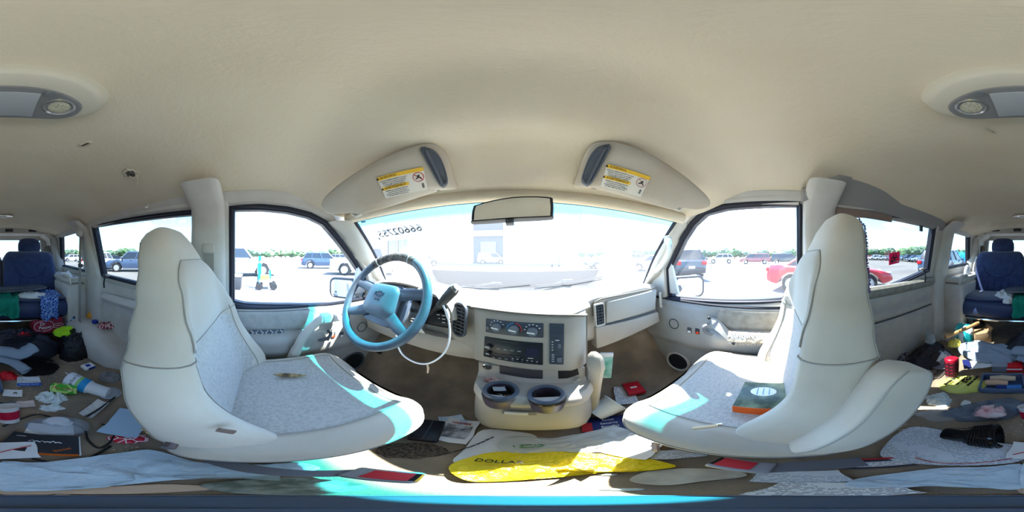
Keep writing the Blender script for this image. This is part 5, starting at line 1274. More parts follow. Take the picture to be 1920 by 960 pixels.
# sleeve ribs of the coat
for k in range(4):
    g = G(); pts = spline([(-.36+.03*k, -1.34+.05*k, FLOOR+.13), (-.2+.03*k, -1.20+.04*k, FLOOR+.19), (0, -1.16+.04*k, FLOOR+.18)], 6); g.tube(pts, .006, 6); g.build('quilt_seam', mat('coat_seam', (24, 24, 32), .5), coat)
sw = heap('grey_sweatshirt', 'pale grey sweatshirt spread over the clutter behind the passenger seat', 'sweatshirt', (.26, -1.10, FLOOR+.05), .50, .24, .085, grey_knit, 12, yaw=-.15, fold=.6, freq=7, stretch=(.5, 1.8))
g = G(); g.tube(spline([(.08, -1.08, FLOOR+.11), (-.02, -1.03, FLOOR+.135), (-.10, -1.01, FLOOR+.12), (-.16, -1.03, FLOOR+.14), (-.20, -1.05, FLOOR+.15)], 6), [.055+.008*noise.noise((k*.8, 2, 2)) for k in range(25)], 12, flat=.6, up=(0, 0, 1)); g.build('sleeve', grey_knit, sw)
g = G(); g.tube(spline([(.05, -1.02, FLOOR+.09), (-.05, -.97, FLOOR+.085), (-.11, -.92, FLOOR+.06), (-.13, -.89, FLOOR+.05)], 6), [.04+.006*noise.noise((k*.8, 7, 2)) for k in range(19)], 10, flat=.6, up=(0, 0, 1)); g.build('sleeve', grey_knit, sw)
red_foil = mat('red_foil', (214, 30, 44), .25, bump=.5, bscale=60)
heap('red_snack_bag', 'crumpled red snack bag lying on the black puffer coat', 'snack bag', (-.155, -1.21, FLOOR+.165), .11, .09, .035, red_foil, 21, fold=.8, freq=30)
heap('red_snack_bag', 'red crumpled bag under the grey sleeve on the floor', 'snack bag', fl(12, 706), .13, .10, .03, red_foil, 22, fold=.7, freq=24)
# soda carton
p = at_y(88, 610, -1.36); t = thing('soda_carton', 'maroon soda carton with white lettering, under the bench front', 'carton', (p.x, p.y, p.z-.06), rot=(-.25, 0, PI+.12))
g = G(); g.box((0, 0, .06), (.27, .13, .125)); lpart(g, 'carton_body', maroon, t, bevel=.003, smooth=30)
lettering('Dr', .042, white_ink, t, (-.055, -.0668, .085), (PI/2, 0, 0)); lettering('Pepper', .040, white_ink, t, (-.035, -.0668, .052), (PI/2, 0, 0)); lettering('CHERRY', .016, white_ink, t, (.085, -.0668, .05), (PI/2, 0, 0))
g = G(); g.tube([(-.045+.088*math.cos(2*PI*k/32), -.0668, .066+.048*math.sin(2*PI*k/32)) for k in range(32)], .0022, 5, closed=True); lpart(g, 'white_oval', white_ink, t)
g = G(); g.tube([(.085+.046*math.cos(2*PI*k/32), -.0668, .05+.022*math.sin(2*PI*k/32)) for k in range(32)], .0018, 5, closed=True); lpart(g, 'white_oval', white_ink, t)
heap('lime_shirt', 'bright lime green shirt on top of the black bin bag', 'shirt', (-.50, -1.24, FLOOR+.145), .22, .16, .05, lime_m, 31, dyaw=.3, fold=.7, freq=14)
heap('black_bin_bag', 'full glossy black bin bag beside the grey belt strap', 'bin bag', (-.535, -1.13, FLOOR), .28, .32, .20, black_bag, 33, fold=.28, freq=13, flat=.5, nr=26, na=72)
# items on the left wheel arch
heap('orange_snack_pack', 'small orange snack pack on the left wheel arch', 'snack pack', at_z(170, 594, -.57)-Vector((0, 0, .0)), .08, .07, .05, mat('orange_foil', (226, 150, 40), .3, bump=.4, bscale=80), 41, fold=.5, freq=30)
p = at_z(178, 605, -.575); t = thing('bottle_cap', 'round blue cap lying on the left wheel arch', 'cap', (p.x, p.y, p.z)); g = G(); g.lathe([(.024, 0), (.026, .018), (.022, .022), (0, .022)], 20); lpart(g, 'cap_shell', mat('blue_cap', (24, 60, 170), .35), t); g = G(); g.lathe([(.0265, .002), (.0272, .009), (.0265, .016)], 20); lpart(g, 'knurled_band', mat('blue_cap2', (18, 48, 140), .4), t)
heap('maroon_snack_bag', 'dark red snack bag with white print on the wheel arch', 'snack bag', at_z(199, 613, -.575), .13, .09, .045, check_mat('maroon_print', (128, 16, 40), (230, 200, 205), 34, rough=.3), 43, fold=.5, freq=22)
p = Vector((-.60, -1.40, FLOOR+.02)); heap('patterned_cushion', 'navy patterned bag hanging beside the bench end', 'bag', (-.60, -1.345, FLOOR+.04), .12, .10, .25, navy_pat, 45, fold=.2, freq=10, flat=.4)
# foam cups in the left rear bin
cup_w = mat('foam_cup', (236, 236, 232), .7)
def cup(px, py, r, h, lb, tilt=(0, 0), m=cup_w, loc=None, name='foam_cup', cat='cup', band=None):
    p = Vector(loc) if loc else at_x(px, py, -.655); t = thing(name, lb, cat, p, rot=(tilt[0], tilt[1], 0))
    g = G(); g.lathe([(0, 0), (r*.72, 0), (r*.98, h*.96), (r*1.05, h), (r*.96, h), (r*.68, .004), (0, .004)], 24); lpart(g, 'cup_wall', m, t)
    if band: g = G(); g.lathe([(r*.80, h*.25), (r*.955, h*.78)], 24); lpart(g, 'printed_band', band, t)
    g = G(); g.tube([(r*1.02*math.cos(2*PI*k/24), r*1.02*math.sin(2*PI*k/24), h) for k in range(24)], .002, 5, closed=True); lpart(g, 'rolled_rim', m, t)
    return t
cup(124, 521, .046, .095, 'white foam cup standing in the left rear bin', loc=(-.64, -1.60, -.275))
cup(137, 521, .036, .07, 'smaller tipped white cup in the left rear bin', tilt=(.5, .7), loc=(-.65, -1.47, -.22))
# large printed drink cup lying on its side
a = at_z(129, 710, FLOOR+.052); b = at_z(203, 737, FLOOR+.034); ax = (b-a); Lc = ax.length
MC = frame(a, (0, 0, 1), ax).copy(); z = ax.normalized(); x = Vector((0, 0, 1)).cross(z).normalized(); y = z.cross(x); MC = Matrix((x, y, z)).transposed().to_4x4(); MC.translation = a
t = thing('drink_cup', 'large white fountain drink cup with blue and green bands lying on the floor', 'cup', (a.x, a.y, FLOOR))
pr = [(.0, .004), (.046, .004), (.050, .0), (.053, .004), (.052, Lc*.10), (.046, Lc*.55), (.038, Lc*.60), (.034, Lc*.97), (.031, Lc), (.029, Lc*.99), (0, Lc*.985)]
g = G(); g.lathe(pr, 30, MC); g.build('cup_wall', mat('waxed_white', (228, 234, 238), .4), t)
def cr(zz): return interp(zz/Lc, ((.10, .0522), (.55, .0462), (.60, .0382)))
g = G(); g.lathe([(lerp(.052, .046, (q-.1)/.45)+.0006, Lc*q) for q in (.30, .34, .38)], 30, MC); g.build('green_band', mat('green_band', (150, 200, 120), .4), t)
g = G(); g.lathe([(lerp(.052, .046, (q-.1)/.45)+.0007, Lc*q) for q in (.38, .46, .55)], 30, MC); g.build('blue_band', mat('cyan_band', (40, 150, 210), .4), t)
toc = (-(a+ax*.2)).normalized(); zf = (toc - z*toc.dot(z)).normalized(); xf = (-z).cross(zf) ; MT = Matrix(((-z).cross(zf)*1, -z, zf)).transposed().to_4x4(); MT.translation = a+ax*.20
wrap_text("Parker's", .030, mat('navy_print', (20, 40, 90), .5), t, MT, .0515)
g = G(); g.tube([a+Vector((.0, 0, .03)), a-ax*.10+Vector((0, 0, .045))], .003, 6); g.build('straw', mat('straw_white', (226, 226, 230), .4), t)
# clear lid, can, tissues
p = fl(205, 737, .006); t = thing('clear_cup_lid', 'clear round plastic cup lid beside the large fountain cup', 'lid', p); g = G(); g.lathe([(0, .004), (.040, .004), (.044, .010), (.050, .008), (.052, 0)], 28); lpart(g, 'lid_disc', film_mat('lid_film', (190, 205, 218), .6, .15), t); g = G(); g.tube([(.051*math.cos(2*PI*k/28), .051*math.sin(2*PI*k/28), .003) for k in range(28)], .003, 5, closed=True); lpart(g, 'lid_rim', film_mat('lid_rim', (205, 215, 225), .8, .15), t)
a = at_z(96, 726, FLOOR+.033); b = at_z(143, 731, FLOOR+.033); z = (b-a).normalized(); b = a+z*.122; x = Vector((0, 0, 1)).cross(z).normalized(); MC = Matrix((x, z.cross(x), z)).transposed().to_4x4(); MC.translation = a
t = thing('soda_can', 'green soda can with red lettering lying on crumpled tissues', 'can', (a.x, a.y, FLOOR))
g = G(); g.lathe([(.024, .002), (.026, 0), (.033, .010), (.033, .112), (.027, .121), (.026, .122)], 26, MC); g.build('can_body', check_mat('green_can', (70, 178, 60), (200, 230, 130), 18, rough=.25), t)
for zz, h in ((.003, 0), (.119, 0)): g = G(); g.lathe([(0, zz), (.0255, zz)], 20, MC); g.build('can_end', mat('aluminium', (200, 204, 208), .25, metal=.9), t)
mid = a+z*.06; toc = (-mid).normalized(); zf = (toc - z*toc.dot(z)).normalized(); MT = Matrix((z, zf.cross(z), zf)).transposed().to_4x4(); MT.translation = mid
me = text_mesh('Mtn Dew', .026, .0003)
for v in me.vertices: xx, yy, zz = v.co; an = yy/.033; v.co = MT @ Vector((xx, (.0337+zz)*math.sin(an), (.0337+zz)*math.cos(an)))
link('lettering', me, mat('can_red', (190, 30, 40), .4), t, smooth=0)
tis = mat('tissue', (226, 234, 232), .9, bump=.4, bscale=200)
heap('crumpled_tissue', 'crumpled white tissue under the green can', 'tissue', fl(98, 748), .15, .10, .04, tis, 51, fold=1.4, edge=.5, freq=28)
heap('crumpled_tissue', 'flattened white tissue in front of the green can', 'tissue', fl(97, 765), .10, .05, .025, tis, 52, fold=1.4, edge=.5, freq=30)
# small papers
def leaflet(px, py, w, h, lb, m, dy, seed, extra=None, cat='leaflet', name='leaflet'):
    o = sheet(name, lb, cat, px, py, w, h, m, dyaw=dy, seed=seed, curl=.006); return o
o = leaflet(54, 716, .12, .10, 'printed leaflet with a blue lower edge, behind the driver seat', print_w, .05, 61)
g = G(); g.box((0, -.035, .009), (.119, .028, .001)); lpart(g, 'blue_strip', mat('leaflet_blue', (30, 90, 180), .5), o, smooth=0); lettering('GENERAL ADMISSION', .010, white_ink, o, (0, -.035, .0097), (0, 0, PI))
o = sheet('paper_note', 'small blank white paper note beside the blue leaflet', 'note', 24, 738, .085, .06, paper, dyaw=-.05, seed=62, curl=.005)
g = G(); [g.box((.005+.006*k, -.002+.004*(k % 2), .0075), (.004, .014, .0006)) for k in range(3)]; lpart(g, 'scribble', ink, o, smooth=0)
sheet('pink_receipt', 'pale pink printed receipt behind the red paper cup', 'receipt', 41, 759, .10, .05, receipt_m, dyaw=.15, seed=63, curl=.006)
t, b = cardbox('small_carton', 'small white and blue carton near the black bin bag', 'carton', 165, 686, .075, .055, .02, paper, dyaw=.6); g = G(); g.box((.012, -.0282, .010), (.05, .001, .018)); lpart(g, 'blue_side', mat('leaflet_blue2', (26, 60, 160), .5), t, smooth=0); g = G(); g.box((0, .0, .0206), (.03, .03, .001)); lpart(g, 'flap', mat('leaflet_blue2', (26, 60, 160), .5), t, smooth=0)
heap('blue_wipes_pack', 'bright blue pack partly hidden by the driver seat', 'pack', fl(204, 676), .11, .08, .045, mat('blue_pack', (20, 84, 200), .35), 66, fold=.3, freq=18)
heap('grey_plastic_wrap', 'crumpled translucent grey plastic wrap behind the driver seat', 'wrap', fl(206, 708), .13, .10, .05, film_mat('smoke_film', (140, 142, 146), .75, .2), 67, fold=.8, freq=30)
# red and white paper cup
t = cup(0, 0, .045, .095, 'red and white paper cup lying tipped behind the black box', loc=fl(18, 790, .0), name='paper_cup', m=mat('paper_cup_white', (234, 230, 226), .5), band=mat('cup_red', (196, 24, 60), .4), tilt=(.55, .1))
# clear bag with a white card and a zip
p = fl(108, 797, .02); o = heap('clear_zip_bag', 'clear zip bag holding a white card and a lamp bulb', 'bag', (p.x, p.y, FLOOR+.002), .20, .13, .045, film_mat('zip_film', (190, 200, 212), .38, .1), 71, dyaw=-.05, fold=.4, freq=14, edge=.05)
g = G(); g.box((-.02, -.025, .008), (.13, .07, .002)); lpart(g, 'white_card', paper, o); g = G(); g.lathe([(0, -.025), (.02, -.018), (.03, 0), (.022, .02), (0, .026)], 20, Matrix.Translation((0, .012, .032)), sx=1.6); lpart(g, 'bulb', film_mat('bulb_white', (226, 230, 236), .8, .1), o)
g = G(); g.tube([(.09, -.06, .02), (.095, .0, .03), (.088, .06, .02)], .004, 6); lpart(g, 'zip_strip', mat('zip_brass', (120, 108, 84), .4), o)
# black box with orange edge
p = fl(76, 834, .04); t, b = cardbox('black_gift_box', 'flat black box with an orange side and white emblem, on the floor', 'box', 76, 832, .165, .105, .028, mat('black_card', (44, 46, 52), .4), dyaw=-.22, tilt=(0, 0))
g = G(); g.box((0, -.0532, .014), (.163, .0012, .026)); lpart(g, 'orange_side', mat('orange_card', (236, 110, 24), .45), t, smooth=0)
g = G(); g.box((.084, .0, .010), (.004, .104, .018)); lpart(g, 'lid_edge', paper, t, smooth=0)
g = G()
for k in range(6): g.tube([(-.02+.012*k-.01, .008, .0285), (-.012+.012*k-.01, .016-.004*(k % 2), .0285), (-.005+.012*k-.01, .007, .0285)], .003, 5, flat=.3)
lpart(g, 'white_emblem', white_ink, t); lettering('boost', .016, mat('orange_card', (236, 110, 24), .45), t, (.05, -.028, .0286), (0, 0, .55)); lettering('mobile', .009, white_ink, t, (-.055, .032, .0286), (0, 0, .1))
o = sheet('striped_napkin', 'white napkin with a red stripe next to the black box', 'napkin', 22, 846, .10, .09, mat('napkin', (228, 228, 226), .9, bump=.4, bscale=200), seed=74, curl=.02, z=.02); g = G(); g.tube([(-.04, -.03, .022), (0, 0, .024), (.04, .02, .022)], .002, 5); lpart(g, 'red_stripe', red_pl, o)
sheet('folded_receipt', 'long folded white receipt with a dark pen across it', 'receipt', 178, 768, .055, .13, print_mat('receipt_white', (228, 224, 218), (160, 160, 166), 240, .4, 260), dyaw=-.55, seed=75, curl=.016)
a, b = fl(160, 782, .022), fl(215, 745, .02); t = thing('black_pen', 'black pen lying across the folded receipt', 'pen', a); g = G(); g.tube([a, b], .005, 8); g.build('barrel', black_pl, t); g = G(); g.tube([b, b+(b-a).normalized()*.012], [.005, .001], 8); g.build('tip', chrome, t)
sheet('blue_plastic_board', 'pale blue plastic board leaning out from behind the driver seat', 'board', 238, 792, .11, .18, mat('pale_blue_board', (176, 206, 230), .4), dyaw=-.3, seed=76, curl=.004, z=.018)
heap('red_wrapper', 'red and white candy wrapper beside the pale blue board', 'wrapper', fl(240, 823), .10, .06, .012, check_mat('red_wrap', (200, 28, 56), (236, 220, 224), 40, rough=.3), 77, fold=.5, freq=24)
# black cord
pts = [fl(5, 800, .01), fl(40, 785, .012), fl(80, 778, .012), fl(150, 800, .012), fl(165, 825, .012), fl(185, 840, .01), fl(205, 830, .008), fl(215, 812, .008), fl(205, 800, .006), fl(190, 795, .006)]
tag(G().tube(spline(pts, 8), .0035, 6).build('charging_lead', black_pl), 'thin black lead curling around the clear zip bag', 'cable')
pts = [fl(60, 860, .005), fl(110, 868, .006), fl(150, 864, .006), fl(185, 850, .006), fl(208, 836, .01)]
tag(G().tube(spline(pts, 8), .004, 6).build('charging_lead', black_pl), 'black lead bordering the pale plastic sheet', 'cable')
# plastic sheet and papers around the camera foot
def blob(name, label, cat, pxs, m, seed, lift=.006, amp=.02, group=None):
    """irregular sheet given by floor outline points"""
    P = [at_z(a, b, FLOOR+lift) for a, b in pxs]; c = sum(P, Vector())/len(P); c.z = FLOOR+.002; lp = [(q.x-c.x, q.y-c.y) for q in [p for p in spline(P, 5, True)]]
    n = len(lp); g = G(); nr = 10; rings = []
    for i in range(1, nr+1):
        r = i/nr; rings.append([g.v((x*r, y*r, lift*.5+amp*(.5+.5*noise.noise((x*r*22+seed, y*r*22, 0)))*(1-.6*r) + amp*.5*abs(noise.noise((x*r*50, y*r*50, seed))))) for x, y in lp])
    c0 = g.v((0, 0, lift*.5+amp*.5))
    for k in range(n): g.face((c0, rings[0][k], rings[0][(k+1) % n]))
    for a, b in zip(rings, rings[1:]):
        for k in range(n): g.face((a[k], b[k], b[(k+1) % n], a[(k+1) % n]))
    g.solid(-.001); o = g.build(name, m, None, smooth=75, loc=c); return tag(o, label, cat, group)
blob('plastic_sheet', 'crumpled bluish white plastic sheet behind and left of the driver seat foot', 'plastic sheet', [(0, 868), (60, 868), (130, 862), (220, 850), (290, 845), (380, 868), (480, 872), (560, 868), (600, 880), (480, 892), (330, 900), (200, 912), (60, 918), (0, 918)], film_w, 5, .012, .03)
blob('camouflage_cloth', 'olive grey patterned cloth beside the driver seat base', 'cloth', [(380, 908), (480, 898), (560, 896), (640, 902), (690, 912), (640, 924), (520, 928), (420, 922)], mat('olive_cloth', (104, 112, 100), .9, rgb2=(156, 160, 150), vscale=40), 9, .012, .016)
blob('tan_folder', 'flat tan folder edge beneath the plastic sheet', 'folder', [(0, 912), (120, 914), (300, 908), (420, 914), (300, 924), (100, 926), (0, 926)], mat('tan_card', (206, 176, 150), .7), 10, .008, .006)
blob('newspaper_spread', 'open printed paper sheet with a thin red line behind the passenger seat', 'paper', [(1650, 850), (1680, 815), (1720, 800), (1790, 812), (1870, 830), (1918, 838), (1918, 862), (1850, 872), (1760, 872), (1690, 866)], news, 14, .010, .012)
blob('white_poly_bag', 'pale blue white plastic bag lying behind the grey stand base', 'plastic bag', [(1600, 900), (1660, 890), (1760, 878), (1850, 876), (1918, 872), (1918, 915), (1850, 915), (1740, 912), (1660, 916), (1590, 912)], film_w, 15, .012, .028)
pts = [fl(1716, 858, .018), fl(1760, 868, .02), fl(1830, 868, .02), fl(1915, 856, .02)]; tag(G().tube(spline(pts, 6), .0016, 5).build('red_string', red_pl), 'thin red string lying along the open printed sheet', 'string')
t, b = cardbox('red_folder', 'red edged dark folder under the printed sheet', 'folder', 1665, 868, .15, .05, .006, mat('dark_cover', (60, 56, 72), .5), dyaw=.25); g = G(); g.box((0, .024, .007), (.15, .008, .003)); lpart(g, 'red_edge', red_pl, t, smooth=0); g = G(); g.box((.0, -.004, .0066), (.11, .026, .001)); lpart(g, 'printed_panel', print_w, t, smooth=0)
sheet('printed_letter', 'printed white letter lying by the grey stand base', 'letter', 1570, 918, .10, .07, print_w, seed=81, curl=.006, z=.012, dyaw=.1)
sheet('crumpled_receipt', 'pale crumpled paper under the passenger seat edge', 'paper', 1500, 895, .10, .06, news, seed=82, curl=.014)
# camera foot on the floor
t = thing('camera_stand_base', 'round grey stand base on the floor below the viewpoint', 'stand', (0, 0, FLOOR+.012)); g = G(); g.lathe([(.078, 0), (.080, .006), (.074, .012), (.02, .016), (.016, .05), (0, .05)], 32); lpart(g, 'base_plate', mat('stand_grey', (78, 90, 108), .5), t); g = G(); g.tube([(.079*math.cos(2*PI*k/32), .079*math.sin(2*PI*k/32), .003) for k in range(32)], .004, 6, closed=True); lpart(g, 'rubber_ring', mat('stand_ring', (130, 140, 165), .4), t)

# ---- right rear
heap('dark_hoodie', 'dark grey hoodie bunched behind the passenger seat', 'hoodie', at_z(1742, 663, FLOOR+.07)-Vector((0, 0, .07)), .34, .26, .12, dark_knit, 91, dyaw=.5, fold=.8, freq=12, stretch=(.6, 1.5))
heap('black_jacket', 'flat black jacket against the sliding door', 'jacket', (.64, -.86, FLOOR), .20, .34, .10, coat_m, 92, yaw=.2, fold=.6, freq=12)
heap('jacket_sleeve', 'dark jacket sleeve with pale lining by the passenger seat', 'jacket', at_z(1695, 665, FLOOR+.05)-Vector((0, 0, .05)), .12, .20, .07, check_mat('sleeve_lining', (58, 54, 64), (150, 146, 150), 40), 93, fold=.7, freq=18)
wood = mat('pine_wood', (206, 164, 112), .6, rgb2=(182, 138, 88), vscale=30)
a, b = at_z(1772, 632, -.66), at_z(1835, 605, -.62); t = thing('wooden_stick', 'pale wooden stick lying over the teal packet', 'stick', a); g = G(); g.tube([a, lerp(a, b, .5), b-(b-a).normalized()*.03, b], [.020, .016, .017, .010], 10); g.build('shaft', wood, t); g = G(); g.tube([b-(b-a).normalized()*.035, b], [.019, .014], 10); g.build('knob_end', wood, t)
p = at_z(1807, 615, -.68); heap('diaper_pack', 'white and turquoise printed packet near the right wheel arch', 'packet', (p.x, p.y, FLOOR+.02), .19, .16, .17, mat('turquoise_print', (226, 240, 240), .35, rgb2=(40, 190, 196), vscale=14, vlo=.5, vhi=.53), 95, fold=.25, freq=10, flat=.35)
t, b = cardbox('cardboard_box', 'small brown cardboard box in front of the bench', 'box', 0, 0, .15, .12, .12, mat('cardboard', (170, 138, 104), .85), loc=(.40, -1.36, FLOOR), dyaw=.4)
for s_ in (-1, 1): g = G(); g.box((s_*.075, 0, .13), (.004, .12, .06), R=Matrix.Rotation(s_*.6, 3, 'Y')); lpart(g, 'flap', mat('cardboard', (170, 138, 104), .85), t)
p = at_x(1738, 622, .71); t = thing('glass_jar', 'small clear glass jar standing beside the sliding door', 'jar', (p.x-.03, p.y, FLOOR+.10)); g = G(); g.lathe([(0, 0), (.036, 0), (.038, .01), (.038, .07), (.030, .085), (.031, .10), (.028, .10), (.027, .086), (.034, .07), (.034, .008), (0, .006)], 20); lpart(g, 'jar_glass', film_mat('jar_glass', (200, 214, 220), .35, .05), t); g = G(); g.lathe([(.0385, .02), (.0388, .05)], 20); lpart(g, 'jar_label', film_mat('jar_label', (236, 236, 236), .5, .4), t)
heap('jar_shelf_bundle', 'dark folded tarp under the glass jar', 'tarp', (.675, -.98, FLOOR), .18, .30, .11, coat_m, 96, yaw=0, fold=.4)
heap('yellow_cloth', 'small pale yellow cloth beside the grey sweatshirt', 'cloth', at_z(1790, 640, FLOOR+.10)-Vector((0, 0, .04)), .11, .09, .06, mat('yellow_cloth', (230, 212, 96), .9), 97, fold=.8, freq=26)
# plaid tumbler
p = at_z(1785, 712, FLOOR); t = thing('plaid_tumbler', 'red and black plaid tumbler with a steel base', 'tumbler', (p.x, p.y, FLOOR), rot=(.22, .12, 0))
g = G(); g.lathe([(0, 0), (.030, 0), (.033, .006), (.034, .04)], 24); lpart(g, 'steel_base', mat('steel', (170, 172, 176), .3, metal=.8), t)
g = G(); g.lathe([(.0345, .04), (.040, .15)], 24); lpart(g, 'plaid_wall', mat('plaid_red', (120, 24, 44), .5), t)
for k in range(4): g = G(); zz = .05+.025*k; g.lathe([(.0348+.05*(zz-.04), zz), (.0352+.05*(zz-.03), zz+.011)], 24); lpart(g, 'plaid_stripe', mat('plaid_black', (34, 26, 30), .5), t)
for k in range(8):
    a_ = 2*PI*k/8; g = G(); g.box((.0385*math.cos(a_), .0385*math.sin(a_), .095), (.001, .010, .108), R=Matrix.Rotation(a_, 3, 'Z') @ Matrix.Rotation(.05, 3, 'Y')); lpart(g, 'plaid_stripe', mat('plaid_dark', (70, 16, 30), .5), t, smooth=0)
g = G(); g.lathe([(.040, .15), (.041, .165), (.034, .172), (0, .174)], 24); lpart(g, 'lid', mat('tumbler_lid', (190, 24, 50), .4), t)
o = heap('baseball_hat', 'white and grey baseball hat on the floor beside the plaid tumbler', 'hat', at_z(1764, 668, FLOOR+.05)-Vector((0, 0, .05)), .15, .16, .10, mat('cap_white', (226, 226, 226), .85, rgb2=(150, 150, 158), vscale=9, vlo=.45, vhi=.5), 101, fold=.3, freq=12, flat=.45)
g = G(); g.grid(lambda u, v: ((u-.5)*.13, -.07-.06*v*math.cos((u-.5)*2.2), .012+.01*math.sin(PI*u)), 10, 6); g.solid(.004); lpart(g, 'brim', mat('cap_grey', (130, 128, 134), .85), o)
pts = [at_z(a, b, FLOOR+.012) for a, b in ((1768, 676), (1760, 690), (1755, 700), (1740, 704), (1756, 708), (1768, 700), (1776, 690), (1782, 678))]; tag(G().tube(spline(pts, 6), .004, 6).build('charger_cord', mat('cord_dark', (70, 66, 70), .6)), 'dark looped charger cord beside the white hat', 'cable')
# yellow carrier bag with black print
o = heap('yellow_store_bag', 'crumpled pale yellow store bag with black print behind the passenger seat', 'plastic bag', fl(1806, 722), .25, .16, .045, film_mat('yellow_film', (222, 222, 110), .93, .3), 103, fold=.5, freq=16, edge=.18)
for tx, sz, x, y, r in (('DG', .040, .02, .012, 1.0), ('DOLLAR GENERAL', .013, .05, .0, 1.0), ('PLEASE RETURN', .012, -.010, .0, 1.0), ('THANK YOU', .018, -.060, .0, 1.0)): lettering(tx, sz, ink, o, (x, y, .042), (0, 0, r), depth=.004)
# plastic food tray
t, b = cardbox('food_container', 'clear blue plastic container with wrapped food, on the floor', 'container', 1880, 722, .21, .15, .006, film_mat('tray_film', (80, 100, 140), .75, .12), dyaw=-.02, z=.004)
for x, y, w, d in ((0, .075, .21, .012), (0, -.075, .21, .012), (-.105, 0, .012, .15), (.105, 0, .012, .15)): g = G(); g.box((x, y, .022), (w, d, .036)); lpart(g, 'tray_wall', film_mat('tray_edge', (96, 116, 150), .8, .12), t, bevel=.004)
for k, (x, y, w, c) in enumerate(((0, .035, .13, (196, 176, 150)), (-.03, -.01, .11, (206, 170, 140)))): g = G(); g.tube([(x-w/2, y, .03), (x, y+.004, .034), (x+w/2, y, .03)], [.018, .022, .018], 10); lpart(g, 'wrapped_food', mat('food_%d' % k, c, .6), t)
g = G(); g.box((.055, -.045, .022), (.07, .035, .026)); lpart(g, 'blue_sachet', mat('sachet_blue', (60, 120, 190), .35), t, bevel=.004); g = G(); g.box((-.005, -.045, .022), (.05, .033, .026)); lpart(g, 'navy_sachet', mat('sachet_navy', (24, 50, 120), .35), t, bevel=.004)
o = sheet('white_envelope', 'white envelope with a navy side lying before the grey sweatshirt', 'envelope', 1838, 683, .15, .10, paper, dyaw=.2, seed=105, z=.04, curl=.006); g = G(); g.box((-.085, 0, .012), (.04, .10, .012)); lpart(g, 'navy_side', mat('navy_card', (30, 38, 96), .5), o, smooth=0); g = G(); g.tube([(-.07, .0, .013), (.07, .01, .013)], .0012, 4); lpart(g, 'fold_line', dash_dark, o)
t, b = cardbox('grey_tub', 'translucent grey tub beside the white envelope', 'tub', 1874, 683, .09, .07, .055, film_mat('tub_grey', (140, 146, 160), .75, .25)); g = G(); g.box((0, 0, .057), (.096, .076, .006)); lpart(g, 'tub_lid', film_mat('tub_lid', (160, 166, 180), .85, .25), t, bevel=.002)
t, b = cardbox('red_box', 'red box under the hem of the grey sweatshirt', 'box', 1902, 684, .10, .07, .05, mat('red_card', (212, 28, 40), .45)); g = G(); g.box((0, -.0355, .03), (.09, .001, .012)); lpart(g, 'label_strip', paper, t, smooth=0)
# grey carrier bag, pink wrapper
heap('grey_carrier_bag', 'crumpled blue grey translucent carrier bag', 'plastic bag', fl(1856, 772), .36, .15, .06, grey_film, 107, fold=.8, freq=18, dyaw=.25, edge=.35)
heap('pink_wrapper', 'crumpled pink paper wrapper on the grey carrier bag', 'wrapper', fl(1856, 772, .04, .035), .12, .09, .035, mat('pink_paper', (226, 176, 176), .7, rgb2=(236, 220, 218), vscale=20), 108, fold=.9, freq=30)
heap('clear_wrapper', 'flat clear cellophane wrapper on the carpet', 'wrapper', fl(1762, 778), .15, .09, .014, clear_f, 109, fold=.8, freq=30)
heap('crumpled_tissue', 'torn white tissue on the carpet behind the passenger seat', 'tissue', fl(1760, 750), .12, .09, .04, tis, 110, fold=1.4, edge=.5, freq=30)
heap('paper_scrap', 'small pale blue paper scrap near the clear wrapper', 'scrap', fl(1811, 758), .045, .06, .02, tis, 111, fold=.5, freq=20)
# stacked black cups / blower nozzle
a, b = at_z(1772, 812, FLOOR+.035), at_z(1872, 818, FLOOR+.06); z = (b-a).normalized(); Ln = (b-a).length; x = Vector((0, 0, 1)).cross(z).normalized(); MC = Matrix((x, z.cross(x), z)).transposed().to_4x4(); MC.translation = a
t = thing('black_canister', 'glossy black ribbed plastic canister lying on the printed sheet', 'canister', (a.x, a.y, FLOOR)); gb_ = mat('glossy_black', (18, 18, 22), .12)
g = G(); g.lathe([(0, 0), (.030, 0), (.033, .01), (.038, Ln*.42), (.045, Ln*.45), (.052, Ln*.62), (.055, Ln*.66), (.062, Ln*.97), (.060, Ln), (.054, Ln*.97), (.04, Ln*.8), (0, Ln*.78)], 32, MC); g.build('canister_body', gb_, t, smooth=60)
for k in range(7): g = G(); zz = Ln*(.56+.055*k); r_ = lerp(.050, .0605, k/6)+.002; g.tube([MC @ Vector((r_*math.cos(2*PI*q/30), r_*math.sin(2*PI*q/30), zz)) for q in range(30)], .0028, 6, closed=True); g.build('rib', gb_, t)
g = G(); g.tube([MC @ Vector((.061*math.cos(2*PI*q/30), .061*math.sin(2*PI*q/30), Ln)) for q in range(30)], .004, 6, closed=True); g.build('rim', gb_, t)
for j, (px, py) in enumerate(((1905, 790), (1700, 745), (60, 745), (230, 850), (1690, 800), (110, 700))):
    g = G(); rg = random.Random(j)
    for k in range(60):
        q = fl(px+rg.gauss(0, 22), py+rg.gauss(0, 14), .004); g.tube([q, q+Vector((rg.uniform(-.006, .006), rg.uniform(-.006, .006), .002))], .0016, 4)
    tag(g.build('floor_crumbs', mat('crumbs', (200, 186, 160), .9)), ('pale crumbs scattered on the carpet ' + ('by the grey carrier bag', 'behind the passenger seat', 'by the paper note', 'under the driver seat back', 'beside the raised armrest', 'before the fur hood')[j]), 'crumbs', kind='stuff')
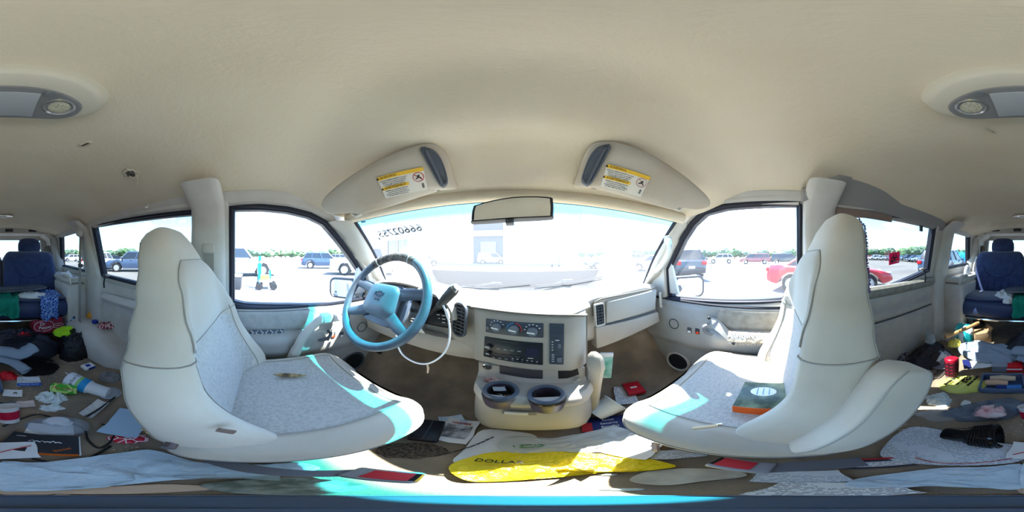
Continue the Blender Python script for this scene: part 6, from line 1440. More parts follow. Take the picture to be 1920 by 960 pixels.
# ---- on the bench
drape('teal_shirt', 'teal green shirt hanging over the bench front', 'shirt', -.13, .115, -1.50, -1.30, -.372, -.52, teal_m, 3, .02)
drape('blue_bandana', 'blue patterned cloth hanging over the left end of the bench', 'cloth', -.45, -.30, -1.62, -1.3, -.372, -.56, paisley, 5, .014)
heap('blue_bandana_bunch', 'bunched blue patterned cloth on the bench cushion', 'cloth', (-.44, -1.48, -.378), .22, .16, .05, paisley, 6, fold=.7, freq=14)
heap('white_towel', 'white towel under the grey tray on the bench', 'towel', (-.26, -1.46, -.376), .32, .16, .045, towel, 7, fold=.7, freq=12)
heap('white_towel', 'white towel beside the teal shirt at the right of the bench', 'towel', (.20, -1.47, -.376), .17, .16, .06, towel, 8, fold=.8, freq=16)
heap('white_towel', 'white cloth end hanging near the teal shirt', 'towel', (.155, -1.36, -.40), .11, .10, .05, towel, 9, fold=.5, freq=16)
t = thing('grey_tray', 'flat dark grey tray lying on the bench clutter', 'tray', (-.10, -1.54, -.325), rot=(.06, .03, .1)); g = G(); g.prism(rrect(.62, .26, .08), .02); lpart(g, 'tray_plate', mat('tray_grey', (92, 98, 108), .4), t, bevel=.006); g = G(); g.tube([(.31*math.copysign(abs(math.cos(a))**.5, math.cos(a)), .13*math.copysign(abs(math.sin(a))**.5, math.sin(a)), .02) for a in [2*PI*k/40 for k in range(40)]], .006, 6, closed=True); lpart(g, 'tray_rim', mat('tray_rim', (60, 64, 72), .4), t)
# cargo behind the bench
t, b = cardbox('brown_case', 'dark red brown case standing behind the bench backrest', 'case', 0, 0, .34, .18, .74, mat('brown_case', (96, 70, 64), .6), loc=(-.02, -2.12, FLOOR), bevel=.01); g = G(); g.box((0, .0, .75), (.36, .20, .02), R=Matrix.Rotation(.1, 3, 'Y')); lpart(g, 'case_lid', mat('brown_lid', (120, 82, 72), .6), t, bevel=.004)
t, b = cardbox('dark_carton', 'dark open carton piled behind the bench, left of the case', 'carton', 0, 0, .26, .20, .66, mat('dark_carton', (66, 58, 58), .7), loc=(-.36, -2.13, FLOOR), bevel=.01); g = G(); g.box((-.05, .02, .69), (.20, .01, .08), R=Matrix.Rotation(.4, 3, 'X')); lpart(g, 'raised_flap', mat('dark_flap', (110, 84, 78), .7), t)
# ---- front floor
letter_m = mat('letter_paper', (224, 226, 228), .7)
o = blob('white_letter', 'white letter with a line of print on the floor before the console', 'letter', [(905, 806), (990, 812), (1010, 830), (965, 850), (905, 868), (850, 866), (868, 845)], letter_m, 21, .010, .008)
c = fl(885, 838, .012); lettering('Allied Universal Security Services USA, Inc', .0085, ink, o, tuple(c - Vector(o.location) + Vector((0, 0, .012))), (0, 0, 1.05), depth=.003)
blob('yellow_plastic_bag', 'bright yellow plastic bag glowing in sunlight on the center floor', 'plastic bag', [(842, 875), (880, 858), (930, 848), (1010, 845), (1090, 850), (1190, 856), (1265, 872), (1230, 882), (1150, 884), (1080, 892), (1010, 898), (920, 903), (870, 900)], mat('yellow_poly', (240, 214, 30), .35, bump=.4, bscale=60), 22, .014, .03)
c = fl(935, 868, .03); t = bpy.data.objects['yellow_plastic_bag']; lettering('DOLLAR', .020, ink, t, tuple(c-Vector(t.location)+Vector((0, 0, .02))), (0, 0, -.1), depth=.004)
blob('clear_carrier_bag', 'translucent white carrier bag with green print in front of the console', 'plastic bag', [(935, 835), (960, 818), (1030, 822), (1100, 812), (1150, 800), (1195, 815), (1185, 838), (1120, 848), (1040, 848), (965, 850)], film_mat('milky_film', (214, 218, 214), .7, .25), 23, .016, .035)
c = fl(995, 838, .03); t = bpy.data.objects['clear_carrier_bag']; g = G(); [g.tube([c+Vector((.012*math.cos(k*1.3)*(1+k*.3), .008*math.sin(k*1.3), .012)), c+Vector((.012*math.cos(k*1.3+.8)*(1+k*.3), .008*math.sin(k*1.3+.8), .014))], .0022, 4) for k in range(9)]; g.build('green_print', mat('green_print', (60, 130, 70), .5), t)
o = sheet('magazine_page', 'magazine page with a dark photo and red title left of the console', 'magazine', 856, 808, .10, .15, paper, dyaw=-.35, seed=121, curl=.006, z=.006); g = G(); g.box((.0, -.008, .011), (.075, .08, .0015)); lpart(g, 'printed_photo', mat('dark_photo', (90, 92, 96), .5, rgb2=(190, 190, 190), vscale=40), o, smooth=0); lettering('HOMES', .018, red_pl, o, (0, .045, .012), (0, 0, 0), depth=.001)
t, b = cardbox('black_wallet', 'black leather wallet on the floor near the driver seat front', 'wallet', 803, 806, .075, .13, .028, mat('black_leather', (34, 34, 42), .4), dyaw=-.25, bevel=.006); g = G(); g.box((0, 0, .029), (.004, .12, .002)); lpart(g, 'wallet_fold', dash_dark, t)
o = sheet('blue_flyer', 'pale blue flyer by the console foot on the driver side', 'flyer', 848, 790, .08, .07, print_mat('flyer', (206, 222, 234), (130, 156, 182), 180, .4, 200), dyaw=.2, seed=122, curl=.008)
heap('dirt_patch', 'dark dirt and tobacco crumbs on the carpet by the driver seat front', 'dirt', fl(770, 845), .14, .10, .006, mat('dirt', (58, 50, 44), .95, rgb2=(110, 96, 80), vscale=140, bump=1, bscale=200), 123, fold=.9, freq=60)
# passenger footwell
p = fl(1135, 765, .06); t = thing('white_tub', 'white plastic tub tipped against the console in the passenger footwell', 'tub', (p.x, p.y, FLOOR+.055), rot=(.25, 1.15, .35)); g = G(); g.lathe([(0, -.05), (.040, -.05), (.052, .045), (.057, .05), (.052, .05), (.046, .04), (.038, -.044), (0, -.044)], 28); lpart(g, 'tub_wall', mat('tub_white', (226, 232, 232), .4), t); g = G(); g.tube([(.056*math.cos(2*PI*k/28), .056*math.sin(2*PI*k/28), .048) for k in range(28)], .003, 6, closed=True); lpart(g, 'tub_rim', mat('tub_white', (226, 232, 232), .4), t)
p = at_x(1133, 690, .33); t = thing('green_pack', 'teal green packet leaning on the footwell wall', 'packet', (p.x, p.y, p.z-.06), rot=(-.25, .1, -.45)); g = G(); g.box((0, 0, .06), (.055, .016, .13)); lpart(g, 'packet_body', mat('teal_pack', (70, 150, 130), .4, rgb2=(170, 200, 200), vscale=18), t, bevel=.004); g = G(); g.box((0, -.003, .125), (.056, .014, .022)); lpart(g, 'packet_top', mat('pack_top', (200, 206, 210), .4), t, bevel=.003)
sheet('footwell_papers', 'white printed papers in the passenger footwell', 'papers', 1172, 742, .09, .15, print_w, dyaw=.15, seed=131, curl=.01)
t, b = cardbox('red_cigarette_box', 'red box with white print on the papers in the footwell', 'box', 1188, 730, .08, .10, .022, mat('red_box', (196, 30, 48), .4), dyaw=.35, z=.02); g = G(); g.box((0, .0, .0225), (.03, .012, .0008)); lpart(g, 'white_print', white_ink, t, smooth=0); g = G(); g.box((-.0405, 0, .011), (.001, .1, .02)); lpart(g, 'brown_side', mat('box_brown', (120, 84, 70), .6), t, smooth=0)
t, b = cardbox('navy_booklet', 'navy booklet with white title and a red corner beside the console', 'booklet', 1135, 795, .14, .10, .008, mat('navy_cover', (28, 40, 96), .45), dyaw=.15); g = G(); g.box((-.055, -.02, .0086), (.03, .06, .0008)); lpart(g, 'red_corner', red_pl, t, smooth=0)
for k, w_ in enumerate(('Social', 'Security', 'Benefits')): lettering(w_, .017, white_ink, t, (.012, .025-.022*k, .0088), (0, 0, .1))
o = sheet('open_notebook', 'white notebook page at the passenger seat foot', 'notebook', 1195, 838, .09, .13, paper, dyaw=-.4, seed=133, curl=.012, z=.02)
t = thing('seat_rail_lever', 'pale round height lever under the passenger seat front', 'lever', at_z(1222, 838, FLOOR+.10)); p = at_z(1222, 838, FLOOR+.10); g = G(); g.lathe([(.022, 0), (.024, .008), (.018, .014), (0, .014)], 20, frame(p, (.5, .5, 0), (0, 0, 1))); g.build('lever_disc', mat('lever_pink', (196, 176, 170), .5), t); g = G(); g.tube([p, p+Vector((.06, .0, .02))], .007, 6); g.build('lever_rod', dash_dark, t)
sheet('torn_newsprint', 'torn printed scrap under the passenger seat skirt', 'paper', 1270, 852, .10, .05, news, seed=134, curl=.01, dyaw=.2)
blob('grey_cardboard', 'pale dusty cardboard sheet on the floor right of the yellow bag', 'cardboard', [(1180, 900), (1215, 884), (1290, 878), (1370, 882), (1400, 892), (1320, 902), (1240, 910)], mat('dusty_card', (206, 202, 188), .9, rgb2=(180, 174, 160), vscale=20), 24, .008, .006)
heap('paper_crumb', 'small white paper ball on the sunlit carpet', 'paper', fl(1140, 890), .022, .012, .008, tis, 136); heap('paper_crumb', 'white paper scrap near the grey cardboard sheet', 'paper', fl(1165, 918), .035, .014, .008, tis, 137)
# cup holder contents, console odds
c, r = CUPS[0]
for k in range(7):
    rg = random.Random(k+40); q = Vector((c.x+rg.uniform(-.022, .022), c.y+rg.uniform(-.024, .012), -.515+.003*k)); t = thing('coin', 'coin lying in the left cup holder', 'coin', q, group='coins in the left cup holder', rot=(rg.uniform(-.3, .3), rg.uniform(-.3, .3), 0)); g = G(); g.lathe([(0, 0), (.0085, 0), (.0095, .0008), (.0085, .0016), (0, .0016)], 16); lpart(g, 'coin_disc', mat('coin_silver' if k % 3 else 'coin_copper', (176, 172, 166) if k % 3 else (150, 100, 70), .35, metal=.8), t); g = G(); g.tube([(.0088*math.cos(2*PI*q_/16), .0088*math.sin(2*PI*q_/16), .0012) for q_ in range(16)], .0006, 4, closed=True); lpart(g, 'coin_rim', chrome, t)
o = sheet('folded_slip', 'folded grey paper slip in the left cup holder', 'paper', 0, 0, .035, .022, mat('grey_slip', (170, 176, 176), .7), loc=(c.x-.006, c.y+.016, -.486), yaw=.2, seed=141, curl=.004)
c, r = CUPS[1]; t = thing('phone', 'slim phone in a white case standing in the right cup holder', 'phone', (c.x+.006, c.y-.012, -.505), rot=(-.75, .35, .5)); g = G(); g.prism(rrect(.048, .085, .008), .008, Matrix.Translation((0, .03, 0))); lpart(g, 'phone_case', mat('phone_case', (206, 210, 216), .35), t, bevel=.002); g = G(); g.prism(rrect(.042, .078, .006), .001, Matrix.Translation((0, .03, .008))); lpart(g, 'phone_screen', mat('phone_screen', (30, 60, 62), .08), t, smooth=0)
p = at_pl(922, 706, (.2, 1, 0), .47); heap('tobacco_wrapper', 'small dark printed wrapper lying above the left cup holder', 'wrapper', (p.x, p.y, -.468), .05, .02, .018, mat('wrapper_brown', (110, 70, 74), .5, rgb2=(180, 160, 150), vscale=60), 143, fold=.7, freq=60)
# ---- on the passenger seat
p = at_z(1456, 752, -.452); t = thing('paperback_book', 'thick paperback with an orange spine lying on the passenger seat', 'book', (p.x+.005, p.y, -.462), rot=(0, -.03, yaw_to(p)-.02)); g = G(); g.box((0, 0, .018), (.165, .115, .034)); lpart(g, 'pages', mat('page_block', (222, 216, 200), .8, bump=.5, bscale=900), t)
g = G(); g.box((0, 0, .0365), (.170, .118, .003)); lpart(g, 'cover', mat('book_cover', (54, 66, 52), .3, rgb2=(128, 140, 112), vscale=16), t, bevel=.001); g = G(); g.box((0, -.059, .018), (.170, .003, .038)); lpart(g, 'orange_spine', mat('orange_spine', (240, 96, 20), .4), t)
g = G(); g.lathe([(0, .0), (.026, 0)], 24, Matrix.Translation((-.03, .014, .0386)), sx=1.2, sy=.8); lpart(g, 'white_motif', white_ink, t); g = G(); g.box((.058, -.012, .0386), (.026, .026, .0008)); lpart(g, 'price_sticker', mat('sticker_yellow', (236, 214, 140), .5), t, smooth=0)
for k in range(3): g = G(); g.box((-.03+.014*(k-1), .014, .0392), (.002, .03, .0006)); lpart(g, 'motif_line', mat('motif_teal', (90, 150, 170), .5), t, smooth=0)
p = at_z(1322, 802, -.44); t = thing('lighter', 'small tan lighter lying on the passenger seat edge', 'lighter', p, rotz=-.9); g = G(); g.box((0, 0, .004), (.042, .010, .008)); lpart(g, 'lighter_body', mat('tan_lighter', (206, 178, 140), .4), t, bevel=.003); g = G(); g.box((.024, 0, .005), (.01, .009, .008)); lpart(g, 'lighter_head', chrome, t, bevel=.002)
# pink biohazard sticker on the sliding door glass, loose wire, window latches
ps = [at_wall(a, b, 1)*.985 for a, b in ((1667, 475), (1687, 471), (1686, 493), (1667, 497))]; c = sum(ps, Vector())/4
t = thing('biohazard_sticker', 'pink square biohazard sticker on the sliding door window', 'sticker', c); M = frame(c, ps[1]-ps[0], ps[0]-ps[3]); w_ = (ps[1]-ps[0]).length; h_ = (ps[0]-ps[3]).length
g = G(); g.prism([(-w_/2, -h_/2), (w_/2, -h_/2), (w_/2, h_/2), (-w_/2, h_/2)], .0008, M); g.build('sticker_sheet', mat('hot_pink', (255, 30, 100), .5, emit=0), t, smooth=0)
r_ = w_*.15
for a_ in (90, 210, 330):
    cc = Vector((r_*1.05*math.cos(math.radians(a_)), r_*1.05*math.sin(math.radians(a_))+.1*h_*0, .0012)); g = G(); g.tube([M @ (cc+Vector((r_*math.cos(math.radians(a_+30+300*k/16)), r_*math.sin(math.radians(a_+30+300*k/16)), 0))) for k in range(17)], r_*.22, 5); g.build('biohazard_arc', ink, t)
g = G(); g.tube([M @ Vector((r_*.62*math.cos(2*PI*k/20), r_*.62*math.sin(2*PI*k/20), .0012)) for k in range(20)], r_*.14, 5, closed=True); g.build('biohazard_ring', ink, t)
def latch(s, px, py, lb):
    p = at_x(px, py, s*.715); t = thing('window_latch', lb, 'latch', p); g = G(); g.box(p, (.02, .05, .03)); g.build('latch_body', dash_dark, t, bevel=.005); g = G(); g.tube([p+Vector((-s*.01, .03, .01)), p+Vector((-s*.03, .06, .02)), p+Vector((-s*.03, .09, .018))], .008, 6); g.build('latch_arm', trim_grey, t); g = G(); g.tube([p+Vector((-s*.012, .01, -.01)), p+Vector((-s*.02, .012, -.05)), p+Vector((-s*.014, .008, -.085))], .006, 6); g.build('latch_wire', black_pl, t)
latch(1, 1733, 507, 'broken grey window latch at the rear edge of the sliding door window'); latch(-1, 197, 518, 'small grey window latch below the large left window')
a, b = at_wall(1672, 490, 1)*.985, at_wall(1704, 489, 1)*.985; t = thing('latch_rod', 'thin pale rod with black ends low on the sliding door window', 'rod', a); G().tube([a, b], .0022, 6).build('rod', white_pl, t)
for q in (a, b): g = G(); g.lathe([(0, -.008), (.007, -.006), (.009, 0), (.007, .006), (0, .008)], 12, Matrix.Translation(q)); g.build('rod_end', black_pl, t)
# ================================================================== OUTSIDE THE VAN
car_glass = mat('car_glass_dark', (30, 36, 44), .08, spec=.8); tire_m = mat('tire_rubber', (30, 30, 32), .8); rim_m = mat('wheel_rim', (186, 188, 192), .3, metal=.7)
lamp_r = mat('tail_lamp', (180, 16, 26), .2); lamp_w = mat('head_lamp', (226, 230, 234), .15); car_dark = mat('car_trim_black', (34, 36, 40), .5)
CARS = {
 # L, W, wheel r, wheelbase, belt/top stations (x, z), glass (base front, top front, top rear, base rear), roof z, belt z
 'sedan': (4.6, 1.80, .33, 2.7, [(2.30, .52), (2.22, .66), (1.9, .76), (1.0, .90), (.6, .93), (-1.3, .97), (-1.65, 1.00), (-2.15, .98), (-2.28, .80), (-2.30, .60)], (1.05, .30, -.85, -1.70), 1.42, .92),
 'suv': (4.65, 1.85, .37, 2.75, [(2.32, .60), (2.26, .82), (2.05, .94), (1.1, 1.03), (.6, 1.06), (-1.6, 1.10), (-2.15, 1.10), (-2.27, 1.0), (-2.32, .70)], (1.15, .48, -1.75, -2.18), 1.68, 1.04),
 'minivan': (5.1, 1.95, .35, 3.0, [(2.55, .55), (2.45, .78), (2.2, .92), (1.6, 1.02), (1.0, 1.05), (-1.9, 1.08), (-2.4, 1.08), (-2.50, .95), (-2.55, .65)], (1.75, .75, -2.15, -2.45), 1.75, 1.03),
 'pickup': (5.7, 2.0, .40, 3.6, [(2.85, .70), (2.80, 1.02), (2.6, 1.12), (1.3, 1.18), (.8, 1.20), (-.9, 1.22), (-.95, 1.20), (-2.75, 1.20), (-2.83, 1.15), (-2.85, .75)], (1.25, .70, -.65, -.88), 1.88, 1.17),
 'cargo_van': (4.7, 1.85, .35, 2.9, [(2.35, .55), (2.25, .85), (2.05, 1.0), (1.4, 1.10), (1.0, 1.12), (-1.9, 1.12), (-2.25, 1.12), (-2.32, 1.0), (-2.35, .65)], (1.55, .75, -2.15, -2.30), 1.85, 1.08),
}
PROTO = {}
def make_car(kind):
    L, W, wr, wb, st, gl, rz, bz = CARS[kind]; paint = obj_paint(); w = W/2
    t = thing('parked_' + ('cargo_van' if kind == 'cargo_van' else kind), 'x', 'car', (0, 0, 0))
    g = G(); rings = []
    xs = sorted({round(lerp(-L/2, L/2, i/22), 3) for i in range(23)} | {round(a, 3) for a, b in st}, reverse=True); pts = sorted(st)
    def top(x):
        for (a, fa), (b, fb) in zip(pts, pts[1:]):
            if a <= x <= b: return fa+(fb-fa)*(x-a)/(b-a)
        return pts[0][1] if x < pts[0][0] else pts[-1][1]
    for x in xs:
        zt = top(x); e = max(0, (abs(x)-L/2+.35)/.35); ww = w*(1-.16*e**2); zb = .30+.10*e
        ax_ = min(abs(abs(x)-wb/2), 9)
        arch = math.sqrt(max(0, (wr+.07)**2-ax_**2)) if ax_ < wr+.07 else 0
        zl = max(zb, wr+arch) if arch else zb; zl = min(zl, zt-.12)
        rings.append([(x, -ww*.96, zl), (x, -ww, max(zl+.02, lerp(zl, zt, .35))), (x, -ww, max(zl+.04, lerp(zl, zt, .72))), (x, -ww*.93, zt-.015), (x, -ww*.7, zt+.012), (x, ww*.7, zt+.012), (x, ww*.93, zt-.015), (x, ww, max(zl+.04, lerp(zl, zt, .72))), (x, ww, max(zl+.02, lerp(zl, zt, .35))), (x, ww*.96, zl)])
    g.loft(rings); lpart(g, 'car_body', paint, t, smooth=35)
    bf, tf, tr, br = gl; wb_, wt = w*.92, w*.72
    bot = [(bf, -wb_*.9), (bf-.15, -wb_), (br+.12, -wb_), (br, -wb_*.88), (br, wb_*.88), (br+.12, wb_), (bf-.15, wb_), (bf, wb_*.9)]
    tp = [(tf, -wt*.9), (tf-.12, -wt), (tr+.1, -wt), (tr, -wt*.9), (tr, wt*.9), (tr+.1, wt), (tf-.12, wt), (tf, wt*.9)]
    g = G(); g.loft([[(x, y, bz-.03) for x, y in bot], [(lerp(a[0], b[0], .9), lerp(a[1], b[1], .9), lerp(bz, rz, .9)) for a, b in zip(bot, tp)]])
    lpart(g, 'cabin_glass', car_glass, t, smooth=20)
    g = G(); g.loft([[(x, y, lerp(bz, rz, .86)) for x, y in [(lerp(a[0], b[0], .86)+.0, lerp(a[1], b[1], .86)*1.01) for a, b in zip(bot, tp)]], [(x, y*1.0, rz-.03) for x, y in tp], [(lerp(0, x, .93)+.0, y*.85, rz) for x, y in tp]]); lpart(g, 'car_roof', paint, t, smooth=50)
    P = lambda k, f: Vector((lerp(bot[k][0], tp[k][0], f), lerp(bot[k][1], tp[k][1], f)*1.012, lerp(bz-.02, rz-.02, f)))
    for k0, k1 in ((0, 1), (7, 6), (3, 2), (4, 5)):
        g = G(); g.tube([lerp(P(k0, 0), P(k1, 0), .5), lerp(P(k0, 1), P(k1, 1), .5)], .055, 6); lpart(g, 'roof_pillar', paint, t)
    for s in (-1, 1):
        kf, kr = (1, 2) if s < 0 else (6, 5)
        for f in ((.38, .74) if kind not in ('pickup',) else (.55,)):
            a, b = lerp(P(kf, 0), P(kr, 0), f), lerp(P(kf, 1), P(kr, 1), f); g = G(); g.tube([a, b], .045, 6); lpart(g, 'roof_pillar', paint if kind != 'cargo_van' else paint, t)
        if kind == 'cargo_van':
            q = [lerp(P(kf, 0), P(kr, 0), .36), lerp(P(kf, 0), P(kr, 0), 1.0), lerp(P(kf, 1), P(kr, 1), 1.0), lerp(P(kf, 1), P(kr, 1), .36)]; g = G(); vs = [g.v(p+Vector((0, s*.012, 0))) for p in q]; g.face(vs); g.solid(.02); lpart(g, 'side_panel', paint, t, smooth=0)
        g = G(); g.box((bf-.25, s*(w+.07), bz+.02), (.10, .16, .12)); lpart(g, 'wing_mirror', car_dark, t, bevel=.03)
        for q in (.2, -.9): g = G(); g.box((q, s*(w*.985), lerp(.5, bz, .78)), (.18, .03, .03)); lpart(g, 'door_handle', car_dark, t)
        zt = top(L/2-.2); g = G(); g.box((L/2-.10, s*w*.68, zt-.06), (.16, w*.34, .13)); lpart(g, 'head_light', lamp_w, t, bevel=.03)
        zt = top(-L/2+.1); g = G(); g.box((-L/2+.06, s*w*.76, zt-.10), (.14, w*.30, .20 if kind != 'sedan' else .14)); lpart(g, 'tail_light', lamp_r, t, bevel=.02)
        for x in (wb/2, -wb/2):
            Mw = Matrix.Translation((x, s*(w-.10), wr)) @ Matrix.Rotation(-s*PI/2, 4, 'X'); 
            g = G(); g.lathe([(wr*.62, -.10), (wr*.95, -.10), (wr, -.06), (wr, .06), (wr*.95, .10), (wr*.62, .10)], 20, Mw); wl = lpart(g, 'wheel', tire_m, t)
            g = G(); g.lathe([(0, .075), (wr*.2, .08), (wr*.55, .06), (wr*.63, .095)], 20, Mw); rm = lpart(g, 'wheel_rim', rim_m, wl)
    g = G(); g.box((L/2-.03, 0, .46), (.10, W*.78, .16)); lpart(g, 'front_bumper', car_dark, t, bevel=.02)
    g = G(); g.box((-L/2+.04, 0, .48), (.10, W*.80, .16)); lpart(g, 'rear_bumper', car_dark, t, bevel=.02)
    g = G(); g.box((L/2-.015, 0, top(L/2-.05)-.12 if kind != 'sedan' else .58), (.06, W*.42, .16)); lpart(g, 'grille', car_dark, t)
    g = G(); g.box((-L/2-.002, 0, .72), (.02, .34, .13)); lpart(g, 'number_plate', white_pl, t, smooth=0)
    return t
PAL = {'silver': (.34, .36, .38, 1), 'navy': (.03, .055, .11, 1), 'white': (.78, .79, .8, 1), 'black': (.03, .032, .036, 1), 'grey': (.16, .17, .18, 1), 'red': (.55, .015, .03, 1), 'maroon': (.26, .05, .06, 1), 'blue': (.05, .16, .32, 1), 'beige': (.45, .42, .36, 1), 'steel': (.12, .20, .27, 1)}
def put_car(kind, px, d, head, col, label, group, xy=None):
    """head: degrees; 0 = nose to the right as seen from the van, 180 = nose to the left, 90 = nose away, -90 = nose towards us"""
    lo = math.radians((px-966)*.1875)
    x, y = xy if xy else (d*math.sin(lo), d*math.cos(lo)); lo = math.atan2(x, y)
    rz = math.atan2(-math.sin(lo), math.cos(lo)) + math.radians(head)
    if kind not in PROTO: PROTO[kind] = make_car(kind); r = PROTO[kind]; r.location = (x, y, GROUND); r.rotation_euler = (0, 0, rz); r['label'] = label; r['group'] = group
    else: r = dup(PROTO[kind], (x, y, GROUND), rz, label, group)
    for ch in r.children:
        if ch.data and ch.data.materials and ch.data.materials[0].name == 'car_paint': ch.color = PAL[col]
    return r
LG, FG, RG, BG, SG = 'cars seen through the driver window', 'cars in front of the van', 'cars seen through the passenger window', 'row of parked cars behind on the right', 'cars behind on the left'
put_car('pickup', 438, 11.0, 0, 'silver', 'silver pickup truck behind the turquoise hoist', LG)
put_car('suv', 607, 17.5, 0, 'navy', 'dark navy suv left of the white pickup', LG)
put_car('suv', 640, 32, 0, 'grey', 'grey suv far behind the navy suv', LG)
put_car('pickup', 697, 11.6, 180, 'white', 'white pickup truck nosing in behind the steering wheel', LG)
put_car('suv', 790, 21, 20, 'grey', 'pale grey suv parked before the white building', FG)
put_car('cargo_van', 922, 27, 0, 'white', 'white cargo van before the dark dock opening', FG)
put_car('sedan', 1136, 17.5, 205, 'steel', 'blue grey sedan left of the two front-right cars', FG)
put_car('suv', 1184, 24, 200, 'silver', 'silver suv in the middle of the front-right cars', FG)
put_car('sedan', 1222, 15, 195, 'beige', 'beige sedan nearest the windshield pillar', FG)
put_car('suv', 1275, 10.5, 105, 'black', 'black suv with its tail beside the outside mirror', RG)
put_car('sedan', 1308, 30, 180, 'black', 'low black wrecked sedan left of the white suv', RG)
put_car('suv', 1352, 29, 180, 'white', 'white suv between the wrecked sedan and the red minivan', RG)
put_car('minivan', 1416, 27, 180, 'maroon', 'dark red minivan in the far row', RG)
put_car('minivan', 1474, 27, 0, 'black', 'black minivan at the right end of the far row', RG)
put_car('sedan', 0, 0, 0, 'red', 'bright red sedan parked close beside the sliding door', RG, xy=(6.0, -2.25))
cols = ['red', 'white', 'beige', 'silver', 'grey', 'blue', 'steel', 'black', 'navy', 'steel', 'grey', 'black']
for i, c in enumerate(cols):
    ordn = ('first', 'second', 'third', 'fourth', 'fifth', 'sixth', 'seventh', 'eighth', 'ninth', 'tenth', 'eleventh', 'twelfth')[i]
    put_car('suv' if i % 3 == 1 else 'sedan', 1630+10.5*i, 30+2.3*(11-i), 210, c, '%s small %s car from the left in the far parked row' % (ordn, {'steel': 'blue grey'}.get(c, c)), BG)
put_car('suv', 1772, 11, 70, 'navy', 'navy suv with a red tail lamp beside the right rear window', BG)
cc = put_car('sedan', 1800, 16, 180, 'grey', 'grey sedan under a bright blue tarp', BG)
lo = math.radians((1796-966)*.1875); P0 = Vector((15.2*math.sin(lo), 15.2*math.cos(lo), GROUND+.75))
heap('blue_tarp', 'bright blue tarp draped over a parked sedan', 'tarp', P0, 2.6, 1.9, 1.0, mat('blue_tarp', (20, 140, 215), .4), 201, fold=.35, freq=2.2, flat=.45)
wh = put_car('suv', 189, 16, 62, 'white', 'white suv with its tailgate raised', SG)
# raised tailgate: its own part, hinged at the roof
g = G(); g.box((-2.25, 0, 2.02), (1.0, 1.5, .07), R=Matrix.Rotation(.35, 3, 'Y')); lpart(g, 'raised_tailgate', obj_paint(), wh, bevel=.03).color = PAL['white']
g = G(); g.box((-2.25, 0, 1.30), (.20, 1.3, .72)); lpart(g, 'open_cargo_bay', car_dark, wh, smooth=0)
put_car('sedan', 214, 27, 30, 'black', 'black sedan right of the raised tailgate', SG)
put_car('suv', 250, 14, 180, 'navy', 'dark suv half hidden behind the driver headrest', SG)
for i, (px, d, c, k, lb) in enumerate(((118, 46, 'black', 'suv', 'black suv at the far left edge of the small rear window'), (134, 40, 'white', 'suv', 'white suv in the middle of the small left rear window'), (150, 52, 'navy', 'sedan', 'navy sedan right of the far white suv'), (163, 33, 'silver', 'suv', 'silver suv behind the left belt strap'))): put_car(k, px, d, 200, c, lb, SG)

# hoist and bin near the driver window
lo = math.radians((492-966)*.1875); P0 = Vector((6.4*math.sin(lo), 6.4*math.cos(lo), GROUND)); t = thing('engine_hoist', 'turquoise wheeled hoist with a yellow battery outside the driver window', 'hoist', P0, rotz=PI/2+lo*-1)
tq = mat('turquoise_paint', (0, 176, 190), .4); 
g = G(); g.tube([(0, .1, .25), (0, .1, 1.30)], .06, 8); lpart(g, 'hoist_column', tq, t); g = G(); g.tube([(0, -.30, .35), (0, -.30, .75)], .04, 8); lpart(g, 'hoist_strut', tq, t)
g = G(); g.tube([(-.05, .1, 1.05), (-.3, -.1, 1.2), (-.5, -.2, 1.15)], .035, 8); lpart(g, 'hoist_arm', white_pl, t); g = G(); g.tube([(.1, .18, .3), (.1, .18, 1.0)], .025, 6); lpart(g, 'push_bar', chrome, t)
g = G(); g.box((0, -.12, .34), (.5, .5, .08)); lpart(g, 'cart_deck', white_pl, t, bevel=.01); g = G(); g.box((0, -.10, .47), (.3, .34, .18)); lpart(g, 'battery', mat('battery_yellow', (236, 196, 60), .5), t, bevel=.02)
for x in (-.28, .28):
    for y in (.12, -.42): g = G(); g.lathe([(0, -.04), (.12, -.04), (.14, 0), (.12, .04), (0, .04)], 18, Matrix.Translation((x, y, .14)) @ Matrix.Rotation(PI/2, 4, 'Y')); lpart(g, 'hoist_wheel', tire_m, t)
lo = math.radians((440-966)*.1875); P0 = Vector((6.4*math.sin(lo), 6.4*math.cos(lo), GROUND)); t = thing('black_tote', 'black plastic tote with a white lid left of the turquoise hoist', 'tote', P0); g = G(); g.box((0, 0, .25), (.5, .5, .5), taper=1.1); lpart(g, 'tote_body', mat('tote_black', (44, 46, 52), .5), t, bevel=.02); g = G(); g.box((0, 0, .54), (.58, .58, .07)); lpart(g, 'tote_lid', white_pl, t, bevel=.02)

# building ahead
BL = thing('white_warehouse', 'white warehouse with a dark dock opening ahead of the van', 'building', (-8, 27, GROUND)); bw = mat('warehouse_panel', (206, 212, 216), .6, bump=.2, bscale=3)
g = G(); y0 = 26
g.prism([(-27, GROUND), (10.5, GROUND), (10.5, 8.2), (-27, 8.2)], .4, frame((0, y0, 0), (1, 0, 0), (0, 0, 1)) @ Matrix.Translation((0, 0, -.4)), hole=[[(-7.1, GROUND+.01), (-1.9, GROUND+.01), (-1.9, 6.0), (-7.1, 6.0)], [(-26, .4), (-20, .4), (-20, 3.4), (-26, 3.4)]]); g.build('front_wall', bw, BL, smooth=0)
g = G(); g.box((-4.5, y0+1.4, 2.3), (5.4, .2, 7.4)); g.build('dock_back', mat('dock_dark', (74, 88, 98), .7), BL, smooth=0)
g = G(); g.box((-4.5, y0+.3, 3.75), (5.2, .4, .9)); g.build('dock_lintel', bw, BL, smooth=0)
for k in range(12): g = G(); g.box((-4.5-2.4+.42*k, y0+.2, 5.1), (.10, .1, 1.7), R=Matrix.Rotation(.7, 3, 'Y')); g.build('grille_bar', dash_dark, BL, smooth=0)
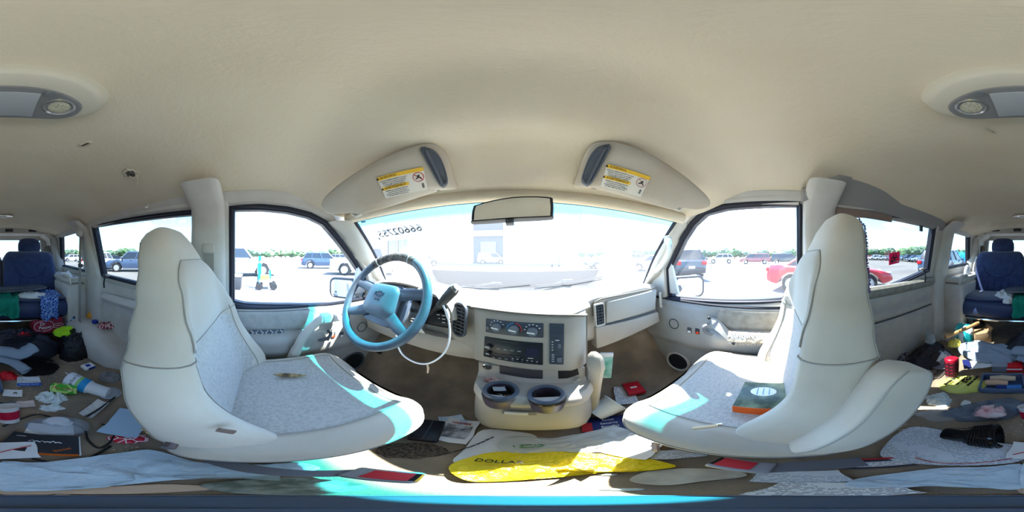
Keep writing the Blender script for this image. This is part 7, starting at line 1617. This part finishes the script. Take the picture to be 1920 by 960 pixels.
g = G(); g.box((-4.5, y0+.9, .6), (2.6, .1, 3.6)); g.build('roller_door', mat('roller_grey', (120, 132, 140), .6), BL, smooth=0)
g = G(); g.box((-23, y0+.2, 1.9), (6.0, .06, 3.0)); wn = g.build('office_window', car_glass, BL, smooth=0)
for x in (-26, -23, -20): g = G(); g.box((x, y0-.02, 1.9), (.12, .12, 3.0)); g.build('window_mullion', bw, wn, smooth=0)
for k in range(15): g = G(); g.box((-26.2+2.5*k, y0-.03, 7.2 if -8 < -26.2+2.5*k < -1.5 else 3.5), (.05, .06, 1.8 if -8 < -26.2+2.5*k < -1.5 else 9.3)); g.build('wall_seam', mat('seam_grey', (150, 160, 168), .7), BL, smooth=0)
g = G(); g.box((-8, y0+6, 8.3), (39, 13, .3)); g.build('flat_roof', bw, BL, smooth=0)
g = G(); g.box((-9.4, y0-.08, 2.6), (.9, .1, 1.7)); g.build('wall_sign', mat('sign_grey', (150, 164, 172), .6), BL, smooth=0)
t = thing('light_pole', 'thin tall light pole right of the rear-view mirror', 'pole', (11.4, 27, GROUND)); g = G(); g.tube([(0, 0, 0), (0, 0, 9.8)], [.11, .08], 10); lpart(g, 'pole', dash_dark, t); g = G(); g.box((-.5, 0, 9.8), (1.0, .3, .14)); lpart(g, 'lamp_head', dash_dark, t, bevel=.02); g = G(); g.lathe([(.3, 0), (.3, .5), (.25, .6), (0, .6)], 14); lpart(g, 'footing', mat('concrete', (180, 178, 172), .9), t)
t = thing('hand_cart', 'small hand cart standing on the lot below the light pole', 'cart', (4.6, 18.5, GROUND)); g = G(); g.box((0, 0, .35), (1.0, .7, .08)); lpart(g, 'deck', dash_dark, t, bevel=.02); g = G(); g.tube([(.45, 0, .35), (.5, 0, 2.1)], .05, 8); lpart(g, 'upright', dash_dark, t); g = G(); g.box((-.2, 0, .6), (.4, .5, .45)); lpart(g, 'load', mat('load_beige', (190, 180, 160), .8), t, bevel=.03)
for x in (-.4, .4): g = G(); g.lathe([(0, -.05), (.14, -.05), (.16, 0), (.14, .05), (0, .05)], 14, Matrix.Translation((x, -.3, .16)) @ Matrix.Rotation(PI/2, 4, 'X')); lpart(g, 'wheel', tire_m, t)
# wipers resting on the windshield
for a, b, c, lb in ((-.42, .12, .90, 'black wiper lying across the middle of the windshield foot'), (.16, .66, .88, 'black wiper rising to the right on the windshield')):
    p = [wsh(a, c+.02, -.015), wsh((a+b)/2, c, -.018), wsh(b, c-.05, -.015)]; t = thing('windshield_wiper', lb, 'wiper', p[1]); g = G(); g.tube(spline(p, 6), .006, 6); g.build('wiper_blade', black_pl, t); g = G(); g.tube(spline([wsh(a-.06, 1.0, -.02), wsh((a+b)/2, c-.01, -.032)], 4), .007, 6); g.build('wiper_arm', dash_dark, t); g = G(); g.box(p[1]-Vector((0, -.01, -.008)), (.06, .02, .02)); g.build('wiper_pivot', dash_dark, t, bevel=.004)

# far tree line
leaf = [mat('tree_green_%d' % i, c, .9, rgb2=c2, vscale=1.2) for i, (c, c2) in enumerate((((84, 112, 74), (60, 88, 56)), ((104, 130, 92), (76, 104, 70)), ((96, 118, 96), (70, 94, 76))))]
def make_tree(m, seed):
    t = thing('distant_tree', 'x', 'tree', (0, 0, 0), group='trees along the horizon'); bm = bmesh.new(); bmesh.ops.create_icosphere(bm, subdivisions=3, radius=1)
    for v in bm.verts: n_ = v.co.copy(); k = 1+.35*noise.noise(n_*2.2+Vector((seed, 0, 0)))+.16*noise.noise(n_*6+Vector((0, seed, 0))); v.co = Vector((n_.x*2.6*k, n_.y*2.6*k, 3.1+n_.z*2.2*k))
    me = bpy.data.meshes.new('crown'); bm.to_mesh(me); bm.free(); link('crown', me, m, t, smooth=30, world=False); g = G(); g.tube([(0, 0, 0), (.1, 0, 2.5)], [.2, .12], 6); lpart(g, 'trunk', mat('bark', (90, 76, 62), .9), t); return t
TP = [make_tree(leaf[i], 3.3*i+1) for i in range(3)]; first = [True]*3; rg = random.Random(11)
spans = [(1285, 1500, 24, 80), (435, 690, 26, 85), (112, 165, 8, 95), (176, 260, 10, 95), (1625, 1745, 22, 110), (1775, 1822, 6, 80), (1090, 1250, 10, 85)]
for a, b, n, d in spans:
    for k in range(n):
        px = lerp(a, b, (k+rg.random()*.6)/n); lo = math.radians((px-966)*.1875); dd = d*rg.uniform(.95, 1.12); i = rg.randrange(3); loc = (dd*math.sin(lo), dd*math.cos(lo), GROUND); s_ = rg.uniform(.75, 1.15)*(1.25 if 1690 < px < 1745 else 1)*d/95
        if first[i]: r = TP[i]; first[i] = False; r.location = loc
        else: r = dup(TP[i], loc, rg.uniform(0, 6))
        r.scale = (s_*1.2, s_*1.2, s_); r['label'] = 'distant green tree in the hazy line along the horizon'; r['group'] = 'trees along the horizon'
